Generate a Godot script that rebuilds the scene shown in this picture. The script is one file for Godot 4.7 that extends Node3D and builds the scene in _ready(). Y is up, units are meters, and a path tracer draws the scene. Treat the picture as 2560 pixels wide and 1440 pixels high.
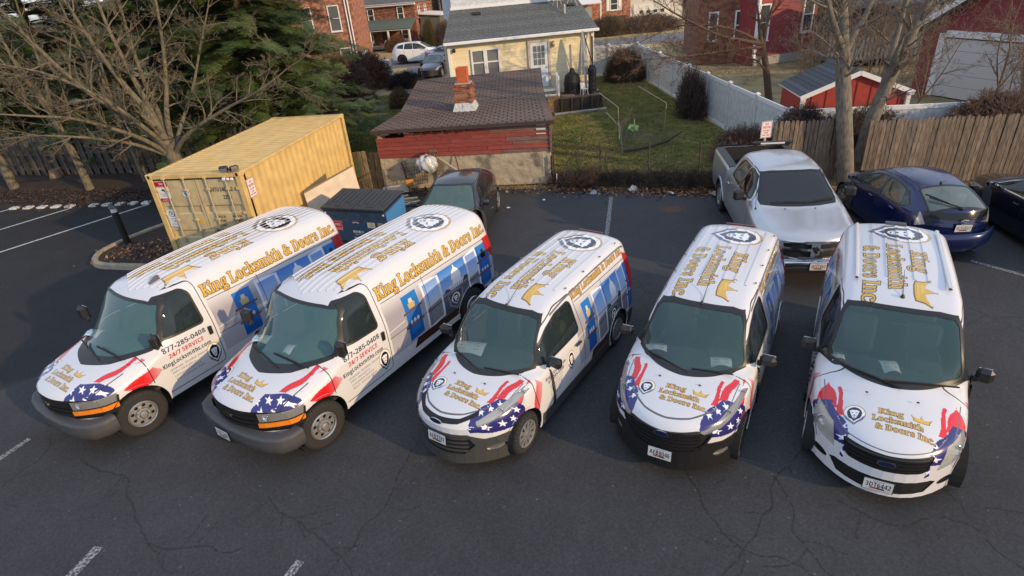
extends Node3D

# ---------------------------------------------------------------- helpers
var rng:=RandomNumberGenerator.new()
var mats:={}
var fonts:={}
var text_cache:={}
var used:={}


class M:
	# a triangle soup with normals; corners run anticlockwise seen from outside and are turned on commit
	var v:=PackedVector3Array()
	var n:=PackedVector3Array()
	var uv:=PackedVector2Array()
	var col:=PackedColorArray()

	func tri(a: Vector3,b: Vector3,c: Vector3) -> void:
		var nn:=(b - a).cross(c - a).normalized()
		v.append(a); v.append(b); v.append(c)
		n.append(nn); n.append(nn); n.append(nn)

	func trin(a: Vector3,b: Vector3,c: Vector3,na: Vector3,nb: Vector3,nc: Vector3) -> void:
		v.append(a); v.append(b); v.append(c)
		n.append(na); n.append(nb); n.append(nc)

	func quad(a: Vector3,b: Vector3,c: Vector3,d: Vector3) -> void:
		tri(a,b,c)
		tri(a,c,d)

	func quadn(a: Vector3,b: Vector3,c: Vector3,d: Vector3,na: Vector3,nb: Vector3,nc: Vector3,nd: Vector3) -> void:
		trin(a,b,c,na,nb,nc)
		trin(a,c,d,na,nc,nd)

	func box(c: Vector3,s: Vector3,b:=Basis(),ch:=0.0) -> M:
		var h:=s*0.5
		if ch<=0.0:
			var k:=[]
			for i in 8:
				k.append(c+b*Vector3(h.x if i & 1 else -h.x,h.y if i & 2 else -h.y,h.z if i & 4 else -h.z))
			quad(k[4],k[5],k[7],k[6]); quad(k[1],k[0],k[2],k[3])
			quad(k[5],k[1],k[3],k[7]); quad(k[0],k[4],k[6],k[2])
			quad(k[6],k[7],k[3],k[2]); quad(k[0],k[1],k[5],k[4])
			return self
		ch=minf(ch,minf(h.x,minf(h.y,h.z))*0.9)
		var p:={}
		for sx in [-1,1]:
			for sy in [-1,1]:
				for sz in [-1,1]:
					p[[sx,sy,sz,0]]=c+b*Vector3(sx*h.x,sy*(h.y - ch),sz*(h.z - ch))
					p[[sx,sy,sz,1]]=c+b*Vector3(sx*(h.x - ch),sy*h.y,sz*(h.z - ch))
					p[[sx,sy,sz,2]]=c+b*Vector3(sx*(h.x - ch),sy*(h.y - ch),sz*h.z)
		for s2 in [-1,1]:
			oquad(p[[s2,-1,-1,0]],p[[s2,1,-1,0]],p[[s2,1,1,0]],p[[s2,-1,1,0]],c)
			oquad(p[[-1,s2,-1,1]],p[[1,s2,-1,1]],p[[1,s2,1,1]],p[[-1,s2,1,1]],c)
			oquad(p[[-1,-1,s2,2]],p[[1,-1,s2,2]],p[[1,1,s2,2]],p[[-1,1,s2,2]],c)
			for s3 in [-1,1]:
				oquad(p[[s2,s3,-1,0]],p[[s2,s3,1,0]],p[[s2,s3,1,1]],p[[s2,s3,-1,1]],c)
				oquad(p[[s2,-1,s3,0]],p[[s2,1,s3,0]],p[[s2,1,s3,2]],p[[s2,-1,s3,2]],c)
				oquad(p[[-1,s2,s3,1]],p[[1,s2,s3,1]],p[[1,s2,s3,2]],p[[-1,s2,s3,2]],c)
				for s4 in [-1,1]:
					var t0: Vector3=p[[s2,s3,s4,0]]; var t1: Vector3=p[[s2,s3,s4,1]]; var t2: Vector3=p[[s2,s3,s4,2]]
					if (t1 - t0).cross(t2 - t0).dot(t0 - c) > 0.0: tri(t0,t1,t2)
					else: tri(t0,t2,t1)
		return self

	func oquad(a: Vector3,b: Vector3,c: Vector3,d: Vector3,from: Vector3) -> void:
		if (b - a).cross(c - a).dot((a+c)*0.5 - from) > 0.0: quad(a,b,c,d)
		else: quad(a,d,c,b)

	func span(a: Vector3,b: Vector3,w: float,h: float,up:=Vector3.UP,ch:=0.0) -> M:
		# a bar of w x h from a to b
		var z:=(b - a).normalized()
		if absf(z.dot(up)) > 0.98: up=Vector3.RIGHT
		var x:=up.cross(z).normalized()
		var y:=z.cross(x)
		return box((a+b)*0.5,Vector3(w,h,a.distance_to(b)),Basis(x,y,z),ch)

	func tube(pts: PackedVector3Array,r: PackedFloat32Array,k:=6,caps:=true) -> M:
		var m:=pts.size()
		var last:=[]
		var x:=Vector3.ZERO
		for i in m:
			var d:=(pts[mini(i+1,m - 1)] - pts[maxi(i - 1,0)]).normalized()
			if x==Vector3.ZERO:
				x=d.cross(Vector3.UP if absf(d.y) < 0.9 else Vector3.RIGHT).normalized()
			else:
				x=(x - d*d.dot(x)).normalized()
			var y:=d.cross(x)
			var ring:=[]
			for j in k:
				var a:=TAU*j/k
				ring.append(x*cos(a)+y*sin(a))
			if i > 0:
				for j in k:
					var j2:=(j+1) % k
					var l0: Vector3=last[j]; var l1: Vector3=last[j2]; var c0: Vector3=ring[j]; var c1: Vector3=ring[j2]
					quadn(pts[i - 1]+l0*r[i - 1],pts[i - 1]+l1*r[i - 1],pts[i]+c1*r[i],pts[i]+c0*r[i],l0,l1,c1,c0)
			if caps and (i==0 or i==m - 1):
				for j in k:
					var e0: Vector3=pts[i]+ring[j]*r[i]; var e1: Vector3=pts[i]+ring[(j+1) % k]*r[i]
					if i==0: tri(pts[i],e1,e0)
					else: tri(pts[i],e0,e1)
			last=ring
		return self

	func cyl(a: Vector3,b: Vector3,r0: float,r1:=-1.0,k:=12) -> M:
		return tube(PackedVector3Array([a,b]),PackedFloat32Array([r0,r0 if r1 < 0.0 else r1]),k)

	func lathe(prof: PackedVector2Array,k: int,xf:=Transform3D(),smooth:=true) -> M:
		# profile of (radius, height) from top to bottom turned round local y
		for i in prof.size() - 1:
			var p:=prof[i]; var q:=prof[i+1]
			var nn:=Vector2(p.y - q.y,q.x - p.x).normalized()
			for j in k:
				var a0:=TAU*j/k; var a1:=TAU*(j+1)/k
				var d0:=Vector3(cos(a0),0,-sin(a0)); var d1:=Vector3(cos(a1),0,-sin(a1))
				var n0:=xf.basis*(d0*nn.x+Vector3.UP*nn.y); var n1:=xf.basis*(d1*nn.x+Vector3.UP*nn.y)
				if not smooth:
					n0=(n0+n1).normalized(); n1=n0
				quadn(xf*(d0*q.x+Vector3.UP*q.y),xf*(d1*q.x+Vector3.UP*q.y),xf*(d1*p.x+Vector3.UP*p.y),xf*(d0*p.x+Vector3.UP*p.y),n0,n1,n1,n0)
		return self

	func prism(poly: PackedVector2Array,z0: float,z1: float,xf:=Transform3D()) -> M:
		# a polygon in local x, y from local z0 up to z1
		if Geometry2D.is_polygon_clockwise(poly):
			poly=poly.duplicate(); poly.reverse()
		var id:=Geometry2D.triangulate_polygon(poly)
		for i in range(0,id.size(),3):
			var a:=poly[id[i]]; var b:=poly[id[i+1]]; var c:=poly[id[i+2]]
			if (b - a).cross(c - a) < 0.0:
				var t:=b; b=c; c=t
			tri(xf*Vector3(a.x,a.y,z1),xf*Vector3(b.x,b.y,z1),xf*Vector3(c.x,c.y,z1))
			tri(xf*Vector3(a.x,a.y,z0),xf*Vector3(c.x,c.y,z0),xf*Vector3(b.x,b.y,z0))
		for i in poly.size():
			var a:=poly[i]; var b:=poly[(i+1) % poly.size()]
			quad(xf*Vector3(a.x,a.y,z0),xf*Vector3(b.x,b.y,z0),xf*Vector3(b.x,b.y,z1),xf*Vector3(a.x,a.y,z1))
		return self

	func sheet(f: Callable,nu: int,nv: int) -> M:
		# f(u, v) -> point, u and v in 0..1; faces look along du x dv
		var g:=[]
		for i in nu+1:
			var row:=PackedVector3Array()
			for j in nv+1: row.append(f.call(float(i)/nu,float(j)/nv))
			g.append(row)
		var nn:=[]
		for i in nu+1:
			var row:=PackedVector3Array()
			for j in nv+1:
				var du: Vector3=g[mini(i+1,nu)][j] - g[maxi(i - 1,0)][j]
				var dv: Vector3=g[i][mini(j+1,nv)] - g[i][maxi(j - 1,0)]
				row.append(du.cross(dv).normalized())
			nn.append(row)
		for i in nu:
			for j in nv:
				quadn(g[i][j],g[i+1][j],g[i+1][j+1],g[i][j+1],nn[i][j],nn[i+1][j],nn[i+1][j+1],nn[i][j+1])
				if uv.size() or (i==0 and j==0):
					var u0:=float(i)/nu; var u1:=float(i+1)/nu; var v0:=float(j)/nv; var v1:=float(j+1)/nv
					for q in [Vector2(u0,v0),Vector2(u1,v0),Vector2(u1,v1),Vector2(u0,v0),Vector2(u1,v1),Vector2(u0,v1)]: uv.append(q)
		return self

	func ball(c: Vector3,r: Vector3,k:=8) -> M:
		var h:=maxi(k/2,3)
		for i in h:
			for j in k:
				var q:=[]
				for e in [[i,j],[i+1,j],[i+1,j+1],[i,j+1]]:
					var th: float=PI*e[0]/h; var ph: float=TAU*e[1]/k
					q.append(Vector3(sin(th)*cos(ph),cos(th),-sin(th)*sin(ph)))
				quadn(c+q[0]*r,c+q[1]*r,c+q[2]*r,c+q[3]*r,q[0],q[1],q[2],q[3])
		return self

	func add(o: M,xf:=Transform3D()) -> M:
		for i in o.v.size():
			v.append(xf*o.v[i]); n.append((xf.basis*o.n[i]).normalized())
		return self

	func moved(xf: Transform3D) -> M:
		var m:=M.new()
		m.add(self,xf)
		if xf.basis.determinant() < 0.0:
			for i in range(0,m.v.size(),3):
				var t:=m.v[i+1]; m.v[i+1]=m.v[i+2]; m.v[i+2]=t
				t=m.n[i+1]; m.n[i+1]=m.n[i+2]; m.n[i+2]=t
		m.uv=uv.duplicate()
		return m

	func mesh() -> ArrayMesh:
		var a:=[]
		a.resize(Mesh.ARRAY_MAX)
		var vv:=v.duplicate(); var nn:=n.duplicate()
		for i in range(1,vv.size(),3):
			vv[i]=v[i+1]; vv[i+1]=v[i]
			nn[i]=n[i+1]; nn[i+1]=n[i]
		a[Mesh.ARRAY_VERTEX]=vv
		a[Mesh.ARRAY_NORMAL]=nn
		if uv.size()==v.size():
			var uu:=uv.duplicate()
			for i in range(1,uu.size(),3):
				uu[i]=uv[i+1]; uu[i+1]=uv[i]
			a[Mesh.ARRAY_TEX_UV]=uu
		if col.size()==v.size():
			a[Mesh.ARRAY_COLOR]=col
		var m:=ArrayMesh.new()
		m.add_surface_from_arrays(Mesh.PRIMITIVE_TRIANGLES,a)
		return m


func lin(r: float,g: float,b: float) -> Color:
	return Color(r,g,b).linear_to_srgb()


func mat(id: String,c: Color,rough:=0.7,metal:=0.0,extra:={}) -> StandardMaterial3D:
	if mats.has(id): return mats[id]
	var m:=StandardMaterial3D.new()
	m.albedo_color=c.linear_to_srgb()
	m.roughness=rough
	m.metallic=metal
	for k in extra: m.set(k,extra[k])
	mats[id]=m
	return m


func glass(id: String,c: Color,alpha: float) -> StandardMaterial3D:
	if mats.has(id): return mats[id]
	var m:=mat(id,c,0.03,0.0)
	m.transparency=BaseMaterial3D.TRANSPARENCY_ALPHA
	m.albedo_color.a=alpha
	return m


func noise(freq: float,seed_: int,oct:=4,kind:=FastNoiseLite.TYPE_SIMPLEX_SMOOTH) -> FastNoiseLite:
	var f:=FastNoiseLite.new()
	f.noise_type=kind
	f.frequency=freq
	f.seed=seed_
	f.fractal_octaves=oct
	return f


func noise_tex(freq: float,seed_: int,stops: Array,size:=512,normal:=0.0,oct:=5) -> NoiseTexture2D:
	var t:=NoiseTexture2D.new()
	t.width=size; t.height=size
	t.seamless=true
	t.noise=noise(freq,seed_,oct)
	if normal > 0.0:
		t.as_normal_map=true
		t.bump_strength=normal
	elif stops.size():
		var g:=Gradient.new()
		var off:=PackedFloat32Array(); var cs:=PackedColorArray()
		for s in stops:
			off.append(s[0]); cs.append(s[1].linear_to_srgb())
		g.offsets=off; g.colors=cs
		t.color_ramp=g
	return t


func shared_noise(freq: float,low: float,normal:=false) -> NoiseTexture2D:
	# a few grey patterns (or reliefs) that tint many materials
	var f:=0.01
	for q in [0.02,0.03,0.05,0.08]:
		if freq > q - 0.004: f=q
	low=clampf(round(low*5.0)/5.0,0.2,0.8)
	var key := "noise%s%s%s" % [f,low,normal]
	if not mats.has(key):
		mats[key]=noise_tex(f,int(f*1000),[] if normal else [[0.22,Color(low,low,low)],[0.5,Color(low,low,low).lerp(Color.WHITE,0.5)],[0.78,Color.WHITE]],512,6.0 if normal else 0.0)
	return mats[key]


func rough_mat(id: String,stops: Array,scale: float,rough:=0.9,bump:=0.0,bump_freq:=0.03,seed_:=1,world:=true,freq:=0.012,own:=false) -> StandardMaterial3D:
	# a matt surface with mottled colour and fine relief, laid on in world or own axes; scale is repeats per metre
	if mats.has(id): return mats[id]
	var m:=StandardMaterial3D.new()
	if own: m.albedo_texture=noise_tex(freq,seed_,stops)
	else:
		var a: Color=stops[0][1]; var b: Color=stops[-1][1]
		m.albedo_color=b.linear_to_srgb()
		m.albedo_texture=shared_noise(freq,a.get_luminance()/maxf(b.get_luminance(),0.001))
	m.roughness=rough
	m.uv1_triplanar=true
	m.uv1_world_triplanar=world
	m.uv1_scale=Vector3.ONE*scale
	m.uv1_offset=Vector3(0.137,0.291,0.713)*float(seed_ % 17)
	if bump > 0.0:
		m.normal_enabled=true
		m.normal_texture=shared_noise(bump_freq,0.2,true)
		m.normal_scale=bump
	mats[id]=m
	return m


func tag(o: Node,label := "",category := "",group := "",kind := "") -> Node:
	if label: o.set_meta("label",label)
	if category: o.set_meta("category",category)
	if group: o.set_meta("group",group)
	if kind: o.set_meta("kind",kind)
	return o


func numbered(called: String) -> String:
	var k: int=used.get(called,-1)+1
	used[called]=k
	return called if k==0 else "%s_%03d" % [called,k]


func thing(called: String,label: String,category: String,at:=Vector3.ZERO,turn:=0.0,group := "") -> Node3D:
	var o:=Node3D.new()
	o.name=numbered(called)
	add_child(o,true)
	o.position=at
	o.rotation.y=turn
	tag(o,label,category,group)
	return o


func part(called: String,m,material: Material,parent: Node,label := "") -> MeshInstance3D:
	var o:=MeshInstance3D.new()
	if m is M and m.v.size()==0:
		return o
	o.name=numbered(called) if parent==self else called
	o.mesh=m.mesh() if m is M else m
	o.material_override=material
	parent.add_child(o,true)
	if label: o.set_meta("label",label)
	return o


func group_part(called: String,parent: Node,at:=Vector3.ZERO) -> Node3D:
	var o:=Node3D.new()
	o.name=called
	parent.add_child(o,true)
	o.position=at
	return o


func ground(called: String,m,material: Material) -> MeshInstance3D:
	var o:=part(called,m,material,self)
	o.set_meta("kind","structure")
	return o


func dup(o: Node3D,at: Vector3,turn: float,label := "") -> Node3D:
	var c: Node3D=o.duplicate()
	c.name=numbered(String(o.name).rstrip("_0123456789"))
	add_child(c,true)
	c.position=at
	c.rotation.y=turn
	if label: c.set_meta("label",label)
	return c


func V3(x: float,y: float,z: float) -> Vector3:
	return Vector3(x,y,z)


func turned(at: Vector3,yaw:=0.0,pitch:=0.0,roll:=0.0) -> Transform3D:
	return Transform3D(Basis.from_euler(Vector3(pitch,yaw,roll)),at)


func pts2(a: Array) -> PackedVector2Array:
	# flat list of x, y
	var p:=PackedVector2Array()
	for i in range(0,a.size(),2): p.append(Vector2(a[i],a[i+1]))
	return p


func round_poly(p: PackedVector2Array,r: float,k:=4) -> PackedVector2Array:
	var out:=PackedVector2Array()
	for i in p.size():
		var a:=p[(i+p.size() - 1) % p.size()]; var b:=p[i]; var c:=p[(i+1) % p.size()]
		var d0:=minf(r,a.distance_to(b)*0.45); var d1:=minf(r,c.distance_to(b)*0.45)
		var s:=b+(a - b).normalized()*d0; var e:=b+(c - b).normalized()*d1
		for j in k+1:
			var t:=float(j)/k
			out.append(s.lerp(b,t).lerp(b.lerp(e,t),t))
	return out


func rrect(x: float,y: float,w: float,h: float,r: float) -> PackedVector2Array:
	return round_poly(pts2([x,y,x+w,y,x+w,y+h,x,y+h]),r)


func circle(c: Vector2,r: Vector2,k:=20) -> PackedVector2Array:
	var p:=PackedVector2Array()
	for i in k: p.append(c+Vector2(cos(TAU*i/k),sin(TAU*i/k))*r)
	return p


func star(c: Vector2,r: float,a0:=0.0,inner:=0.4) -> PackedVector2Array:
	var p:=PackedVector2Array()
	for i in 10:
		var a:=a0+PI/2+TAU*i/10
		p.append(c+Vector2(cos(a),sin(a))*(r if i % 2==0 else r*inner))
	return p


# ---------------------------------------------------------------- print: polygons and lettering drawn into an image
class Ink:
	var im: Image
	var xf := Transform2D()      # metres to pixels

	func _init(w: int,h: int,c: Color) -> void:
		im=Image.create_empty(w,h,false,Image.FORMAT_RGB8)
		im.fill(c)

	func poly(p: PackedVector2Array,c: Color) -> void:
		var q:=xf*p
		var y0:=1e9; var y1:=-1e9
		for a in q:
			y0=minf(y0,a.y); y1=maxf(y1,a.y)
		var m:=q.size()
		for y in range(maxi(int(floor(y0)),0),mini(int(ceil(y1))+1,im.get_height())):
			var yc:=y+0.5
			var xs: Array[float]=[]
			for i in m:
				var a:=q[i]; var b:=q[(i+1) % m]
				if (a.y<=yc) != (b.y<=yc):
					xs.append(a.x+(yc - a.y)/(b.y - a.y)*(b.x - a.x))
			xs.sort()
			for k in range(0,xs.size() - 1,2):
				var x0:=int(round(xs[k])); var x1:=int(round(xs[k+1]))
				if x1 > x0: im.fill_rect(Rect2i(x0,y,x1 - x0,1),c)

	func shade(p: PackedVector2Array,c0: Color,c1: Color,steps: int) -> void:
		# bands between the polygon's first edge (c0) and the opposite edge (c1) of a four-cornered shape
		for i in steps:
			var t0:=float(i)/steps; var t1:=float(i+1)/steps
			poly(PackedVector2Array([p[0].lerp(p[3],t0),p[1].lerp(p[2],t0),p[1].lerp(p[2],t1),p[0].lerp(p[3],t1)]),c0.lerp(c1,(t0+t1)*0.5))

	func tris(t: PackedVector2Array,f: Transform2D,c: Color) -> void:
		for i in range(0,t.size(),3):
			poly(PackedVector2Array([f*t[i],f*t[i+1],f*t[i+2]]),c)

	func texture() -> ImageTexture:
		return ImageTexture.create_from_image(im)


func letters(s: String,face := "Droid Sans",bold:=false) -> Dictionary:
	# triangles of a line of lettering, one unit high (capitals), left end and base line at 0, 0
	var key:=s+face+str(bold)
	if text_cache.has(key): return text_cache[key]
	var f:=SystemFont.new()
	f.font_names=PackedStringArray([face])
	if bold: f.font_weight=700
	var t:=TextMesh.new()
	t.font=f; t.font_size=48; t.pixel_size=0.01; t.depth=0.0; t.curve_step=2.0
	t.horizontal_alignment=HORIZONTAL_ALIGNMENT_LEFT
	t.vertical_alignment=VERTICAL_ALIGNMENT_BOTTOM
	t.text = "H"
	var hb:=t.get_aabb()
	t.text=s
	var a:=t.get_mesh_arrays()
	var vs: PackedVector3Array=a[Mesh.ARRAY_VERTEX]
	var id: PackedInt32Array=a[Mesh.ARRAY_INDEX] if a[Mesh.ARRAY_INDEX] else PackedInt32Array(range(vs.size()))
	var out:=PackedVector2Array()
	var w:=0.0
	for i in id:
		var p:=Vector2(vs[i].x,vs[i].y - hb.position.y)/hb.size.y
		out.append(p)
		w=maxf(w,p.x)
	text_cache[key]={"t": out,"w": w}
	return text_cache[key]


func write(ink: Ink,s: String,at: Vector2,right: Vector2,up: Vector2,h: float,c: Color,width:=0.0,face := "Droid Sans",bold:=false,outline:=0.0,oc:=Color.BLACK) -> void:
	# at is the left end of the base line; right and up are the directions of the writing on its sheet; width squeezes the line to that length
	var L:=letters(s,face,bold)
	var sx: float=h if width<=0.0 else width/L.w
	if outline > 0.0:
		for k in 8:
			var o:=Vector2.from_angle(TAU*k/8)*outline
			ink.tris(L.t,Transform2D(right*sx,up*h,at+o),oc)
	ink.tris(L.t,Transform2D(right*sx,up*h,at),c)


# ---------------------------------------------------------------- vehicles: a lofted skin that is cut into its panels
class Panels:
	var v := PackedVector3Array()     # three per face
	var n:=PackedVector3Array()
	var fn := PackedVector3Array()    # one per face
	var live:=PackedByteArray()
	var bins:={}

	func put(a: Vector3,b: Vector3,c: Vector3,na: Vector3,nb: Vector3,nc: Vector3) -> void:
		var f:=(b - a).cross(c - a)
		if f.length_squared() < 1e-14: return
		var i:=live.size()
		v.append(a); v.append(b); v.append(c)
		n.append(na); n.append(nb); n.append(nc)
		fn.append(f.normalized())
		live.append(1)
		for k in range(int(floor(minf(a.z,minf(b.z,c.z))*5.0)),int(floor(maxf(a.z,maxf(b.z,c.z))*5.0))+1):
			if not bins.has(k): bins[k]=PackedInt32Array()
			bins[k].append(i)

	static func pchip(xs: PackedFloat32Array,ys: PackedFloat32Array,i: int,t: float) -> float:
		var m:=xs.size()
		var h:=xs[i+1] - xs[i]
		var d:=(ys[i+1] - ys[i])/h
		var s0:=d; var s1:=d
		if i > 0:
			var e:=(ys[i] - ys[i - 1])/(xs[i] - xs[i - 1])
			s0=2.0*d*e/(d+e) if d*e > 0.0 else 0.0
		if i < m - 2:
			var e:=(ys[i+2] - ys[i+1])/(xs[i+2] - xs[i+1])
			s1=2.0*d*e/(d+e) if d*e > 0.0 else 0.0
		var t2:=t*t; var t3:=t2*t
		return ys[i]*(2*t3 - 3*t2+1)+s0*h*(t3 - 2*t2+t)+ys[i+1]*(3*t2 - 2*t3)+s1*h*(t3 - t2)

	static func section(p: Array,re: float,rb: float) -> PackedVector2Array:
		# p: yt, wt, ye, wb, yb, wm, ym, ws, ys -> half outline from top centre to sill
		var e:=Vector2(p[1],p[2]); var b:=Vector2(p[3],p[4]); var m:=Vector2(p[5],p[6]); var s:=Vector2(p[7],p[8])
		var out:=PackedVector2Array()
		var r:=minf(re,e.distance_to(b)*0.45)
		r=minf(r,e.x*0.5)
		for i in 11:
			var x:=(e.x - r)*i/10.0
			out.append(Vector2(x,p[0] - (p[0] - p[2])*pow(x/e.x,2.0)))
		var q:=e+(b - e).normalized()*r
		var a:=out[10]
		for i in range(1,6): out.append(a.lerp(e,i/5.0).lerp(e.lerp(q,i/5.0),i/5.0))
		var rr:=minf(rb,minf(e.distance_to(b)*0.45,b.distance_to(m)*0.45))
		var b0:=b+(e - b).normalized()*rr; var b1:=b+(m - b).normalized()*rr
		for i in range(1,7): out.append(q.lerp(b0,i/6.0))
		for i in range(1,5): out.append(b0.lerp(b,i/4.0).lerp(b.lerp(b1,i/4.0),i/4.0))
		var rm:=minf(m.distance_to(s),b.distance_to(m))*0.4
		var m0:=m+(b - m).normalized()*rm; var m1:=m+(s - m).normalized()*rm
		for i in range(1,4): out.append(b1.lerp(m0,i/3.0))
		for i in range(1,5): out.append(m0.lerp(m,i/4.0).lerp(m.lerp(m1,i/4.0),i/4.0))
		for i in range(1,4): out.append(m1.lerp(s,i/3.0))
		return out

	func loft(st: Array,re: float,rb: float,bow: Vector2,zb: Vector2,step:=0.07) -> void:
		# stations run from the nose back; bow.x, bow.y: how far nose and tail curve back at full width, starting at zb
		var m:=st.size()
		var zs:=PackedFloat32Array()
		var ch:=[]
		for k in 10:
			var c:=PackedFloat32Array()
			for s in st: c.append(s[k])
			ch.append(c)
		for s in st: zs.append(-s[0])
		var rows:=[]
		var zrow:=PackedFloat32Array()
		for i in m - 1:
			var cnt:=clampi(int(ceil((zs[i+1] - zs[i])/step)),1,40)
			for j in (cnt if i < m - 2 else cnt+1):
				var t:=float(j)/cnt
				var p:=[]
				for k in range(1,10): p.append(pchip(zs,ch[k],i,t))
				rows.append(section(p,re,rb))
				zrow.append(-lerpf(zs[i],zs[i+1],t))
		var w:=0.0
		for s in st: w=maxf(w,s[7])
		var g:=[]
		for i in rows.size():
			var row:=PackedVector3Array()
			for q in rows[i]: row.append(bend(Vector3(q.x,q.y,zrow[i]),w,bow,zb))
			g.append(row)
		var R:=g.size(); var C: int=g[0].size()
		var nn:=[]
		for i in R:
			var row:=PackedVector3Array()
			for j in C:
				var a: Vector3=g[maxi(i - 1,0)][j] - g[mini(i+1,R - 1)][j]
				var b: Vector3=g[i][mini(j+1,C - 1)] - g[i][maxi(j - 1,0)]
				if j==0: b=Vector3(1,0,b.z*0.0)
				row.append(b.cross(a).normalized()*-1.0)
			nn.append(row)
		for sgn in [1.0,-1.0]:
			var F:=Vector3(sgn,1,1)
			for i in R - 1:
				for j in C - 1:
					var a: Vector3=g[i][j]; var b: Vector3=g[i][j+1]; var c: Vector3=g[i+1][j+1]; var d: Vector3=g[i+1][j]
					var na: Vector3=nn[i][j]; var nb: Vector3=nn[i][j+1]; var nc: Vector3=nn[i+1][j+1]; var nd: Vector3=nn[i+1][j]
					if sgn > 0: quad_(a,b,c,d,na,nb,nc,nd)
					else: quad_(d*F,c*F,b*F,a*F,nd*F,nc*F,nb*F,na*F)
			for end in 2:
				var row: PackedVector3Array=g[0] if end==0 else g[R - 1]
				var zz:=zrow[0] if end==0 else zrow[R - 1]
				var dn:=Vector3(0,0,1) if end==0 else Vector3(0,0,-1)
				var src: PackedVector2Array=rows[0] if end==0 else rows[R - 1]
				for j in range(6,C - 1):
					for k in 6:
						var f0:=k/6.0; var f1:=(k+1)/6.0
						var q:=[]
						for e in [[src[j],f0],[src[j],f1],[src[j+1],f1],[src[j+1],f0]]:
							q.append(bend(Vector3(e[0].x*e[1],e[0].y,zz),w,bow,zb)*F)
						var slope: float=(bow.x if end==0 else bow.y)*2.2*pow(maxf(src[j].x*(f0+f1)*0.5/w,0.0),1.2)/w
						var nq:=Vector3(slope*sgn,0.06,dn.z).normalized()
						if (sgn > 0)==(end==0): quad_(q[0],q[3],q[2],q[1],nq,nq,nq,nq)
						else: quad_(q[0],q[1],q[2],q[3],nq,nq,nq,nq)

	static func bend(p: Vector3,w: float,bow: Vector2,zb: Vector2) -> Vector3:
		var k:=pow(absf(p.x)/w,2.2)
		if p.z > zb.x and bow.x > 0.0: p.z-=bow.x*k*smoothstep(0.0,1.0,(p.z - zb.x)/0.9)
		if p.z < zb.y and bow.y > 0.0: p.z+=bow.y*k*smoothstep(0.0,1.0,(zb.y - p.z)/0.9)
		return p

	func quad_(a: Vector3,b: Vector3,c: Vector3,d: Vector3,na: Vector3,nb: Vector3,nc: Vector3,nd: Vector3) -> void:
		# orient each face by its normals
		if (b - a).cross(c - a).dot(na+nb+nc)>=0.0: put(a,b,c,na,nb,nc)
		else: put(a,c,b,na,nc,nb)
		if (c - a).cross(d - a).dot(na+nc+nd)>=0.0: put(a,c,d,na,nc,nd)
		else: put(a,d,c,na,nd,nc)

	static func flat(p: Vector3,chart: String) -> Vector2:
		if chart == "L" or chart == "R": return Vector2(p.z,p.y)
		if chart == "T": return Vector2(p.x,p.z)
		return Vector2(p.x,p.y)

	func carve(chart: String,poly: PackedVector2Array,zlo:=-9.0,zhi:=9.0) -> M:
		# takes what lies inside the outline, seen along the chart's axis, out of the skin and hands it over
		if Geometry2D.is_polygon_clockwise(poly):
			poly=poly.duplicate(); poly.reverse()
		var box:=Rect2(poly[0],Vector2.ZERO)
		for q in poly: box=box.expand(q)
		if chart == "L" or chart == "R":
			zlo=maxf(zlo,box.position.x); zhi=minf(zhi,box.end.x)
		elif chart == "T":
			zlo=maxf(zlo,box.position.y); zhi=minf(zhi,box.end.y)
		var out:=M.new()
		var seen:={}
		var most:=live.size()
		for k in range(int(floor(zlo*5.0)),int(floor(zhi*5.0))+1):
			if not bins.has(k): continue
			var list: PackedInt32Array=bins[k].duplicate()
			for i in list:
				if i>=most or live[i]==0 or seen.has(i): continue
				seen[i]=true
				var f:=fn[i]
				match chart:
					"L":
						if f.x < 0.2: continue
					"R":
						if f.x > -0.2: continue
					"T":
						if f.y < 0.2: continue
					"F":
						if f.z < 0.08: continue
					"B":
						if f.z > -0.08: continue
				var a:=v[i*3]; var b:=v[i*3+1]; var c:=v[i*3+2]
				if a.z < zlo - 0.3 or a.z > zhi+0.3: continue
				var t:=PackedVector2Array([flat(a,chart),flat(b,chart),flat(c,chart)])
				var tb:=Rect2(t[0],Vector2.ZERO).expand(t[1]).expand(t[2])
				if not box.intersects(tb,true): continue
				if Geometry2D.is_polygon_clockwise(t): t.reverse()
				var ins:=Geometry2D.intersect_polygons(t,poly)
				if ins.is_empty(): continue
				var area:=absf((t[1] - t[0]).cross(t[2] - t[0]))
				if area < 1e-9: continue
				var got:=0.0
				for q in ins: got+=poly_area(q)
				if got > area*0.5*0.999:
					live[i]=0
					out.trin(a,b,c,n[i*3],n[i*3+1],n[i*3+2])
					continue
				emit(ins,i,chart,out)
				var rest:=Geometry2D.clip_polygons(t,poly)
				var hole:=false
				for q in rest:
					if Geometry2D.is_polygon_clockwise(q): hole=true
				if not hole:
					live[i]=0
					emit(rest,i,chart,null)
		return out

	static func poly_area(q: PackedVector2Array) -> float:
		var s:=0.0
		for i in q.size(): s+=q[i].cross(q[(i+1) % q.size()])
		return absf(s)*0.5

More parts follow.
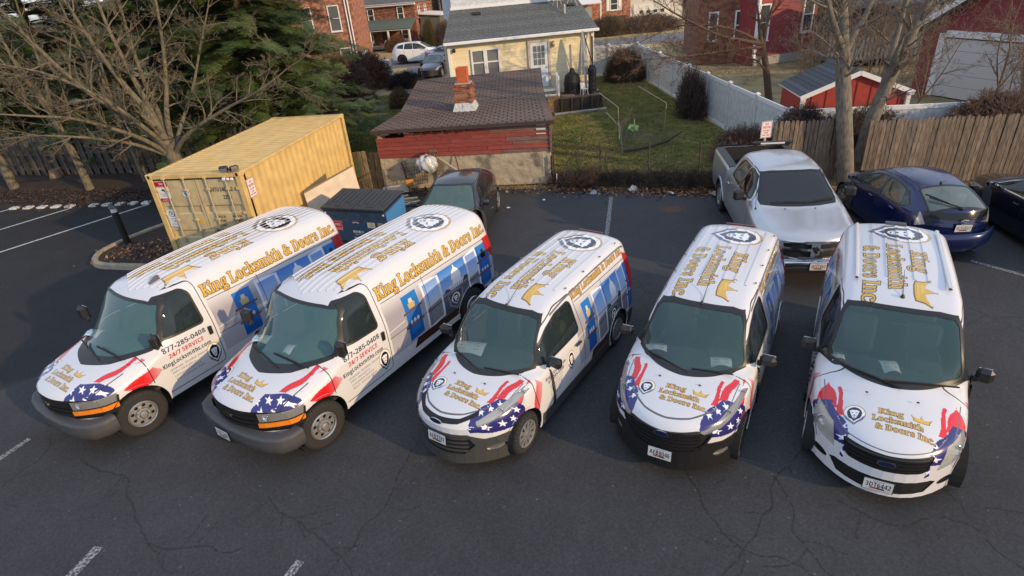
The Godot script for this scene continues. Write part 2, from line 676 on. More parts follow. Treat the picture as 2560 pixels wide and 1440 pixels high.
	func emit(polys: Array,i: int,chart: String,out: M) -> void:
		var a:=v[i*3]; var b:=v[i*3+1]; var c:=v[i*3+2]
		var na:=n[i*3]; var nb:=n[i*3+1]; var nc:=n[i*3+2]
		var A:=flat(a,chart); var B:=flat(b,chart); var C:=flat(c,chart)
		var den:=(B - A).cross(C - A)
		var f:=fn[i]
		for qq in polys:
			var q: PackedVector2Array=qq
			if q.size() < 3: continue
			var id:=Geometry2D.triangulate_polygon(q)
			for k in range(0,id.size(),3):
				var P:=[]
				for j in 3:
					var w:=q[id[k+j]] - A
					var vb:=w.cross(C - A)/den; var vc:=(B - A).cross(w)/den
					P.append(a+(b - a)*vb+(c - a)*vc)
					P.append((na+(nb - na)*vb+(nc - na)*vc).normalized())
				var flip: bool=(P[2] - P[0]).cross(P[4] - P[0]).dot(f) < 0.0
				if out:
					if flip: out.trin(P[0],P[4],P[2],P[1],P[5],P[3])
					else: out.trin(P[0],P[2],P[4],P[1],P[3],P[5])
				elif flip: put(P[0],P[4],P[2],P[1],P[5],P[3])
				else: put(P[0],P[2],P[4],P[1],P[3],P[5])

	func rest() -> M:
		var m:=M.new()
		for i in live.size():
			if live[i]:
				m.trin(v[i*3],v[i*3+1],v[i*3+2],n[i*3],n[i*3+1],n[i*3+2])
		return m


func shell(m: M,off: float,wall:=true) -> M:
	# a panel moved along its normals by off, with a rim back to where it was
	var out:=M.new()
	var edges:={}
	for i in range(0,m.v.size(),3):
		var p: Array[Vector3]=[m.v[i],m.v[i+1],m.v[i+2]]
		out.trin(p[0]+m.n[i]*off,p[1]+m.n[i+1]*off,p[2]+m.n[i+2]*off,m.n[i],m.n[i+1],m.n[i+2])
		if wall:
			for k in 3:
				var a:=Vector3i((p[k]*4000.0).round()); var b:=Vector3i((p[(k+1) % 3]*4000.0).round())
				if edges.has([b,a]): edges.erase([b,a])
				else: edges[[a,b]]=[p[k],p[(k+1) % 3],m.n[i+k],m.n[i+(k+1) % 3]]
	for e in edges.values():
		var lo:=minf(off,0.0) if off > 0.0 else 0.0
		if e[0].distance_to(e[1]) < 1e-4: continue
		out.quad(e[0]+e[2]*(lo - 0.004),e[1]+e[3]*(lo - 0.004),e[1]+e[3]*off,e[0]+e[2]*off)
	return out


func chart_uv(m: M,W: Dictionary) -> M:
	# flat print: each face takes its colour from the sheet of the side that it looks to (all in metres on the thing)
	m.uv.clear()
	for i in range(0,m.v.size(),3):
		var f:=(m.n[i]+m.n[i+1]+m.n[i+2]).normalized()
		for k in 3:
			var p:=m.v[i+k]
			var q: Vector2
			if f.x > 0.42 and f.x > f.z*0.75: q=W.L*Vector2(p.z,p.y)
			elif f.x < -0.42 and -f.x > f.z*0.75: q=W.R*Vector2(p.z,p.y)
			elif f.z > 0.78: q=W.F*Vector2(p.x,p.y)
			else: q=W.T*Vector2(p.x,p.z)
			m.uv.append(Vector2(q.x/W.size.x,q.y/W.size.y))
	return m


func mirror2(p: PackedVector2Array) -> PackedVector2Array:
	var q:=PackedVector2Array()
	for a in p: q.append(Vector2(-a.x,a.y))
	q.reverse()
	return q


func sym(half: Array) -> PackedVector2Array:
	# right half outline of x, y from the top middle round to the bottom middle, closed by its mirror image
	var p:=pts2(half)
	var q:=p.duplicate()
	for i in range(p.size() - 1,-1,-1):
		if absf(p[i].x) > 1e-4: q.append(Vector2(-p[i].x,p[i].y))
	return q


func line_poly(p: PackedVector2Array,w: float) -> PackedVector2Array:
	# a thin band along an open line
	var l:=PackedVector2Array(); var r:=PackedVector2Array()
	for i in p.size():
		var d:=(p[mini(i+1,p.size() - 1)] - p[maxi(i - 1,0)]).normalized().orthogonal()*w*0.5
		l.append(p[i]+d); r.append(p[i] - d)
	r.reverse()
	l.append_array(r)
	return l


func wheel(parent: Node3D,at: Vector3,r: float,wdt: float,rim_r: float,style: String,side: float,steer:=0.0) -> void:
	# a wheel whose outer face looks along side * x
	var w:=group_part("wheel",parent,at)
	w.rotation.y=steer
	var xf:=Transform3D(Basis(Vector3(0,0,-1),Vector3(1,0,0),Vector3(0,-1,0)),Vector3.ZERO)
	if side < 0: xf=Transform3D(Basis(Vector3(0,0,1),Vector3(-1,0,0),Vector3(0,-1,0)),Vector3.ZERO)
	var h:=wdt*0.5
	var t:=M.new()
	t.lathe(pts2([rim_r,h - 0.02,rim_r+0.02,h,r - 0.05,h,r - 0.015,h - 0.02,r,h - 0.05,r,-h+0.05,r - 0.02,-h,rim_r,-h]),36,xf)
	for k in 30:
		t.box(xf.basis*(Vector3(cos(TAU*k/30),0,sin(TAU*k/30))*(r - 0.028)+Vector3(0,h - 0.012,0)),Vector3(0.02,0.012,0.02))
	part("tyre",t,mat("tyre",lin_c(0.022,0.021,0.02),0.82),w)
	var m:=M.new()
	var back:=M.new()
	back.lathe(pts2([0.0,h - 0.1,rim_r*0.95,h - 0.1,rim_r,h - 0.03]),24,xf)
	part("brake",back,mat("wheel_dark",lin_c(0.02,0.02,0.02),0.8),w)
	if style == "steel":
		# pressed steel disc with eight hand holes, raised nut ring and hub
		m.lathe(pts2([rim_r,h - 0.015,rim_r*0.93,h+0.004,rim_r*0.86,h - 0.015]),32,xf)
		m.add(plate_with_holes(rim_r*0.87,rim_r*0.13,rim_r*0.66,8,0.02),xf*Transform3D(Basis(Vector3(1,0,0),Vector3(0,0,-1),Vector3(0,1,0)),Vector3(0,h - 0.03,0)))
		m.lathe(pts2([rim_r*0.30,h+0.015,rim_r*0.46,h+0.012,rim_r*0.5,h - 0.02]),24,xf)
		m.lathe(pts2([0.001,h+0.035,rim_r*0.2,h+0.033,rim_r*0.25,h+0.022,rim_r*0.27,h+0.01]),20,xf)
		for k in 8:
			var a:=TAU*k/8
			m.add(M.new().cyl(Vector3.ZERO,Vector3(0,0.03,0),0.014,0.012,6),xf*Transform3D(Basis(),Vector3(cos(a)*rim_r*0.38,h+0.005,sin(a)*rim_r*0.38)))
	else:
		var spokes:=10 if style == "cover" else 5 if style == "five" else 7
		m.lathe(pts2([rim_r,h - 0.02,rim_r*0.97,h+0.003,rim_r*0.87,h - 0.004,rim_r*0.85,h - 0.03]),32,xf)
		m.lathe(pts2([0.001,h+0.002,rim_r*0.13,h+0.001,rim_r*0.27,h - 0.006,rim_r*0.3,h - 0.03]),20,xf)
		for k in spokes:
			var a:=TAU*k/spokes
			var f:=xf*Transform3D(Basis(Vector3.UP,-a),Vector3.ZERO)
			var ww:=rim_r*(0.115 if style == "cover" else 0.16)
			m.add(M.new().prism(pts2([rim_r*0.2,-ww,rim_r*0.9,-ww*1.25,rim_r*0.9,ww*1.25,rim_r*0.2,ww]),-0.02,0.0),f*Transform3D(Basis(Vector3(1,0,0),Vector3(0,0,-1),Vector3(0,1,0)),Vector3(0,h - 0.008,0)))
	part("rim",m,mat("rim_" + style,lin_c(0.42,0.42,0.42) if style != "dark" else lin_c(0.03,0.03,0.03),0.38,0.7),w)


func plate_with_holes(R: float,hr: float,hd: float,k: int,thick: float) -> M:
	# a disc with a ring of round holes, made sector by sector
	var m:=M.new()
	for s in k:
		for half in 2:
			var a0:=TAU*(s+half*0.5)/k; var a1:=TAU*(s+half*0.5+0.5)/k
			var ac:=TAU*(s+0.5)/k
			var sec:=PackedVector2Array([Vector2.ZERO])
			for j in 5: sec.append(Vector2.from_angle(lerpf(a0,a1,j/4.0))*R)
			for q in Geometry2D.clip_polygons(sec,circle(Vector2.from_angle(ac)*hd,Vector2.ONE*hr,14)):
				if not Geometry2D.is_polygon_clockwise(q): m.prism(q,-thick,0.0)
	return m


func lin_c(r: float,g: float,b: float) -> Color:
	return Color(r, g, b)     # mat() takes linear colours


func seat(parent: Node3D,at: Vector3,c: Material) -> void:
	var m:=M.new()
	m.box(Vector3(0,0.08,0),Vector3(0.5,0.16,0.5),Basis(),0.05)
	m.box(Vector3(0,0.42,-0.28),Vector3(0.48,0.62,0.14),Basis(Vector3.RIGHT,-0.2),0.05)
	m.box(Vector3(0,0.83,-0.36),Vector3(0.27,0.17,0.1),Basis(Vector3.RIGHT,-0.15),0.04)
	var o:=part("seat",m,c,parent)
	o.position=at


func ring_tube(c: Vector3,r: float,tr: float,b: Basis,k:=24) -> M:
	var p:=PackedVector3Array(); var rr:=PackedFloat32Array()
	for i in k+1:
		p.append(c+b*Vector3(cos(TAU*i/k)*r,sin(TAU*i/k)*r,0)); rr.append(tr)
	return M.new().tube(p,rr,6,false)


func door_mirror(parent: Node3D,root: Vector3,out_: Vector3,s: Vector3,m: Material,sgn: float) -> void:
	var o:=M.new()
	o.box(out_,s,Basis(Vector3.UP,-0.18*sgn),minf(s.x,minf(s.y,s.z))*0.42)
	o.span(root,out_ - Vector3(sgn*s.x*0.35,s.y*0.3,0),0.05,0.07)
	var e:=part("mirror",o,m,parent)
	var g:=M.new()
	g.box(out_+Vector3(0,0,-s.z*0.42),Vector3(s.x*0.8,s.y*0.8,0.012),Basis(),0.004)
	part("mirror_glass",g,mat("mirror_glass",lin_c(0.5,0.5,0.5),0.05,1.0),e)


func wiper(parent: Node3D,a: Vector3,b: Vector3) -> void:
	var m:=M.new()
	m.span(a,b,0.022,0.012)
	m.span(b.lerp(a,0.0) - (b - a).normalized()*0.0,a.lerp(b,0.35),0.014,0.03)
	part("wiper",m,mat("rubber",lin_c(0.012,0.012,0.012),0.6),parent)


# ---------------------------------------------------------------- the vans' printed livery
const GOLD:=Color(0.82,0.66,0.28)
const GOLD_EDGE:=Color(0.36,0.26,0.14)
const PAINT:=Color(0.82,0.82,0.835)


func sheets(L: float,top: float,s: float) -> Dictionary:
	# four sheets in one picture: left side, roof and bonnet, right side, face; chart metres to pixels
	var h:=top+0.05
	var hp:=h*s; var wp:=2.1*s
	var size:=Vector2(ceil(L*s),ceil(hp*2+wp+1.35*s))
	return {"s": s,"size": size,"len": L,
		"L": Transform2D(Vector2(-s,0),Vector2(0,-s),Vector2(L*0.5*s,hp)),
		"T": Transform2D(Vector2(0,-s),Vector2(s,0),Vector2(L*0.5*s,hp+wp*0.5)),
		"R": Transform2D(Vector2(s,0),Vector2(0,-s),Vector2(L*0.5*s,hp*2+wp)),
		"F": Transform2D(Vector2(s,0),Vector2(0,-s),Vector2(1.1*s,hp*2+wp+1.32*s))}


func emblem(ink: Ink,f: Transform2D,soft:=1.0) -> void:
	# a maned head on a pointed shield inside a gold crescent; f takes the unit frame (y up) to the sheet
	var navy:=Color(0.13,0.17,0.30); var white:=Color(0.93,0.93,0.94); var dark:=Color(0.11,0.12,0.17)
	var mixed:=Color(0.45,0.52,0.68)
	var outer:=pts2([0,-1.18,0.3,-0.92,0.72,-0.62,0.98,-0.2,1.0,0.25,0.78,0.68,0.42,0.92,0,1.0,-0.42,0.92,-0.78,0.68,-1.0,0.25,-0.98,-0.2,-0.72,-0.62,-0.3,-0.92])
	var k:=func(p: PackedVector2Array,sx: float,sy:=0.0,dy:=0.0) -> PackedVector2Array:
		return f*(Transform2D(Vector2(sx,0),Vector2(0,sy if sy > 0.0 else sx),Vector2(0,dy))*p)
	ink.poly(k.call(outer,1.0),Color(0.71,0.6,0.36))
	ink.poly(k.call(outer,0.9),white)
	ink.poly(f*pts2([0,-1.12,0.3,-0.88,0.7,-0.58,0.93,-0.1,0.7,-0.25,0.4,-0.6,0,-0.95,-0.4,-0.6,-0.7,-0.25,-0.93,-0.1,-0.7,-0.58,-0.3,-0.88]),mixed.lerp(navy,0.4))
	ink.poly(k.call(outer,0.76,0.8,0.0),white)
	var mane:=pts2([0,-0.8,0.22,-0.58,0.5,-0.42,0.62,-0.1,0.66,0.2,0.52,0.5,0.26,0.68,0,0.74,-0.26,0.68,-0.52,0.5,-0.66,0.2,-0.62,-0.1,-0.5,-0.42,-0.22,-0.58])
	ink.poly(f*mane,dark)
	ink.poly(f*pts2([0,-0.5,0.16,-0.42,0.3,-0.12,0.36,0.12,0.46,0.34,0.3,0.36,0.2,0.46,0.08,0.4,0,0.46,-0.08,0.4,-0.2,0.46,-0.3,0.36,-0.46,0.34,-0.36,0.12,-0.3,-0.12,-0.16,-0.42]),white)
	for sg in [-1,1]:
		ink.poly(f*pts2([sg*0.06,0.1,sg*0.22,0.2,sg*0.26,0.12,sg*0.1,0.06]),dark)
		ink.poly(f*pts2([sg*0.1,-0.2,sg*0.2,-0.12,sg*0.16,-0.3]),Color(0.4,0.42,0.48))
	ink.poly(f*pts2([-0.1,-0.1,0.1,-0.1,0.03,-0.22,-0.03,-0.22]),dark)
	ink.poly(f*pts2([-0.12,-0.34,0.12,-0.34,0.05,-0.4,-0.05,-0.4]),dark)


func crown(ink: Ink,f: Transform2D) -> void:
	var p:=pts2([-0.75,-0.5,-0.4,-0.58,0,-0.6,0.4,-0.58,0.75,-0.5,0.82,0.0,1.0,0.42,0.55,0.12,0.22,0.02,0.05,0.5,0,0.72,-0.05,0.5,-0.22,0.02,-0.55,0.12,-1.0,0.42,-0.82,0.0])
	var big:=Transform2D(Vector2(1.1,0),Vector2(0,1.14),Vector2(0,-0.01))
	ink.poly(f*(big*p),GOLD_EDGE.lerp(GOLD,0.25))
	ink.poly(f*p,GOLD)
	ink.poly(f*pts2([-0.6,-0.42,0.6,-0.42,0.62,-0.3,-0.62,-0.3]),Color(0.86,0.7,0.28))
	ink.poly(f*pts2([-0.5,-0.24,0.3,-0.2,0.1,-0.02,-0.55,0.0]),Color(0.88,0.72,0.3))
	for e in [Vector2(0,0.76),Vector2(-1.0,0.45),Vector2(1.0,0.45)]:
		ink.poly(f*circle(e,Vector2(0.06,0.06),8),GOLD_EDGE.lerp(GOLD,0.5))


func firm(ink: Ink,at: Vector2,right: Vector2,up: Vector2,h: float,out_: float) -> void:
	# the three lines of the firm's name with the crown; at is the left end of the lowest base line
	var lines:=[["King",0.10,2.0,0.43],["Locksmith",0.0,1.0,0.86],["& Doors Inc.",0.06,0.0,1.0]]
	var full:=h*8.2
	for l in lines:
		write(ink,l[0],at+right*full*l[1]+up*h*1.5*l[2],right,up,h,GOLD,full*l[3],"Droid Serif",true,out_,GOLD_EDGE)
	crown(ink,Transform2D(right*h*1.35,up*h*0.95,at+right*full*0.83+up*h*3.55))


func flag_shape(big: bool) -> Dictionary:
	# outlines on the plane across the wing's corner: first axis forward, second up
	if big: return {"canton": round_poly(pts2([1.64,-0.45,1.52,-0.27,1.25,-0.26,1.0,-0.31,0.84,-0.46,0.96,-0.58,1.13,-0.68,1.36,-0.60]),0.05),
		"stripes": [pts2([1.02,-0.325,0.80,-0.16,0.55,-0.03,0.46,-0.09,0.66,-0.22,0.88,-0.42]),pts2([1.20,-0.25,0.95,-0.12,0.66,0.02,0.61,0.0,0.86,-0.15,1.10,-0.28]),pts2([0.80,-0.50,0.64,-0.36,0.45,-0.19,0.36,-0.25,0.50,-0.40,0.66,-0.54]),pts2([1.20,-0.80,1.0,-0.69,0.78,-0.58,0.76,-0.64,0.98,-0.77,1.16,-0.88])],
		"stars": [1.5,-0.36,1.44,-0.48,1.33,-0.34,1.28,-0.50,1.17,-0.36,1.12,-0.52,1.12,-0.61,1.01,-0.40,0.97,-0.52],"r": 0.065,"fade": 0.62}
	return {"canton": round_poly(pts2([1.32,-0.42,1.24,-0.32,1.0,-0.20,0.80,-0.13,0.58,-0.20,0.44,-0.31,0.52,-0.48,0.70,-0.60,1.0,-0.66,1.28,-0.64]),0.05),
		"stripes": [pts2([0.84,-0.13,0.62,0.01,0.44,0.10,0.39,0.06,0.57,-0.03,0.73,-0.15]),pts2([0.62,-0.19,0.48,-0.08,0.33,0.07,0.27,0.05,0.38,-0.12,0.49,-0.27]),pts2([0.35,-0.44,0.28,-0.2,0.21,0.0,0.14,-0.03,0.18,-0.22,0.26,-0.44]),pts2([0.98,-0.17,0.80,-0.04,0.62,0.08,0.60,0.06,0.76,-0.06,0.90,-0.18])],
		"stars": [1.22,-0.40,1.08,-0.28,0.94,-0.23,0.80,-0.20,0.66,-0.26,0.56,-0.34,0.62,-0.46,0.76,-0.34,0.74,-0.52,0.88,-0.56,1.0,-0.59,1.12,-0.6,1.22,-0.58,1.04,-0.40],"r": 0.05,"fade": 0.4}


func flag(ink: Ink,W: Dictionary,chart: String,area: Rect2,lift: Callable,S: Dictionary,sgn: float) -> void:
	# stars and stripes wrapped round the front wing: a print laid on along the corner's own direction (1, 1, 1)
	var f: Transform2D=W[chart]
	var inv:=f.affine_inverse()
	var px:=f*area
	var red:=Color(0.83,0.14,0.17); var blue:=Color(0.17,0.165,0.43)
	var stars:=[]
	for i in range(0,S.stars.size(),2): stars.append(star(Vector2(S.stars[i],S.stars[i+1]),S.r,0.15))
	for y in range(maxi(int(px.position.y),0),mini(int(px.end.y),ink.im.get_height()),2):
		for x in range(maxi(int(px.position.x),0),mini(int(px.end.x),ink.im.get_width()),2):
			var c:=inv*Vector2(x+1,y+1)
			var P: Vector3=lift.call(c)
			var q:=Vector2((P.z - P.x*sgn)*0.7071,(2.0*P.y - P.x*sgn - P.z)*0.40825)
			q.y+=0.012*sin(q.x*16.0)
			var col:=Color.TRANSPARENT
			if Geometry2D.is_point_in_polygon(q,S.canton):
				col=blue
				for s in stars:
					if q.distance_squared_to(s[0].lerp(s[5],0.5)) < 0.01 and Geometry2D.is_point_in_polygon(q,s): col=Color(0.93,0.93,0.95)
			else:
				for s in S.stripes:
					if Geometry2D.is_point_in_polygon(q,s): col=red.lerp(PAINT,smoothstep(S.fade,S.fade - 0.3,q.x)*0.75)
			if col.a > 0.0: ink.im.fill_rect(Rect2i(x,y,2,2),col)


func side_scene(ink: Ink,F: Transform2D,x0: float,x1: float,yb: float,yt: float) -> void:
	# in F's metres: x runs from the front of the load bay to the tail, y up
	var w:=x1 - x0
	var h:=yt - yb
	var P:=func(a: Array) -> PackedVector2Array:
		var q:=PackedVector2Array()
		for i in range(0,a.size(),2): q.append(F*Vector2(x0+w*a[i],yb+h*a[i+1]))
		return q
	# grey field that fades into the white
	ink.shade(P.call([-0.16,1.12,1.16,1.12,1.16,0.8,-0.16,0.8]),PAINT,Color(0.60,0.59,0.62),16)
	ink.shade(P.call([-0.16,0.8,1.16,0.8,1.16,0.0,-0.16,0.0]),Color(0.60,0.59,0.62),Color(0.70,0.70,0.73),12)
	ink.poly(P.call([-0.16,0.52,0.0,0.55,0.0,0.57,-0.16,0.54]),Color(0.82,0.82,0.84))
	# sky, street and the domed building between the doors
	ink.shade(P.call([0.3,1.0,0.8,1.0,0.8,0.55,0.3,0.5]),Color(0.24,0.47,0.78),Color(0.70,0.80,0.92),14)
	ink.shade(P.call([0.3,0.5,0.8,0.55,0.8,0.02,0.3,0.02]),Color(0.42,0.43,0.46),Color(0.30,0.31,0.34),8)
	ink.poly(P.call([0.5,0.5,0.8,0.5,0.8,0.57,0.5,0.6]),Color(0.86,0.86,0.87))
	for i in 12: ink.poly(P.call([0.505+i*0.024,0.51,0.515+i*0.024,0.51,0.515+i*0.024,0.56,0.505+i*0.024,0.56]),Color(0.6,0.62,0.66))
	ink.poly(P.call([0.55,0.58,0.66,0.58,0.655,0.7,0.555,0.7]),Color(0.9,0.9,0.9))
	ink.poly(P.call([0.545,0.7,0.665,0.7,0.66,0.77,0.64,0.86,0.615,0.91,0.61,0.97,0.6,0.97,0.595,0.91,0.57,0.86,0.55,0.77]),Color(0.93,0.93,0.92))
	ink.poly(P.call([0.43,0.48,0.46,0.58,0.5,0.55,0.53,0.48]),Color(0.33,0.31,0.33))
	ink.poly(P.call([0.66,0.48,0.7,0.62,0.74,0.6,0.78,0.5]),Color(0.26,0.27,0.28))
	ink.poly(P.call([0.3,0.44,0.8,0.5,0.8,0.52,0.3,0.47]),Color(0.62,0.62,0.64))
	# faint shield on the ground between the doors
	ink.poly(P.call([0.47,0.42,0.56,0.46,0.66,0.42,0.65,0.18,0.56,0.02,0.48,0.16]),Color(0.52,0.53,0.57))
	ink.poly(P.call([0.49,0.39,0.56,0.42,0.64,0.39,0.63,0.19,0.56,0.06,0.5,0.18]),Color(0.27,0.27,0.32))
	emblem(ink,F*Transform2D(Vector2(w*0.055,0),Vector2(0,h*0.14),Vector2(x0+w*0.56,yb+h*0.26)))
	# two open white doors
	for d in [[0.22,0.42,0.0,0.06],[0.74,0.9,0.06,0.0]]:
		ink.poly(P.call([d[0],0.0+d[2],d[1],0.0+d[3],d[1],1.04 - d[3],d[0],1.04 - d[2]]),Color(0.88,0.88,0.9))
		ink.shade(P.call([d[0]+0.02,0.96,d[1] - 0.02,0.96,d[1] - 0.02,0.5,d[0]+0.02,0.5]),Color(0.45,0.60,0.84),Color(0.78,0.84,0.91),8)
		ink.poly(P.call([d[0]+0.02,0.5,d[1] - 0.02,0.5,d[1] - 0.02,0.1,d[0]+0.02,0.06]),Color(0.52,0.52,0.55))
		ink.poly(P.call([d[0]+0.02,0.46,d[1] - 0.02,0.5,d[1] - 0.02,0.56,d[0]+0.02,0.54]),Color(0.8,0.8,0.82))
		ink.poly(P.call([d[0]+0.02,0.36,d[1] - 0.02,0.4,d[1] - 0.02,0.43,d[0]+0.02,0.4]),Color(0.38,0.38,0.4))
	# the blue shelves at both ends with locks on brown boards
	for s in [[0.02,0.17],[0.9,1.05]]:
		ink.shade(P.call([s[0],1.0,s[1],1.0,s[1],0.08,s[0],0.05]),Color(0.16,0.46,0.76),Color(0.10,0.36,0.66),6)
		for b in [0.36,0.66]:
			ink.poly(P.call([s[0] - 0.02,b - 0.02,s[1]+0.02,b,s[1]+0.02,b+0.035,s[0] - 0.02,b+0.02]),Color(0.42,0.27,0.2))
		var m: float=(s[0]+s[1])*0.5
		ink.poly(P.call([m - 0.03,0.71,m+0.03,0.71,m+0.035,0.82,m - 0.035,0.82]),Color(0.74,0.66,0.4) if s[0] < 0.5 else Color(0.1,0.1,0.12))
		ink.poly(P.call([m - 0.02,0.82,m+0.02,0.82,m+0.015,0.9,m - 0.015,0.9]),Color(0.8,0.78,0.7) if s[0] < 0.5 else Color(0.2,0.2,0.22))
		for q in 3: ink.poly(F*circle(Vector2(x0+w*(m - 0.035+q*0.035),yb+h*0.44),Vector2(w*0.013,h*0.05),8),Color(0.78,0.79,0.82))
	# brown boarded floor along the sill
	ink.poly(P.call([0.05,-0.16,0.95,-0.16,0.98,0.0,0.09,0.03]),Color(0.27,0.15,0.10))
	for i in 10: ink.poly(P.call([0.1+i*0.09,-0.16,0.105+i*0.09,-0.16,0.115+i*0.088,0.01,0.11+i*0.088,0.01]),Color(0.2,0.11,0.075))


func van_livery(L: float,top: float,big: bool,top_y: Callable) -> Dictionary:
	var W:=sheets(L,top,230.0)
	var S:=flag_shape(big)
	var ink:=Ink.new(int(W.size.x),int(W.size.y),PAINT)
	for side in ["L","R"]:
		ink.xf=W[side]
		var sg:=-1.0 if side == "L" else 1.0
		var rt:=Vector2(sg,0)
		var zf:=0.46 if big else -0.2
		# the metres of the load bay's print: from its front edge on the left side, mirrored in order on the right
		var F:=Transform2D(Vector2(-1,0),Vector2(0,1),Vector2(zf,0))
		if big:
			side_scene(ink,F,0.44,2.86,0.62,1.5)
			write(ink,"King Locksmith & Doors Inc.",Vector2(0.40 if side == "L" else -2.62,1.66),rt,Vector2.UP*-1.0,0.2,GOLD,3.02,"Droid Serif",true,0.011,GOLD_EDGE)
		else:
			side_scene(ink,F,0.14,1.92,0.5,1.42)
			write(ink,"King Locksmith & Doors Inc.",Vector2(-0.22 if side == "L" else -2.1,1.57),rt,Vector2(0,1),0.115,GOLD,1.86,"Droid Serif",true,0.009,GOLD_EDGE)
		# on the cab door
		var dx:=1.42 if big else 1.02
		var u:=Vector2(0,1)
		var A:=func(a: float,y: float) -> Vector2: return Vector2(dx - a if side == "L" else dx - 0.95+a,y)
		var ink_grey:=Color(0.22,0.22,0.26)
		if big:
			write(ink,"877-285-0408",A.call(0.03,1.14),rt,u,0.082,ink_grey,0.76,"Droid Sans",true)
			write(ink,"24/7 SERVICE",A.call(0.09,1.02),rt,u,0.078,Color(0.72,0.16,0.2),0.62,"Droid Sans",true)
			write(ink,"KingLocksmiths.com",A.call(-0.06,0.9),rt,u,0.075,ink_grey,0.86,"Droid Sans",true)
			var yy:=0.81
			for t in ["Licensed, Bonded, Insured","DMV's Emergency","Locksmith Service","MD-37 License #391"]:
				write(ink,t,A.call(0.02+(0.81 - yy)*0.25,yy),rt,u,0.04,Color(0.4,0.4,0.44),0.028*t.length(),"Droid Sans",false)
				yy-=0.068
			emblem(ink,Transform2D(Vector2(sg*0.13,0),Vector2(0,0.19),A.call(0.80,0.72)))
		else:
			write(ink,"KingLocksmiths.com",A.call(0.05,0.86),rt,u,0.05,ink_grey,0.58,"Droid Sans",true)
			write(ink,"877-285-0408",A.call(0.1,0.785),rt,u,0.05,ink_grey,0.46,"Droid Sans",true)
			for t in 6: write(ink,["Licensed, Bonded, Insured","DMV's Emergency","Locksmith Service","Automotive","Residential","Commercial"][t],A.call(0.12,0.735 - t*0.045),rt,u,0.028,Color(0.42,0.42,0.46),0.4 - 0.02*t)
			emblem(ink,Transform2D(Vector2(sg*0.11,0),Vector2(0,0.16),A.call(0.8,0.78)))
		if big: flag(ink,W,side,Rect2(1.2,0.3,1.65,1.1),func(c: Vector2) -> Vector3: return Vector3(-sg*0.97,c.y,c.x),S,-sg)
		else: flag(ink,W,side,Rect2(0.85,0.2,1.6,1.0),func(c: Vector2) -> Vector3: return Vector3(-sg*0.86,c.y,c.x),S,-sg)
	ink.xf=W.T
	# roof: emblem near the tail, then the name read towards the front
	var rr:=Vector2(0,1); var ru:=Vector2(1,0)
	if big:
		emblem(ink,Transform2D(rr*0.44,ru*0.44,Vector2(0.2,-1.75)))
		firm(ink,Vector2(-0.36,-1.15),rr,ru,0.235,0.016)
	else:
		emblem(ink,Transform2D(rr*0.38,ru*0.4,Vector2(0.06,-1.72)))
		firm(ink,Vector2(-0.46,-1.22),rr,ru,0.2,0.013)
	# bonnet
	var hr:=Vector2(1,0); var hu:=Vector2(0,-1)
	if big:
		emblem(ink,Transform2D(hr*0.13,hu*0.15,Vector2(-0.6,2.36)))
		firm(ink,Vector2(-0.36,2.6),hr,hu,0.085,0.006)
	else:
		emblem(ink,Transform2D(hr*0.12,hu*0.13,Vector2(-0.38,1.84)))
		firm(ink,Vector2(-0.2,2.0),hr,hu,0.075,0.006)
	for sg in [-1.0,1.0]:
		var zr:=Rect2(0.45,1.3,0.5,1.5) if big else Rect2(0.4,0.95,0.5,1.45)
		if sg < 0: zr.position.x=-zr.end.x
		ink.xf=W.T
		flag(ink,W,"T",zr,func(c: Vector2) -> Vector3: return Vector3(c.x,top_y.call(c.y),c.y),S,sg)
		var fr:=Rect2(0.42,0.3,0.6,0.8)
		if sg < 0: fr.position.x=-fr.end.x
		if not big: flag(ink,W,"F",fr,func(c: Vector2) -> Vector3: return Vector3(c.x,c.y,L*0.5 - 0.12),S,sg)
	W.mat=StandardMaterial3D.new()
	W.mat.albedo_texture=ink.texture()
	W.mat.roughness=0.22
	W.mat.clearcoat_enabled=true
	W.mat.clearcoat=0.5
	W.mat.clearcoat_roughness=0.08
	W.mat.texture_repeat=false
	return W


func both(S: Panels,poly: PackedVector2Array) -> Array:
	return [S.carve("L",poly),S.carve("R",poly)]


func liner(zc: float,yc: float,r: float,x0: float,x1: float,sg: float) -> M:
	# the dark inside of a wheel arch
	var m:=M.new()
	var k:=14
	for i in k:
		var a:=deg_to_rad(lerpf(-25,205,float(i)/k)); var b:=deg_to_rad(lerpf(-25,205,float(i+1)/k))
		var p:=Vector3(sg*x0,yc+sin(a)*r,zc+cos(a)*r); var q:=Vector3(sg*x0,yc+sin(b)*r,zc+cos(b)*r)
		var p2:=p; var q2:=q
		p2.x=sg*x1; q2.x=sg*x1
		m.quad(p,q,q2,p2)
		m.tri(Vector3(sg*x0,yc,zc),p,q)
	return m


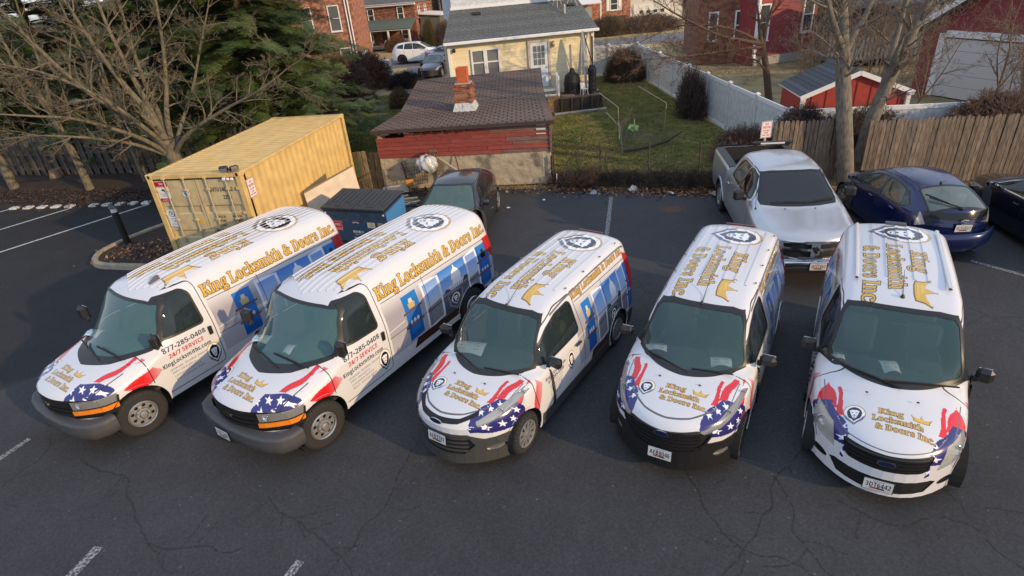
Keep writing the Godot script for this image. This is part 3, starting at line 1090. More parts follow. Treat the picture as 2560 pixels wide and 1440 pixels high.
func body_common(o: Node3D,S: Panels,C: Dictionary) -> void:
	# glass, doors, arches, wheels and cabin that every vehicle has; C holds its measures
	var black: Material=mat("trim_black",lin_c(0.016,0.016,0.017),0.45)
	var body: Material=C.paint
	var gl: Material=C.glass
	var W: Dictionary=C.get("W",{})
	var skin:=func(called: String,m: M,parent: Node,label := "") -> MeshInstance3D:
		if W.size(): chart_uv(m,W)
		return part(called,m,body,parent,label)
	part("windscreen",shell(S.carve("F",sym(C.ws),C.ws_z[0],C.ws_z[1]),-0.004,false),C.get("ws_glass",gl),o)
	part("windscreen_seal",shell(S.carve("F",sym(C.ws_trim),C.ws_z[0],C.ws_z[1]),0.003),black,o)
	var rear: Array=C.get("rear_glass",[])
	if rear.size():
		part("rear_window",shell(S.carve(C.rear_chart,sym(rear),-9.0,-0.3),-0.004,false),C.get("rear_mat",gl),o)
		part("rear_window_seal",shell(S.carve(C.rear_chart,sym(C.rear_trim),-9.0,-0.3),0.002),black,o)
	for sd in 2:
		var ch := "L" if sd==0 else "R"
		var sg:=1.0 if sd==0 else -1.0
		for w in C.windows:
			var p:=round_poly(pts2(w),0.05)
			part("side_window",shell(S.carve(ch,p),-0.006,false),gl,o)
		for w in C.get("window_trims",C.windows):
			var big:=Geometry2D.offset_polygon(round_poly(pts2(w),0.05),C.get("trim_w",0.03))
			part("window_seal",shell(S.carve(ch,big[0]),0.002),C.get("trim_mat",black),o)
		for a in C.arches:
			S.carve(ch,circle(Vector2(a,C.axle_y+0.02),Vector2.ONE*C.arch_r,32))
			var lip: M=S.carve(ch,circle(Vector2(a,C.axle_y+0.02),Vector2.ONE*(C.arch_r+0.035),32))
			var lm:=shell(lip,C.get("lip",0.008))
			if C.has("lip_mat"): part("wheel_arch",lm,C.lip_mat,o)
			else: skin.call("wheel_arch",lm,o)
			part("wheel_liner",liner(a,C.axle_y+0.02,C.arch_r+0.01,C.half - 0.42,C.half - 0.03,sg),mat("liner",lin_c(0.01,0.01,0.01),0.9),o)
			wheel(o,Vector3(sg*(C.half - C.get("inset",0.03) - C.tyre_w*0.5),C.tyre_r,a),C.tyre_r,C.tyre_w,C.rim_r,C.rim,sg,C.get("steer",0.0) if a > 0 else 0.0)
		if sd==1: part("lining",shell(S.rest(),-0.035,false),mat("cabin",lin_c(0.035,0.037,0.04),0.85),o)
		var seams:=M.new()
		for k in C.doors.size():
			var p:=round_poly(pts2(C.doors[k]),0.07,3)
			var dm: MeshInstance3D=skin.call("door",S.carve(ch,p),o)
			var hc: Vector2=C.handle[k]
			var hx: float=C.half+0.005
			part("door_handle",M.new().box(Vector3(sg*hx,hc.y,hc.x),Vector3(0.02,0.16,0.07) if C.get("tall_handle",false) else Vector3(0.035,0.035,0.17),Basis(),0.012),C.get("handle_mat",black),dm)
		for k in C.doors.size():
			for e in Geometry2D.offset_polygon(round_poly(pts2(C.doors[k]),0.07,3),0.014): seams.add(S.carve(ch,e))
		for l in C.get("lines",[]): seams.add(S.carve(ch,line_poly(pts2(l),0.011)))
		part("panel_gap",seams,black,o)
		door_mirror(o,Vector3(sg*C.mirror[0],C.mirror[1],C.mirror[2]),Vector3(sg*(C.mirror[0]+C.mirror[3]),C.mirror[1]+C.get("mirror_up",0.05),C.mirror[2] - 0.02),C.mirror_s,C.get("mirror_mat",black),sg)
	# floor, underside, dashboard, wheel and seats
	var dark: Material=mat("cabin",lin_c(0.035,0.037,0.04),0.85)
	var un:=M.new()
	un.box(Vector3(0,C.sill+0.06,0),Vector3(C.half*1.35,0.16,C.len*0.8))
	part("underside",un,mat("liner",lin_c(0.01,0.01,0.01),0.9),o)
	var dsh:=M.new()
	var dz: float=C.dash[1]; var dy: float=C.dash[0]
	dsh.box(Vector3(0,dy - 0.14,dz - 0.1),Vector3(C.half*1.62,0.26,0.5),Basis(Vector3.RIGHT,0.06),0.06)
	dsh.box(Vector3(C.half*0.42,dy+0.02,dz - 0.26),Vector3(0.4,0.1,0.2),Basis(Vector3.RIGHT,0.2),0.05)
	dsh.box(Vector3(0,dy - 0.3,dz - 0.3),Vector3(0.3,0.45,0.3),Basis(),0.05)
	part("dashboard",dsh,dark,o)
	part("steering_wheel",ring_tube(Vector3(C.half*0.42,dy - 0.02,dz - 0.5),0.19,0.016,Basis(Vector3.RIGHT,-0.5)).box(Vector3(C.half*0.42,dy - 0.03,dz - 0.49),Vector3(0.34,0.05,0.05),Basis(Vector3.RIGHT,-0.5),0.02),mat("rubber",lin_c(0.012,0.012,0.012),0.6),o)
	for sz in C.seats:
		for sg in [1.0,-1.0]: seat(o,Vector3(sg*C.half*0.43,dy - 0.52,sz),C.get("seat_mat",mat("seat_cloth",lin_c(0.06,0.062,0.068),0.9)))
	var fl:=M.new()
	fl.box(Vector3(0,dy - 0.62,(C.cabin[0]+C.cabin[1])*0.5),Vector3(C.half*1.7,0.05,C.cabin[0] - C.cabin[1]))
	if C.get("bulkhead",false): fl.box(Vector3(0,dy+0.02,C.cabin[1]),Vector3(C.half*1.32,1.15,0.03))
	part("cabin_floor",fl,dark,o)
	part("rear_view_mirror",M.new().box(Vector3(0,C.rvm[0],C.rvm[1]),Vector3(0.22,0.07,0.05),Basis(),0.02),mat("rubber",lin_c(0.012,0.012,0.012),0.6),o)


func plate(parent: Node,at: Vector3,text: String,ink_c: Color,pitch:=0.0,yaw:=0.0,edge:=true) -> void:
	var im:=Ink.new(244,124,Color(0.80,0.80,0.80))
	im.xf=Transform2D(Vector2(800,0),Vector2(0,-800),Vector2(122,62))
	# faint banner along the foot
	im.poly(pts2([-0.12,-0.06,0.12,-0.06,0.12,-0.05,-0.12,-0.05]),Color(0.74,0.66,0.4))
	im.poly(pts2([-0.08,-0.06,0.0,-0.06,0.0,-0.034,-0.08,-0.036]),Color(0.62,0.2,0.2))
	im.poly(pts2([0.0,-0.06,0.07,-0.06,0.07,-0.036,0.0,-0.034]),Color(0.2,0.18,0.16))
	write(im,"MARYLAND",Vector2(-0.06,0.048),Vector2(1,0),Vector2(0,1),0.013,Color(0.3,0.3,0.34),0.12,"Droid Sans",true)
	write(im,text,Vector2(-0.132,-0.032),Vector2(1,0),Vector2(0,1),0.068,ink_c,0.264,"Droid Sans",true)
	var o:=group_part("number_plate",parent,at)
	o.rotation=Vector3(pitch,yaw,0)
	part("plate_frame",M.new().box(Vector3(0,0,-0.006),Vector3(0.325,0.172,0.01),Basis(),0.003),mat("trim_black",lin_c(0.016,0.016,0.017),0.45),o)
	var m:=M.new()
	m.quad(V3(-0.152,-0.077,0),V3(0.152,-0.077,0),V3(0.152,0.077,0),V3(-0.152,0.077,0))
	m.uv=PackedVector2Array([Vector2(0,1),Vector2(1,1),Vector2(1,0),Vector2(0,1),Vector2(1,0),Vector2(0,0)])
	var sm:=StandardMaterial3D.new()
	sm.albedo_texture=im.texture()
	sm.roughness=0.5
	part("plate",m,sm,o)


func lamp(o: Node,called: String,m: M,inner: Material,depth:=0.03) -> void:
	# a recessed reflector under a clear cover
	var p:=part(called,shell(m,-depth),inner,o)
	part("lens",shell(m,0.004),glass("lamp_lens",lin_c(0.75,0.77,0.78),0.22),p)


func bowl(parent: Node,m: M,at: Vector3,r: float,dir: Vector3) -> void:
	# a round reflector behind the lens, set where the lamp's face m lies nearest to at
	var best:=1e9
	var q:=at
	for i in m.v.size():
		var dd:=Vector2(m.v[i].x - at.x,m.v[i].y - at.y).length_squared()
		if dd < best:
			best=dd
			q=V3(at.x,at.y,m.v[i].z - 0.02)
	at=q
	var y:=dir.normalized()
	var x:=y.cross(Vector3.UP).normalized()
	var bm:=M.new().lathe(pts2([r,0,r*0.92,0.004,r*0.7,-0.02,r*0.3,-0.035,0.001,-0.02]),18,Transform3D(Basis(x,y,x.cross(y)),at))
	part("reflector",bm,mat("chrome",lin_c(0.62,0.62,0.63),0.12,1.0),parent)


func aerial(o: Node,at: Vector3,lean: Vector3,c:=0.02) -> void:
	var m:=M.new()
	m.lathe(pts2([0.001,0.04,0.012,0.035,0.028,0.0,0.03,-0.01]),10,Transform3D(Basis(),at))
	m.cyl(at,at+lean,0.006,0.003,5)
	part("aerial",m,mat("trim_black",lin_c(0.016,0.016,0.017),0.45),o)


func big_van(W: Dictionary,label: String) -> Node3D:
	var o:=thing("cargo_van",label,"van",Vector3.ZERO,0.0,"white liveried vans parked in a row")
	var S:=Panels.new()
	S.loft([
		[2.78,0.98,0.74,0.97,0.85,0.93,0.87,0.72,0.85,0.42],[2.75,1.02,0.77,1.0,0.90,0.95,0.92,0.73,0.90,0.40],
		[2.62,1.07,0.79,1.05,0.95,0.99,0.97,0.74,0.95,0.37],[2.30,1.14,0.80,1.13,0.98,1.06,1.0,0.75,0.97,0.36],
		[2.05,1.19,0.83,1.19,0.99,1.14,1.005,0.75,0.98,0.36],[1.90,1.26,0.84,1.24,0.99,1.18,1.005,0.75,0.98,0.36],
		[1.55,1.60,0.825,1.56,0.99,1.22,1.005,0.75,0.98,0.36],[1.22,1.89,0.80,1.84,0.985,1.25,1.005,0.75,0.98,0.36],
		[1.02,1.99,0.785,1.93,0.985,1.26,1.005,0.75,0.98,0.36],[0.6,2.07,0.77,1.98,0.985,1.26,1.005,0.75,0.98,0.36],
		[-0.5,2.11,0.77,2.02,0.985,1.26,1.005,0.75,0.98,0.36],[-2.4,2.09,0.77,2.0,0.985,1.26,1.005,0.75,0.98,0.36],
		[-2.68,2.06,0.75,1.97,0.96,1.26,0.985,0.75,0.96,0.4],[-2.80,2.0,0.70,1.92,0.92,1.26,0.94,0.75,0.92,0.45],
		[-2.84,1.94,0.65,1.87,0.88,1.26,0.91,0.75,0.88,0.5]],0.2,0.16,Vector2(0.26,0.1),Vector2(0.9,-2.3))
	var black: Material=mat("trim_black",lin_c(0.016,0.016,0.017),0.45)
	var grey: Material=mat("bumper_grey",lin_c(0.055,0.057,0.062),0.55)
	# lamps and grille on the nose before the panels
	var amber: Material=mat("amber",lin_c(0.75,0.22,0.02),0.15)
	for sg in [1.0,-1.0]:
		var a:=pts2([0.50,0.70,0.955,0.725,0.955,0.80,0.50,0.775])
		var h:=pts2([0.52,0.80,0.95,0.825,0.95,0.945,0.52,0.945])
		if sg < 0:
			a=mirror2(a); h=mirror2(h)
		part("indicator",shell(S.carve("F",a,2.2),0.012),amber,o)
		var hm:=S.carve("F",h,2.2)
		lamp(o,"headlight",hm,mat("lamp_dark",lin_c(0.02,0.02,0.022),0.25),0.02)
		bowl(o,hm,Vector3(sg*0.62,0.875,2.715),0.05,Vector3(sg*0.2,0,1))
		bowl(o,hm,Vector3(sg*0.78,0.88,2.635),0.045,Vector3(sg*0.4,0,1))
	for y in [0.72,0.80,0.88]:
		part("grille_bar",shell(S.carve("F",sym([0,y+0.022,0.49,y+0.022,0.49,y - 0.02,0,y - 0.02]),2.3),0.014),mat("grille_bar",lin_c(0.012,0.012,0.014),0.35),o)
	part("grille",shell(S.carve("F",sym([0,0.985,0.6,0.975,0.86,0.955,0.958,0.94,0.958,0.64,0,0.62]),2.2),-0.012),mat("grille_dark",lin_c(0.006,0.006,0.007),0.6),o)
	part("bow_tie_badge",M.new().prism(pts2([-0.09,-0.016,-0.035,-0.016,-0.03,-0.034,0.04,-0.034,0.035,-0.016,0.09,-0.016,0.075,0.016,0.03,0.016,0.025,0.034,-0.045,0.034,-0.04,0.016,-0.105,0.016]),0,0.02,turned(V3(0,0.86,2.785))),mat("badge_dark",lin_c(0.05,0.045,0.03),0.3,0.6),o)
	# tail lamps, rear glass and doors
	for sg in [1.0,-1.0]:
		var t:=pts2([0.80,1.16,0.96,1.16,0.96,1.60,0.80,1.56])
		if sg < 0: t=mirror2(t)
		var tm:=S.carve("B",t,-9.0,-2.6)
		tm.add(S.carve("L" if sg > 0 else "R",pts2([-2.70,1.18,-2.90,1.18,-2.90,1.6,-2.74,1.6])))
		part("tail_light",shell(tm,0.012),mat("tail_red",lin_c(0.45,0.02,0.02),0.15),o)
	for x in [-0.36,0.36]:
		part("rear_window",shell(S.carve("B",rrect(x - 0.3,1.28,0.6,0.56,0.08),-9.0,-2.5),0.002),mat("glass_dark",lin_c(0.01,0.012,0.014),0.05),o)
	part("rear_door_gap",S.carve("B",pts2([-0.007,0.5,0.007,0.5,0.007,1.93,-0.007,1.93]),-9.0,-2.5),black,o)
	var bp:=[]
	for x in [-1.0,-0.96,-0.6,0.0,0.6,0.96,1.0]: bp.append(Vector3(x,0.56,-2.5 if absf(x) > 0.99 else -2.86 if absf(x) < 0.9 else -2.8))
	var rb:=M.new()
	for i in bp.size() - 1: rb.span(bp[i],bp[i+1],0.1,0.22,Vector3.UP,0.02)
	part("rear_bumper",rb,grey,o)
	# roof ribs
	for i in 11:
		var x:=-0.6+i*0.12
		var rm:=shell(S.carve("T",rrect(x - 0.02,-2.62,0.04,3.72 - absf(x)*0.5,0.018)),0.008)
		chart_uv(rm,W)
		part("roof_rib",rm,W.mat,o)
	var bw:=M.new()
	for i in 2:
		bw.add(S.carve("T",line_poly(pts2([-0.84 if i else 0.84,1.96,-0.80 if i else 0.80,2.4,-0.78 if i else 0.78,2.8]),0.014)))
	part("bonnet_gap",bw,black,o)
	body_common(o,S,{"paint": W.mat,"W": W,"glass": glass("van_glass",lin_c(0.03,0.045,0.045),0.5),"ws_glass": glass("van_windscreen",lin_c(0.08,0.20,0.21),0.5),
		"ws": [0,1.875,0.45,1.875,0.74,1.86,0.775,1.80,0.87,1.34,0.84,1.295,0.5,1.245,0,1.225],
		"ws_trim": [0,1.905,0.5,1.905,0.78,1.885,0.815,1.80,0.915,1.32,0.885,1.245,0.5,1.185,0,1.165],"ws_z": [0.7,2.5],
		"windows": [[1.60,1.37,1.36,1.74,1.2,1.86,1.02,1.915,0.68,1.915,0.61,1.84,0.61,1.33]],"trim_w": 0.035,
		"doors": [[0.47,0.47,0.47,1.985,0.9,1.985,1.22,1.91,1.5,1.66,1.68,1.36,1.66,0.72,1.53,0.47]],"handle": [Vector2(0.56,1.13)],"tall_handle": true,
		"lines": [[-0.62,0.42,-0.62,1.62],[0.38,1.60,-2.66,1.56],[0.42,0.98,-2.7,0.98],[1.66,1.32,1.92,1.24],[-2.2,1.5,-2.2,0.7]],
		"arches": [1.985,-1.85],"axle_y": 0.385,"arch_r": 0.455,"half": 1.005,"tyre_r": 0.385,"tyre_w": 0.245,"rim_r": 0.222,"rim": "steel","inset": 0.02,
		"mirror": [0.98,1.36,1.5,0.13],"mirror_s": Vector3(0.2,0.27,0.13),"mirror_up": 0.12,"sill": 0.36,"len": 5.69,"dash": [1.2,1.62],"seats": [0.78],"cabin": [1.9,0.3],"bulkhead": true,"rvm": [1.78,1.1],"steer": -0.1})
	# bumper
	var path:=[V3(-1.0,0,2.36),V3(-0.985,0,2.52),V3(-0.9,0,2.68),V3(-0.7,0,2.775),V3(-0.4,0,2.83),V3(0,0,2.85),V3(0.4,0,2.83),V3(0.7,0,2.775),V3(0.9,0,2.68),V3(0.985,0,2.52),V3(1.0,0,2.36)]
	var prof:=pts2([-0.12,0.665,0.0,0.66,0.035,0.63,0.04,0.5,0.02,0.42,-0.02,0.36,-0.12,0.345])
	var bm:=M.new()
	bm.sheet(func(u: float,v: float) -> Vector3:
		var i:=clampf(v*(path.size() - 1),0,path.size() - 1.001)
		var a: Vector3=path[int(i)]; var b: Vector3=path[int(i)+1]
		var d: Vector3=((path[mini(int(i)+2,path.size() - 1)] - path[int(i)])*(i - int(i))+(b - path[maxi(int(i) - 1,0)])*(1.0 - i+int(i))).normalized()
		var j:=u*(prof.size() - 1)
		var k:=mini(int(j),prof.size() - 2)
		var q:=prof[k].lerp(prof[k+1],j - k)
		var outw:=Vector3(-d.z,0,d.x)
		return a.lerp(b,i - int(i))+outw*q.x+Vector3.UP*q.y,18,30)
	bm.uv.clear()
	part("bumper",bm,grey,o)
	part("skin",chart_uv(S.rest(),W),W.mat,o)
	wiper(o,V3(0.25,1.215,1.99),V3(-0.5,1.30,1.86))
	wiper(o,V3(0.75,1.26,1.83),V3(0.05,1.34,1.87))
	return o


func small_van(W: Dictionary,label: String,face: int) -> Node3D:
	# the lower vans; face 0: thin bar and two-part nose, face 1: wide black grille
	var o:=thing("cargo_van",label,"van",Vector3.ZERO,0.0,"white liveried vans parked in a row")
	var S:=Panels.new()
	S.loft([
		[2.40,0.80,0.50,0.79,0.66,0.74,0.72,0.50,0.70,0.20],[2.37,0.86,0.56,0.85,0.74,0.79,0.79,0.50,0.77,0.19],
		[2.27,0.92,0.60,0.91,0.80,0.86,0.85,0.50,0.83,0.18],[2.05,0.97,0.64,0.97,0.84,0.94,0.895,0.55,0.87,0.18],
		[1.75,1.02,0.68,1.02,0.87,1.0,0.91,0.58,0.89,0.19],[1.45,1.06,0.71,1.06,0.875,1.02,0.917,0.6,0.9,0.2],
		[1.25,1.18,0.705,1.13,0.875,1.03,0.917,0.6,0.9,0.2],[0.95,1.42,0.67,1.36,0.87,1.06,0.917,0.6,0.9,0.2],
		[0.62,1.65,0.635,1.60,0.865,1.08,0.917,0.6,0.9,0.2],[0.35,1.75,0.625,1.69,0.865,1.1,0.917,0.6,0.9,0.2],
		[-0.1,1.80,0.63,1.74,0.865,1.1,0.917,0.6,0.9,0.2],[-1.0,1.815,0.64,1.755,0.865,1.1,0.917,0.6,0.9,0.2],
		[-2.0,1.80,0.64,1.745,0.86,1.1,0.912,0.6,0.89,0.22],[-2.26,1.775,0.62,1.72,0.84,1.1,0.885,0.6,0.86,0.26],
		[-2.37,1.70,0.58,1.66,0.80,1.1,0.84,0.6,0.82,0.3],[-2.41,1.62,0.53,1.58,0.76,1.1,0.80,0.6,0.78,0.34]],0.12,0.12,Vector2(0.27,0.1),Vector2(0.7,-1.9))
	var black: Material=mat("trim_black",lin_c(0.016,0.016,0.017),0.45)
	var plast: Material=mat("bumper_black",lin_c(0.045,0.046,0.045),0.6) if face==0 else mat("bumper_gloss",lin_c(0.012,0.012,0.013),0.4)
	var lampin: Material=mat("lamp_silver",lin_c(0.32,0.32,0.30),0.25,0.7)
	for sg in [1.0,-1.0]:
		var h:=pts2([0.50,0.875,0.60,0.92,0.74,0.99,0.845,1.045,0.855,1.0,0.80,0.92,0.68,0.845,0.54,0.81]) if face==0 else pts2([0.44,0.815,0.60,0.875,0.74,0.96,0.84,1.03,0.85,0.97,0.78,0.88,0.66,0.81,0.5,0.775])
		var f:=circle(Vector2(0.70,0.42),Vector2(0.10,0.05),14)
		if sg < 0:
			h=mirror2(h); f=mirror2(f)
		var hm:=S.carve("F",h,1.4)
		lamp(o,"headlight",hm,lampin if face==0 else mat("lamp_dark2",lin_c(0.12,0.12,0.12),0.25,0.5),0.025)
		bowl(o,hm,Vector3(sg*0.68,0.905,2.18),0.055,Vector3(sg*0.5,0.1,1))
		bowl(o,hm,Vector3(sg*0.78,0.965,2.05),0.045,Vector3(sg*0.6,0.1,1))
		part("fog_light",shell(S.carve("F",f,1.4),-0.02),mat("lamp_silver",lin_c(0.32,0.32,0.30),0.25,0.7),o)
	if face==0:
		part("grille_bar",shell(S.carve("F",sym([0,0.90,0.3,0.905,0.47,0.945,0.49,0.92,0.3,0.862,0,0.85]),1.8),0.006),mat("grille_dark",lin_c(0.006,0.006,0.007),0.6),o)
		for y in [0.42,0.49,0.56,0.63]:
			part("grille_bar",shell(S.carve("F",sym([0,y+0.018,0.42,y+0.018,0.42,y - 0.018,0,y - 0.018]),1.8),0.002),plast,o)
		part("lower_grille",shell(S.carve("F",sym([0,0.675,0.42,0.66,0.50,0.52,0.36,0.37,0,0.35]),1.8),-0.015),mat("grille_dark",lin_c(0.006,0.006,0.007),0.6),o)
		var bm:=S.carve("F",sym([0,0.715,0.42,0.70,0.52,0.64,0.60,0.60,0.93,0.59,0.93,0.1,0,0.1]),1.9)
		part("bumper",shell(bm,0.014),plast,o)
	else:
		for y in [0.56,0.62,0.68,0.74]:
			part("grille_bar",shell(S.carve("F",sym([0,y+0.014,0.46,y+0.014,0.46,y - 0.014,0,y - 0.014]),1.8),0.006),mat("grille_bar",lin_c(0.012,0.012,0.014),0.35),o)
		part("grille",shell(S.carve("F",sym([0,0.80,0.40,0.82,0.50,0.80,0.56,0.74,0.50,0.62,0.38,0.525,0,0.505]),1.8),-0.012),mat("grille_dark",lin_c(0.006,0.006,0.007),0.6),o)
		var rim:=S.carve("F",sym([0,0.815,0.41,0.836,0.52,0.81,0.585,0.74,0.52,0.60,0.39,0.505,0,0.485]),1.8)
		part("grille_frame",shell(rim,0.01),plast,o)
		part("bumper",shell(S.carve("F",sym([0,0.49,0.40,0.51,0.54,0.62,0.68,0.60,0.93,0.62,0.93,0.1,0,0.1]),1.9),0.014),plast,o)
	for ch in ["L","R"]:
		part("sill_cladding",shell(S.carve(ch,pts2([-1.12,0.1,-1.12,0.37,1.14,0.37,1.14,0.1])),0.008),plast,o)
		part("rear_corner",shell(S.carve(ch,pts2([-1.9,0.1,-1.9,0.5,-2.5,0.5,-2.5,0.1])),0.008),plast,o)
	var ov:=group_part("badge",o,V3(0,0.873 if face==0 else 0.775,2.385 if face==0 else 2.405))
	part("badge_rim",M.new().prism(circle(Vector2.ZERO,Vector2(0.10,0.042),24),0,0.012),mat("chrome",lin_c(0.62,0.62,0.63),0.12,1.0),ov)
	part("badge_field",M.new().prism(circle(Vector2.ZERO,Vector2(0.088,0.033),24),0.012,0.015),mat("badge_navy",lin_c(0.01,0.015,0.05),0.25),ov)
	for sg in [1.0,-1.0]:
		var t:=pts2([0.66,0.9,0.9,0.9,0.9,1.6,0.7,1.6])
		if sg < 0: t=mirror2(t)
		part("tail_light",shell(S.carve("B",t,-9.0,-2.1),0.01),mat("tail_red",lin_c(0.45,0.02,0.02),0.15),o)
		for z in [-2.0,-1.4,-0.8,-0.2]:
			part("rack_plug",M.new().ball(V3(sg*0.60,1.768 if z < -0.5 else 1.755,z),V3(0.018,0.01,0.022),8),mat("plug_grey",lin_c(0.08,0.08,0.09),0.6),o)
	part("high_brake_light",M.new().box(V3(0,1.79,-2.27),V3(0.5,0.02,0.05),Basis(),0.008),mat("tail_dark",lin_c(0.12,0.02,0.02),0.2),o)
	for i in 7:
		var x:=-0.48+i*0.16
		var rm:=shell(S.carve("T",rrect(x - 0.016,-2.15,0.032,2.1,0.014)),0.008)
		chart_uv(rm,W)
		part("roof_rib",rm,W.mat,o)
	var bg:=M.new()
	bg.add(S.carve("F",line_poly(pts2([-0.56,0.955,-0.3,0.93,0,0.922,0.3,0.93,0.56,0.955]),0.009),1.6))
	for sg in [1.0,-1.0]:
		bg.add(S.carve("T",line_poly(pts2([sg*0.73,1.32,sg*0.70,1.7,sg*0.62,2.14]),0.012)))
		bg.add(S.carve("T",line_poly(pts2([sg*0.655,-2.2,sg*0.65,0.4]),0.016)))
	part("bonnet_gap",bg,mat("seam_grey",lin_c(0.12,0.12,0.13),0.5),o)
	body_common(o,S,{"paint": W.mat,"W": W,"glass": glass("van_glass",lin_c(0.03,0.045,0.045),0.5),"ws_glass": glass("small_windscreen",lin_c(0.05,0.115,0.12),0.5),
		"ws": [0,1.65,0.4,1.645,0.56,1.62,0.61,1.55,0.71,1.15,0.70,1.105,0.4,1.09,0,1.085],
		"ws_trim": [0,1.69,0.42,1.685,0.58,1.658,0.637,1.56,0.738,1.13,0.745,1.072,0.4,1.058,0,1.052],"ws_z": [0.3,1.7],
		"windows": [[0.98,1.11,0.97,1.27,0.6,1.48,0.3,1.575,-0.06,1.60,-0.12,1.55,-0.10,1.12],[1.24,1.075,1.03,1.20,1.03,1.11]],"trim_w": 0.024,
		"doors": [[-0.2,0.38,-0.22,1.0,-0.2,1.68,0.25,1.67,0.66,1.54,1.1,1.26,1.26,0.95,1.2,0.6,1.14,0.38]],"handle": [Vector2(0.0,0.95)],"handle_mat": mat("trim_black",lin_c(0.016,0.016,0.017),0.45),
		"lines": [[-0.24,1.52,-2.3,1.47],[-1.12,0.38,-1.12,1.5],[-0.3,1.02,-2.3,1.02]],
		"arches": [1.53,-1.53],"axle_y": 0.33,"arch_r": 0.365,"half": 0.915,"tyre_r": 0.325,"tyre_w": 0.205,"rim_r": 0.212,"rim": "cover" if face==0 else "dark","inset": 0.03,
		"mirror": [0.87,1.12,0.9,0.13],"mirror_s": Vector3(0.22,0.17,0.12),"sill": 0.2,"len": 4.8,"dash": [1.02,1.05],"seats": [0.25],"cabin": [1.3,-0.25],"bulkhead": true,"rvm": [1.5,0.62]})
	part("skin",chart_uv(S.rest(),W),W.mat,o)
	wiper(o,V3(0.05,1.075,1.42),V3(-0.55,1.13,1.22))
	wiper(o,V3(0.62,1.085,1.25),V3(0.1,1.10,1.36))
	for sg in [1.0,-1.0]: part("washer_jet",M.new().ball(V3(sg*0.27,1.045,1.60),V3(0.02,0.012,0.012),6),black,o)
	aerial(o,V3(0,1.69,0.55),V3(0,0.22,-0.5))
	return o


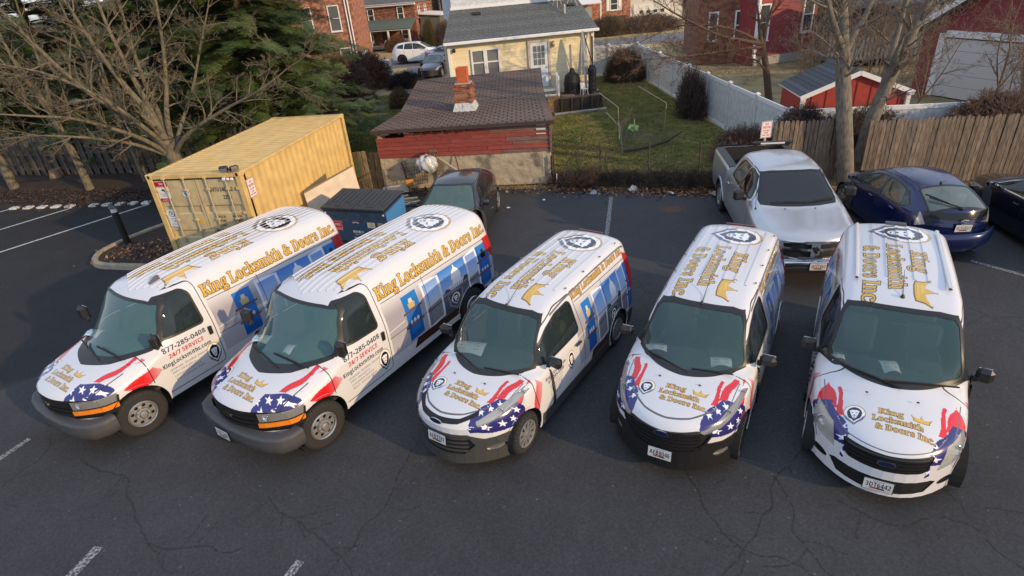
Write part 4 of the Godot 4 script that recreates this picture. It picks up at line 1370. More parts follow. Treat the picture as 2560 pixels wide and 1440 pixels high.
func tall_van(W: Dictionary,label: String) -> Node3D:
	var o:=thing("cargo_van",label,"van",Vector3.ZERO,0.0,"white liveried vans parked in a row")
	var S:=Panels.new()
	S.loft([
		[2.28,0.78,0.52,0.77,0.66,0.72,0.71,0.46,0.69,0.2],[2.25,0.84,0.57,0.83,0.74,0.78,0.79,0.48,0.77,0.19],
		[2.14,0.91,0.62,0.90,0.81,0.86,0.85,0.50,0.83,0.18],[1.92,0.99,0.67,0.98,0.84,0.94,0.88,0.52,0.86,0.18],
		[1.60,1.07,0.71,1.06,0.86,1.01,0.895,0.56,0.88,0.2],[1.36,1.14,0.735,1.12,0.865,1.06,0.8975,0.58,0.88,0.2],
		[1.12,1.31,0.73,1.27,0.865,1.1,0.8975,0.6,0.88,0.2],[0.82,1.56,0.705,1.51,0.865,1.12,0.8975,0.6,0.88,0.2],
		[0.55,1.775,0.68,1.72,0.865,1.12,0.8975,0.6,0.88,0.2],[0.35,1.89,0.675,1.83,0.865,1.12,0.8975,0.6,0.88,0.2],
		[0.0,1.955,0.685,1.895,0.865,1.12,0.8975,0.6,0.88,0.2],[-1.0,1.98,0.69,1.92,0.865,1.12,0.8975,0.6,0.88,0.2],
		[-1.95,1.965,0.69,1.905,0.86,1.12,0.89,0.6,0.87,0.22],[-2.16,1.94,0.67,1.88,0.84,1.12,0.865,0.6,0.84,0.26],
		[-2.26,1.87,0.63,1.81,0.8,1.12,0.82,0.6,0.8,0.3],[-2.295,1.79,0.58,1.74,0.76,1.12,0.78,0.6,0.76,0.34]],0.12,0.12,Vector2(0.3,0.08),Vector2(0.7,-1.8))
	var black: Material=mat("trim_black",lin_c(0.016,0.016,0.017),0.45)
	for sg in [1.0,-1.0]:
		var h:=pts2([0.585,0.86,0.765,0.905,0.815,0.72,0.79,0.61,0.53,0.585])
		var f:=circle(Vector2(0.68,0.36),Vector2(0.10,0.05),14)
		if sg < 0:
			h=mirror2(h); f=mirror2(f)
		var hm:=S.carve("F",h,1.3)
		lamp(o,"headlight",hm,mat("lamp_milky",lin_c(0.42,0.42,0.37),0.3,0.35),0.03)
		bowl(o,hm,Vector3(sg*0.69,0.76,2.14),0.075,Vector3(sg*0.3,0.2,1))
		part("fog_recess",shell(S.carve("F",f,1.3),-0.02),mat("grille_dark",lin_c(0.006,0.006,0.007),0.6),o)
		var t:=pts2([0.66,0.9,0.9,0.9,0.9,1.75,0.7,1.75])
		if sg < 0: t=mirror2(t)
		part("tail_light",shell(S.carve("B",t,-9.0,-2.1),0.01),mat("tail_red",lin_c(0.45,0.02,0.02),0.15),o)
		# raised rails along the roof
		part("roof_rail",M.new().span(V3(sg*0.55,1.955,-2.0),V3(sg*0.54,1.95,0.02),0.05,0.035,Vector3.UP,0.012),W.mat,o).mesh=chart_uv(M.new().span(V3(sg*0.55,1.96,-2.0),V3(sg*0.54,1.955,0.02),0.05,0.035,Vector3.UP,0.012),W).mesh()
		part("rail_end",M.new().ball(V3(sg*0.54,1.955,0.03),V3(0.024,0.018,0.02),8),mat("plug_grey",lin_c(0.08,0.08,0.09),0.6),o)
	for y in [0.62,0.675,0.73,0.785]:
		part("grille_bar",shell(S.carve("F",sym([0,y+0.012,0.42,y+0.012,0.40,y - 0.016,0,y - 0.016]),1.7),0.006),mat("grille_bar",lin_c(0.012,0.012,0.014),0.35),o)
	part("grille",shell(S.carve("F",sym([0,0.81,0.44,0.825,0.465,0.80,0.42,0.62,0.38,0.585,0,0.575]),1.7),-0.01),mat("grille_dark",lin_c(0.006,0.006,0.007),0.6),o)
	part("lower_grille",shell(S.carve("F",sym([0,0.45,0.5,0.44,0.56,0.40,0.46,0.27,0,0.245]),1.7),-0.015),mat("grille_dark",lin_c(0.006,0.006,0.007),0.6),o)
	var ov:=group_part("badge",o,V3(0,0.70,2.285))
	part("badge_rim",M.new().prism(circle(Vector2.ZERO,Vector2(0.10,0.042),24),0,0.012),mat("chrome",lin_c(0.62,0.62,0.63),0.12,1.0),ov)
	part("badge_field",M.new().prism(circle(Vector2.ZERO,Vector2(0.088,0.033),24),0.012,0.015),mat("badge_navy",lin_c(0.01,0.015,0.05),0.25),ov)
	part("high_brake_light",M.new().box(V3(0,1.965,-2.15),V3(0.3,0.035,0.09),Basis(),0.012),mat("plug_grey",lin_c(0.08,0.08,0.09),0.6),o)
	for i in 5:
		var x:=-0.32+i*0.16
		var rm:=shell(S.carve("T",rrect(x - 0.018,-2.05,0.036,1.95,0.014)),0.01)
		chart_uv(rm,W)
		part("roof_rib",rm,W.mat,o)
	var bg:=M.new()
	bg.add(S.carve("F",line_poly(pts2([-0.58,0.915,-0.45,0.86,0,0.845,0.45,0.86,0.58,0.915]),0.009),1.6))
	for sg in [1.0,-1.0]: bg.add(S.carve("T",line_poly(pts2([sg*0.74,1.28,sg*0.70,1.6,sg*0.62,2.02]),0.012)))
	part("bonnet_gap",bg,mat("seam_grey",lin_c(0.12,0.12,0.13),0.5),o)
	body_common(o,S,{"paint": W.mat,"W": W,"glass": glass("van_glass",lin_c(0.03,0.045,0.045),0.5),"ws_glass": glass("small_windscreen",lin_c(0.05,0.115,0.12),0.5),
		"ws": [0,1.785,0.4,1.78,0.59,1.76,0.64,1.70,0.73,1.25,0.71,1.20,0.4,1.185,0,1.18],
		"ws_trim": [0,1.825,0.42,1.82,0.62,1.795,0.67,1.70,0.76,1.23,0.75,1.16,0.4,1.145,0,1.138],"ws_z": [0.2,1.7],
		"windows": [[1.08,1.15,0.98,1.3,0.6,1.62,0.35,1.73,-0.06,1.74,-0.10,1.68,-0.10,1.15]],"trim_w": 0.03,
		"doors": [[-0.2,0.36,-0.2,1.80,0.3,1.80,0.66,1.66,1.05,1.3,1.2,1.02,1.12,0.36]],"handle": [Vector2(0.0,1.0)],
		"lines": [[-0.24,1.6,-2.2,1.6],[-1.05,0.38,-1.05,1.6]],
		"arches": [1.455,-1.455],"axle_y": 0.325,"arch_r": 0.36,"half": 0.8975,"tyre_r": 0.32,"tyre_w": 0.2,"rim_r": 0.2,"rim": "cover","inset": 0.03,
		"mirror": [0.86,1.16,0.82,0.13],"mirror_s": Vector3(0.19,0.2,0.11),"sill": 0.2,"len": 4.55,"dash": [1.12,1.0],"seats": [0.25],"cabin": [1.25,-0.25],"bulkhead": true,"rvm": [1.62,0.6]})
	part("skin",chart_uv(S.rest(),W),W.mat,o)
	wiper(o,V3(0.1,1.17,1.37),V3(-0.6,1.22,1.16))
	wiper(o,V3(0.7,1.19,1.14),V3(-0.1,1.20,1.33))
	for sg in [1.0,-1.0]: part("washer_jet",M.new().ball(V3(sg*0.27,1.11,1.52),V3(0.02,0.012,0.012),6),black,o)
	aerial(o,V3(0,1.90,0.33),V3(0,0.2,-0.42))
	return o


func car(label: String,C: Dictionary) -> Node3D:
	var o:=thing(C.get("called","parked_car"),label,C.get("category","car"),Vector3.ZERO,0.0,C.get("group","cars parked on the lot"))
	var S:=Panels.new()
	S.loft(C.st,C.get("re",0.1),C.get("rb",0.1),C.get("bow",Vector2(0.4,0.25)),C.get("zb",Vector2(0.9,-1.2)),C.get("step",0.09))
	for l in C.get("lamps",[]):
		# [name, chart, outline, mirrored, material, offset, nearest z, farthest z]
		for sg in ([1,-1] if l[3] else [1]):
			var p: PackedVector2Array=l[2] if l[2] is PackedVector2Array else pts2(l[2])
			var ch: String=l[1]
			if sg < 0:
				if ch == "L": ch = "R"
				else: p=mirror2(p)
			var m:=S.carve(ch,p,l[6],l[7])
			if m.v.size()==0: continue
			if l[0] == "headlight" or l[0] == "clear_tail_light": lamp(o,l[0].replace("clear_",""),m,l[4],l[5])
			else: part(l[0],shell(m,l[5]),l[4],o)
	body_common(o,S,C)
	var r:=S.rest()
	part("skin",r,C.paint,o)
	return o


func paint(id: String,c: Color,metal:=0.0,rough:=0.25) -> StandardMaterial3D:
	var m:=mat(id,c,rough,metal)
	m.clearcoat_enabled=true
	m.clearcoat=0.7
	m.clearcoat_roughness=0.06
	return m


func sedan_cfg(id: String,p: Material,fast:=true) -> Dictionary:
	var chrome: Material=mat("chrome",lin_c(0.62,0.62,0.63),0.12,1.0)
	var dark: Material=mat("grille_dark",lin_c(0.006,0.006,0.007),0.6)
	return {"paint": p,"st": [
		[2.38,0.60,0.45,0.59,0.60,0.55,0.66,0.42,0.64,0.2],[2.32,0.70,0.55,0.69,0.72,0.64,0.76,0.45,0.74,0.18],
		[2.1,0.78,0.62,0.77,0.80,0.70,0.84,0.48,0.82,0.18],[1.6,0.90,0.66,0.90,0.84,0.82,0.88,0.52,0.86,0.2],
		[1.2,0.98,0.69,0.98,0.85,0.90,0.90,0.55,0.87,0.2],[0.95,1.07,0.68,1.05,0.85,0.93,0.90,0.55,0.87,0.2],
		[0.55,1.25,0.62,1.20,0.85,0.95,0.90,0.55,0.87,0.2],[0.15,1.40,0.58,1.34,0.845,0.96,0.90,0.55,0.87,0.2],
		[-0.2,1.45,0.565,1.39,0.845,0.97,0.90,0.55,0.87,0.2],[-0.7,1.44,0.555,1.38,0.84,0.99,0.90,0.56,0.87,0.2],
		[-1.2,1.33,0.55,1.27,0.835,1.0,0.90,0.56,0.87,0.2],[-1.7,1.13,0.56,1.10,0.82,1.0,0.885,0.56,0.86,0.22],
		[-2.15,1.07,0.60,1.06,0.79,0.98,0.86,0.56,0.84,0.25],[-2.32,1.0,0.58,0.99,0.75,0.92,0.80,0.56,0.78,0.3],[-2.38,0.9,0.55,0.89,0.70,0.85,0.75,0.55,0.73,0.34]],
		"lamps": [["headlight","F",[0.52,0.56,0.62,0.70,0.80,0.76,0.86,0.74,0.80,0.60,0.64,0.53],true,mat("lamp_silver",lin_c(0.32,0.32,0.30),0.25,0.7),0.02,1.5,9.0],
			["grille","F",sym([0,0.60,0.36,0.60,0.30,0.48,0,0.46]),false,dark,-0.01,1.8,9.0],
			["lower_grille","F",sym([0,0.40,0.5,0.40,0.46,0.26,0,0.24]),false,dark,-0.01,1.8,9.0],
			["tail_light","B",[0.52,0.76,0.8,0.8,0.82,0.96,0.54,0.92],true,mat("tail_red",lin_c(0.45,0.02,0.02),0.15),0.006,-9.0,-1.8]],
		"glass": glass("car_glass",lin_c(0.02,0.03,0.028),0.6),"ws_glass": glass("sedan_windscreen",lin_c(0.10,0.19,0.16),0.5),
		"ws": [0,1.36,0.35,1.355,0.51,1.335,0.56,1.27,0.71,1.01,0.66,0.985,0.35,0.98,0,0.98],"ws_trim": [0,1.38,0.37,1.375,0.535,1.352,0.59,1.27,0.745,1.0,0.70,0.955,0.35,0.95,0,0.95],"ws_z": [0.0,1.6],
		"rear_glass": [0,-0.95,0.44,-0.98,0.52,-1.6,0.3,-1.64,0,-1.65],"rear_trim": [0,-0.92,0.47,-0.94,0.56,-1.64,0.3,-1.68,0,-1.69],"rear_chart": "T",
		"windows": [[0.80,0.985,0.50,1.14,0.12,1.275,-0.26,1.32,-0.26,1.0],[-0.34,1.0,-0.34,1.32,-0.7,1.315,-1.06,1.24,-1.40,1.06,-1.0,1.02]],"trim_w": 0.022,
		"doors": [[-0.30,0.30,-0.30,1.36,0.1,1.33,0.55,1.17,0.95,0.98,1.0,0.6,0.9,0.30],[-0.31,0.30,-0.31,1.36,-0.75,1.35,-1.12,1.25,-1.3,1.0,-1.1,0.6,-0.95,0.30]],"handle": [Vector2(-0.12,0.84),Vector2(-1.08,0.87)],"handle_mat": p,
		"arches": [1.42,-1.42],"axle_y": 0.325,"arch_r": 0.345,"half": 0.895,"tyre_r": 0.325,"tyre_w": 0.215,"rim_r": 0.23,"rim": "five","inset": 0.025,
		"mirror": [0.84,0.98,0.74,0.12],"mirror_s": Vector3(0.19,0.13,0.1),"mirror_mat": p,"sill": 0.2,"len": 4.7,"dash": [0.97,1.0],"seats": [0.1,-0.8],"cabin": [1.2,-1.2],"rvm": [1.24,0.35]}


func pickup() -> Node3D:
	var silver:=paint("silver",lin_c(0.50,0.515,0.54),0.55,0.28)
	var chrome: Material=mat("chrome",lin_c(0.62,0.62,0.63),0.12,1.0)
	var dark: Material=mat("grille_dark",lin_c(0.006,0.006,0.007),0.6)
	var black: Material=mat("trim_black",lin_c(0.016,0.016,0.017),0.45)
	var C:={"called": "pickup_truck","category": "pickup truck","group": "","paint": silver,"re": 0.14,"bow": Vector2(0.22,0.0),"zb": Vector2(1.6,-9.0),"st": [
		[2.80,1.02,0.74,1.0,0.86,0.94,0.90,0.7,0.88,0.42],[2.77,1.09,0.78,1.07,0.92,1.0,0.95,0.7,0.92,0.40],
		[2.62,1.15,0.80,1.13,0.97,1.04,0.99,0.72,0.96,0.40],[2.0,1.22,0.82,1.19,0.985,1.09,1.005,0.75,0.97,0.42],
		[1.60,1.27,0.82,1.25,0.985,1.15,1.005,0.75,0.97,0.42],[1.42,1.34,0.81,1.31,0.98,1.2,1.005,0.75,0.97,0.42],
		[1.05,1.58,0.74,1.54,0.975,1.25,1.005,0.75,0.97,0.42],[0.72,1.79,0.69,1.74,0.97,1.27,1.005,0.75,0.97,0.42],
		[0.48,1.88,0.67,1.82,0.97,1.28,1.005,0.75,0.97,0.42],[0.0,1.92,0.66,1.855,0.965,1.28,1.005,0.75,0.97,0.42],
		[-0.55,1.91,0.65,1.84,0.96,1.28,1.005,0.75,0.97,0.42],[-0.80,1.86,0.64,1.79,0.955,1.28,1.005,0.75,0.97,0.42],
		[-0.92,1.62,0.66,1.57,0.95,1.28,1.0,0.75,0.97,0.42],[-0.96,1.45,0.68,1.42,0.95,1.28,1.0,0.75,0.97,0.42]],
		"lamps": [["headlight","F",[0.66,0.80,0.66,1.04,0.90,1.02,0.95,0.84],true,mat("lamp_silver",lin_c(0.32,0.32,0.30),0.25,0.7),0.03,1.9,9.0],
			["grille_opening","F",[0.08,0.885,0.56,0.905,0.575,0.985,0.08,0.985],true,dark,-0.03,1.9,9.0],
			["grille_opening","F",[0.08,0.71,0.48,0.72,0.545,0.845,0.08,0.835],true,dark,-0.03,1.9,9.0],
			["grille_frame","F",sym([0,1.035,0.60,1.03,0.635,0.90,0.54,0.67,0,0.655]),false,chrome,0.02,1.9,9.0]],
		"glass": glass("tint_glass",lin_c(0.012,0.012,0.013),0.86),"ws_glass": glass("tint_screen",lin_c(0.02,0.021,0.028),0.9),
		"ws": [0,1.79,0.40,1.785,0.60,1.765,0.64,1.70,0.76,1.38,0.72,1.34,0.4,1.325,0,1.32],"ws_trim": [0,1.81,0.42,1.805,0.625,1.782,0.665,1.70,0.79,1.37,0.76,1.31,0.4,1.29,0,1.285],"ws_z": [0.4,1.9],
		"windows": [[1.12,1.34,0.98,1.50,0.72,1.70,0.46,1.755,0.26,1.755,0.24,1.33],[0.16,1.33,0.18,1.755,-0.40,1.74,-0.55,1.66,-0.60,1.36]],"trim_w": 0.025,
		"doors": [[0.20,0.50,0.20,1.80,0.5,1.79,0.76,1.73,1.15,1.42,1.28,1.2,1.22,0.50],[0.19,0.50,0.19,1.80,-0.46,1.78,-0.66,1.66,-0.70,1.2,-0.68,0.50]],"handle": [Vector2(0.36,1.14),Vector2(-0.55,1.14)],"handle_mat": silver,
		"lines": [[1.28,0.55,1.32,1.14]],"arches": [1.91],"axle_y": 0.40,"arch_r": 0.46,"half": 1.005,"tyre_r": 0.40,"tyre_w": 0.27,"rim_r": 0.235,"rim": "five","inset": 0.03,
		"mirror": [0.97,1.32,1.10,0.17],"mirror_s": Vector3(0.24,0.24,0.12),"mirror_up": 0.1,"sill": 0.42,"len": 3.9,"dash": [1.27,1.3],"seats": [0.45,-0.35],"cabin": [1.5,-0.85],"rvm": [1.66,0.75]}
	var o:=car("silver crew-cab pickup truck with dark windscreen and chrome grille",C)
	o.get_node("underside").position.z=0.8
	# bonnet lines
	var gap:=M.new()
	# load bed: outer skin, opening, liner, tailgate
	var S:=Panels.new()
	S.loft([[-0.99,1.40,0.90,1.395,0.96,1.33,1.0,0.8,0.96,0.46],[-1.05,1.41,0.91,1.405,0.975,1.34,1.01,0.8,0.97,0.46],[-2.6,1.42,0.91,1.415,0.975,1.34,1.01,0.8,0.97,0.48],[-2.82,1.41,0.90,1.405,0.95,1.34,0.98,0.8,0.95,0.5],[-2.86,1.39,0.88,1.385,0.92,1.34,0.95,0.8,0.92,0.5]],0.04,0.05,Vector2.ZERO,Vector2(9,-9))
	for ch in ["L","R"]:
		S.carve(ch,circle(Vector2(-1.66,0.42),Vector2.ONE*0.47,32))
		part("wheel_arch",shell(S.carve(ch,circle(Vector2(-1.66,0.42),Vector2.ONE*0.52,32)),0.015),silver,o)
		var sg:=1.0 if ch == "L" else -1.0
		part("wheel_liner",liner(-1.66,0.42,0.48,0.6,0.97,sg),mat("liner",lin_c(0.01,0.01,0.01),0.9),o)
		wheel(o,Vector3(sg*(0.975 - 0.135),0.40,-1.66),0.40,0.27,0.235,"five",sg)
		part("bed_rail",shell(S.carve("T",pts2([sg*0.74,-2.76,sg*0.93,-2.76,sg*0.93,-1.0,sg*0.74,-1.0])),0.012),black,o)
	S.carve("T",pts2([-0.74,-2.76,0.74,-2.76,0.74,-1.03,-0.74,-1.03]))
	part("bed",S.rest(),silver,o)
	var bl:=M.new()
	bl.box(V3(0,0.88,-1.9),V3(1.48,0.04,1.74))
	for s in [-1,1]: bl.box(V3(s*0.735,1.14,-1.9),V3(0.02,0.5,1.74))
	bl.box(V3(0,1.14,-1.04),V3(1.45,0.5,0.02)); bl.box(V3(0,1.14,-2.75),V3(1.45,0.5,0.02))
	for i in 9: bl.box(V3(-0.6+i*0.15,0.91,-1.9),V3(0.06,0.025,1.66))
	part("bed_liner",bl,mat("bed_black",lin_c(0.014,0.014,0.015),0.7),o)
	# front bumper with the plate, chrome
	var b:=M.new()
	var bp:=[V3(-1.0,0,2.52),V3(-0.92,0,2.72),V3(-0.6,0,2.86),V3(0,0,2.91),V3(0.6,0,2.86),V3(0.92,0,2.72),V3(1.0,0,2.52)]
	var pr:=pts2([-0.08,0.66,0.0,0.655,0.03,0.62,0.02,0.58,0.02,0.46,-0.02,0.40,-0.1,0.38])
	b.sheet(func(u: float,v: float) -> Vector3:
		var i:=clampf(v*6.0,0,5.999)
		var d: Vector3=(bp[int(i)+1] - bp[int(i)]).normalized()
		var j:=u*6.0
		var k:=mini(int(j),5)
		var q:=pr[k].lerp(pr[k+1],j - k)
		return (bp[int(i)] as Vector3).lerp(bp[int(i)+1],i - int(i))+V3(-d.z,0,d.x)*q.x+V3(0,q.y,0),12,24)
	b.uv.clear()
	part("bumper",b,chrome,o)
	part("bumper_insert",M.new().box(V3(0,0.50,2.925),V3(1.1,0.10,0.03),Basis(),0.01),black,o)
	plate(o,V3(0.05,0.57,2.955),"5EX7492",Color(0.45,0.1,0.12))
	part("ram_badge",M.new().prism(pts2([-0.03,-0.05,0,-0.065,0.03,-0.05,0.022,-0.005,0.055,0.0,0.06,0.035,0.035,0.055,0,0.045,-0.035,0.055,-0.06,0.035,-0.055,0.0,-0.022,-0.005]),0,0.02,turned(V3(0,0.865,2.845))),mat("badge_dark",lin_c(0.05,0.045,0.03),0.3,0.6),o)
	wiper(o,V3(-0.55,1.36,1.42),V3(0.15,1.35,1.46))
	wiper(o,V3(0.1,1.35,1.46),V3(0.72,1.39,1.34))
	aerial(o,V3(-0.86,1.24,1.5),V3(-0.02,0.75,-0.12))
	for s in [-1,1]: part("washer_jet",M.new().ball(V3(s*0.3,1.275,1.62),V3(0.02,0.01,0.012),6),black,o)
	return o


func hatchback() -> Node3D:
	var blue:=paint("blue_paint",lin_c(0.004,0.012,0.075),0.3,0.25)
	var gloss: Material=mat("gloss_black",lin_c(0.008,0.008,0.009),0.15)
	var C:={"paint": blue,"bow": Vector2(0.4,0.22),"zb": Vector2(0.9,-1.3),"re": 0.09,"st": [
		[2.22,0.60,0.42,0.59,0.56,0.55,0.62,0.4,0.60,0.2],[2.14,0.70,0.52,0.69,0.70,0.63,0.75,0.42,0.73,0.18],
		[1.75,0.85,0.62,0.84,0.81,0.76,0.85,0.5,0.83,0.18],[1.30,0.97,0.66,0.96,0.84,0.86,0.8725,0.5,0.85,0.2],
		[1.0,1.08,0.65,1.05,0.84,0.89,0.8725,0.5,0.85,0.2],[0.3,1.38,0.59,1.33,0.835,0.93,0.8725,0.5,0.85,0.2],
		[-0.1,1.47,0.575,1.42,0.83,0.95,0.8725,0.5,0.85,0.2],[-0.5,1.49,0.57,1.44,0.83,0.97,0.8725,0.5,0.85,0.2],
		[-1.1,1.45,0.555,1.39,0.83,1.0,0.8725,0.52,0.85,0.2],[-1.6,1.34,0.56,1.28,0.815,1.02,0.865,0.52,0.84,0.22],
		[-2.0,1.215,0.585,1.17,0.80,1.02,0.84,0.55,0.82,0.25],[-2.10,1.17,0.59,1.13,0.785,1.0,0.83,0.55,0.81,0.28],
		[-2.15,1.0,0.63,0.98,0.76,0.93,0.81,0.55,0.79,0.3],[-2.19,0.86,0.64,0.85,0.74,0.80,0.78,0.55,0.76,0.32]],
		"lamps": [["clear_tail_light","B",[0.58,0.86,0.66,1.12,0.80,1.14,0.86,0.80,0.70,0.80],true,mat("lamp_pale",lin_c(0.42,0.36,0.36),0.2,0.3),0.02,-9.0,-1.93],
			["rear_panel_glass","B",sym([0,1.145,0.5,1.135,0.62,1.11,0.59,1.0,0,0.985]),false,gloss,0.0,-9.0,-1.9],
			["headlight","F",[0.5,0.56,0.62,0.72,0.80,0.82,0.84,0.78,0.76,0.6,0.6,0.52],true,mat("lamp_silver",lin_c(0.32,0.32,0.30),0.25,0.7),0.02,1.3,9.0]],
		"glass": glass("hatch_glass",lin_c(0.03,0.05,0.04),0.45),"ws_glass": glass("sedan_windscreen",lin_c(0.10,0.19,0.16),0.5),"rear_mat": glass("hatch_rear",lin_c(0.16,0.21,0.19),0.6),
		"ws": [0,1.40,0.35,1.395,0.5,1.37,0.55,1.3,0.70,1.02,0.65,0.99,0.35,0.985,0,0.98],"ws_trim": [0,1.42,0.37,1.415,0.53,1.39,0.58,1.3,0.735,1.01,0.69,0.96,0.35,0.955,0,0.95],"ws_z": [-0.2,1.7],
		"rear_glass": [0,-1.26,0.42,-1.27,0.47,-1.31,0.545,-1.94,0.3,-1.97,0,-1.98],"rear_trim": [0,-1.2,0.45,-1.22,0.51,-1.28,0.58,-1.99,0.3,-2.03,0,-2.05],"rear_chart": "T",
		"windows": [[0.82,0.965,0.5,1.14,0.1,1.30,-0.30,1.36,-0.30,1.0],[-0.38,1.0,-0.38,1.365,-0.8,1.355,-1.2,1.27,-1.48,1.12,-1.3,1.05]],"trim_w": 0.022,
		"doors": [[-0.34,0.30,-0.34,1.40,0.05,1.37,0.5,1.19,0.95,0.96,1.0,0.6,0.9,0.30],[-0.35,0.30,-0.35,1.40,-0.85,1.39,-1.25,1.28,-1.42,1.05,-1.15,0.6,-1.0,0.30]],"handle": [Vector2(-0.16,0.88),Vector2(-1.12,0.93)],"handle_mat": blue,
		"arches": [1.33,-1.37],"axle_y": 0.315,"arch_r": 0.335,"half": 0.8725,"tyre_r": 0.315,"tyre_w": 0.195,"rim_r": 0.2,"rim": "five","inset": 0.025,
		"mirror": [0.82,0.98,0.78,0.12],"mirror_s": Vector3(0.19,0.13,0.1),"mirror_mat": blue,"sill": 0.2,"len": 4.4,"dash": [0.97,1.05],"seats": [0.15,-0.75],"cabin": [1.2,-1.9],"rvm": [1.26,0.35],"seat_mat": mat("pale_cloth",lin_c(0.22,0.23,0.2),0.9)}
	var o:=car("dark blue hatchback with clear tail lamps and a rear wiper, beside the pickup",C)
	plate(o,V3(0,0.86,-2.225),"0CX45U7",Color(0.2,0.2,0.26),0.1,PI)
	var ov:=group_part("badge",o,V3(0,0.985,-2.215))
	var chrome: Material=mat("chrome",lin_c(0.62,0.62,0.63),0.12,1.0)
	ov.rotation=Vector3(0,PI,0)
	for e in [Vector3(0.075,0.05,0.0),Vector3(0.024,0.045,0.0),Vector3(0.05,0.02,0.022)]:
		var m:=M.new()
		var p:=PackedVector3Array(); var r:=PackedFloat32Array()
		for i in 25:
			p.append(V3(cos(TAU*i/24)*e.x,sin(TAU*i/24)*e.y+e.z,0)); r.append(0.008)
		part("badge_ring",m.tube(p,r,5,false),chrome,ov)
	part("badge_bar",M.new().box(V3(-0.38,0.975,-2.165),V3(0.12,0.025,0.01)),chrome,o)
	part("name_bar",M.new().box(V3(0.45,0.95,-2.16),V3(0.2,0.012,0.01)),chrome,o)
	# rear wiper and roof aerial
	var w:=M.new()
	w.span(V3(0.05,1.235,-2.03),V3(0.47,1.34,-1.66),0.03,0.02); w.span(V3(0.2,1.275,-1.9),V3(0.5,1.37,-1.56),0.014,0.03)
	w.ball(V3(0.03,1.225,-2.05),V3(0.05,0.03,0.05),8)
	part("rear_wiper",w,mat("trim_black",lin_c(0.016,0.016,0.017),0.45),o)
	aerial(o,V3(0,1.455,-1.14),V3(0,0.1,-0.16))
	# bumper edge
	var b:=M.new()
	b.sheet(func(u: float,v: float) -> Vector3:
		var x:=lerpf(-0.86,0.86,v)
		var z:=-2.26+0.42*pow(absf(x)/0.86,3.0)
		var a:=PI*u
		return V3(x,0.56+cos(a)*0.16,z+0.06 - sin(a)*0.07),8,20)
	b.uv.clear()
	part("rear_bumper",b,blue,o)
	return o


func suv_cfg(p: Material) -> Dictionary:
	var black: Material=mat("trim_black",lin_c(0.016,0.016,0.017),0.45)
	var c:=sedan_cfg("suv",p)
	c.merge({"called": "parked_car","group": "","st": [
		[2.28,0.85,0.55,0.84,0.70,0.78,0.74,0.5,0.72,0.25],[2.2,0.98,0.65,0.97,0.80,0.9,0.84,0.52,0.82,0.22],[1.9,1.05,0.7,1.04,0.87,0.96,0.91,0.55,0.89,0.22],[1.3,1.12,0.72,1.11,0.89,1.04,0.925,0.6,0.9,0.25],
		[1.0,1.25,0.7,1.22,0.88,1.06,0.925,0.6,0.9,0.25],[0.4,1.58,0.62,1.53,0.87,1.08,0.925,0.6,0.9,0.25],[0.0,1.67,0.6,1.62,0.87,1.1,0.925,0.6,0.9,0.25],[-0.8,1.68,0.59,1.63,0.87,1.13,0.925,0.6,0.9,0.25],[-1.6,1.62,0.58,1.57,0.86,1.16,0.925,0.6,0.9,0.25],[-1.95,1.45,0.6,1.4,0.84,1.15,0.9,0.6,0.88,0.28],[-2.2,1.1,0.65,1.08,0.8,1.0,0.86,0.6,0.84,0.3],[-2.28,0.9,0.62,0.88,0.76,0.82,0.8,0.6,0.78,0.34]],
		"lamps": [["headlight","F",[0.5,0.78,0.62,0.92,0.88,0.98,0.88,0.88,0.7,0.78],true,mat("lamp_silver",lin_c(0.32,0.32,0.30),0.25,0.7),0.02,1.3,9.0],["lower_grille","F",sym([0,0.75,0.5,0.75,0.6,0.4,0,0.35]),false,black,0.005,1.7,9.0]],
		"ws": [0,1.56,0.4,1.55,0.55,1.5,0.68,1.22,0.4,1.18,0,1.17],"ws_trim": [0,1.59,0.42,1.58,0.58,1.52,0.71,1.2,0.4,1.14,0,1.13],"ws_z": [0.0,1.6],
		"windows": [[0.85,1.15,0.4,1.42,0.1,1.54,-0.25,1.58,-0.25,1.16],[-0.33,1.16,-0.33,1.58,-0.95,1.56,-1.05,1.2],[-1.15,1.22,-1.1,1.54,-1.5,1.48,-1.7,1.3]],
		"doors": [[-0.29,0.36,-0.29,1.62,0.1,1.6,0.5,1.42,0.95,1.12,1.0,0.7,0.9,0.36],[-0.3,0.36,-0.3,1.62,-1.05,1.6,-1.12,1.2,-1.0,0.36]],"handle": [Vector2(-0.12,1.0),Vector2(-0.95,1.03)],
		"arches": [1.38,-1.3],"axle_y": 0.36,"arch_r": 0.4,"half": 0.925,"tyre_r": 0.36,"tyre_w": 0.23,"rim_r": 0.24,"rim": "dark","lip": 0.02,"lip_mat": black,"mirror": [0.86,1.12,0.72,0.12],"mirror_mat": black,"sill": 0.25,"len": 4.5,"dash": [1.1,1.0],"rvm": [1.4,0.4]},true)
	c.erase("rear_glass")
	return c


# ---------------------------------------------------------------- surfaces of the place
func grain(id: String,a: Color,b: Color,c: Color,scale: Vector3,rough:=0.85,seed_:=3,bump:=0.6) -> StandardMaterial3D:
	# weathered wood or paint with streaks along one axis of the object
	if mats.has(id): return mats[id]
	var m:=rough_mat(id,[[0.2,a],[0.5,b],[0.8,c]],1.0,rough,bump,0.03,seed_,false)
	m.uv1_scale=scale
	return m


func blend3(r: float,g: float,b: float,k: float) -> Color:
	return Color(r*k,g*k,b*k)


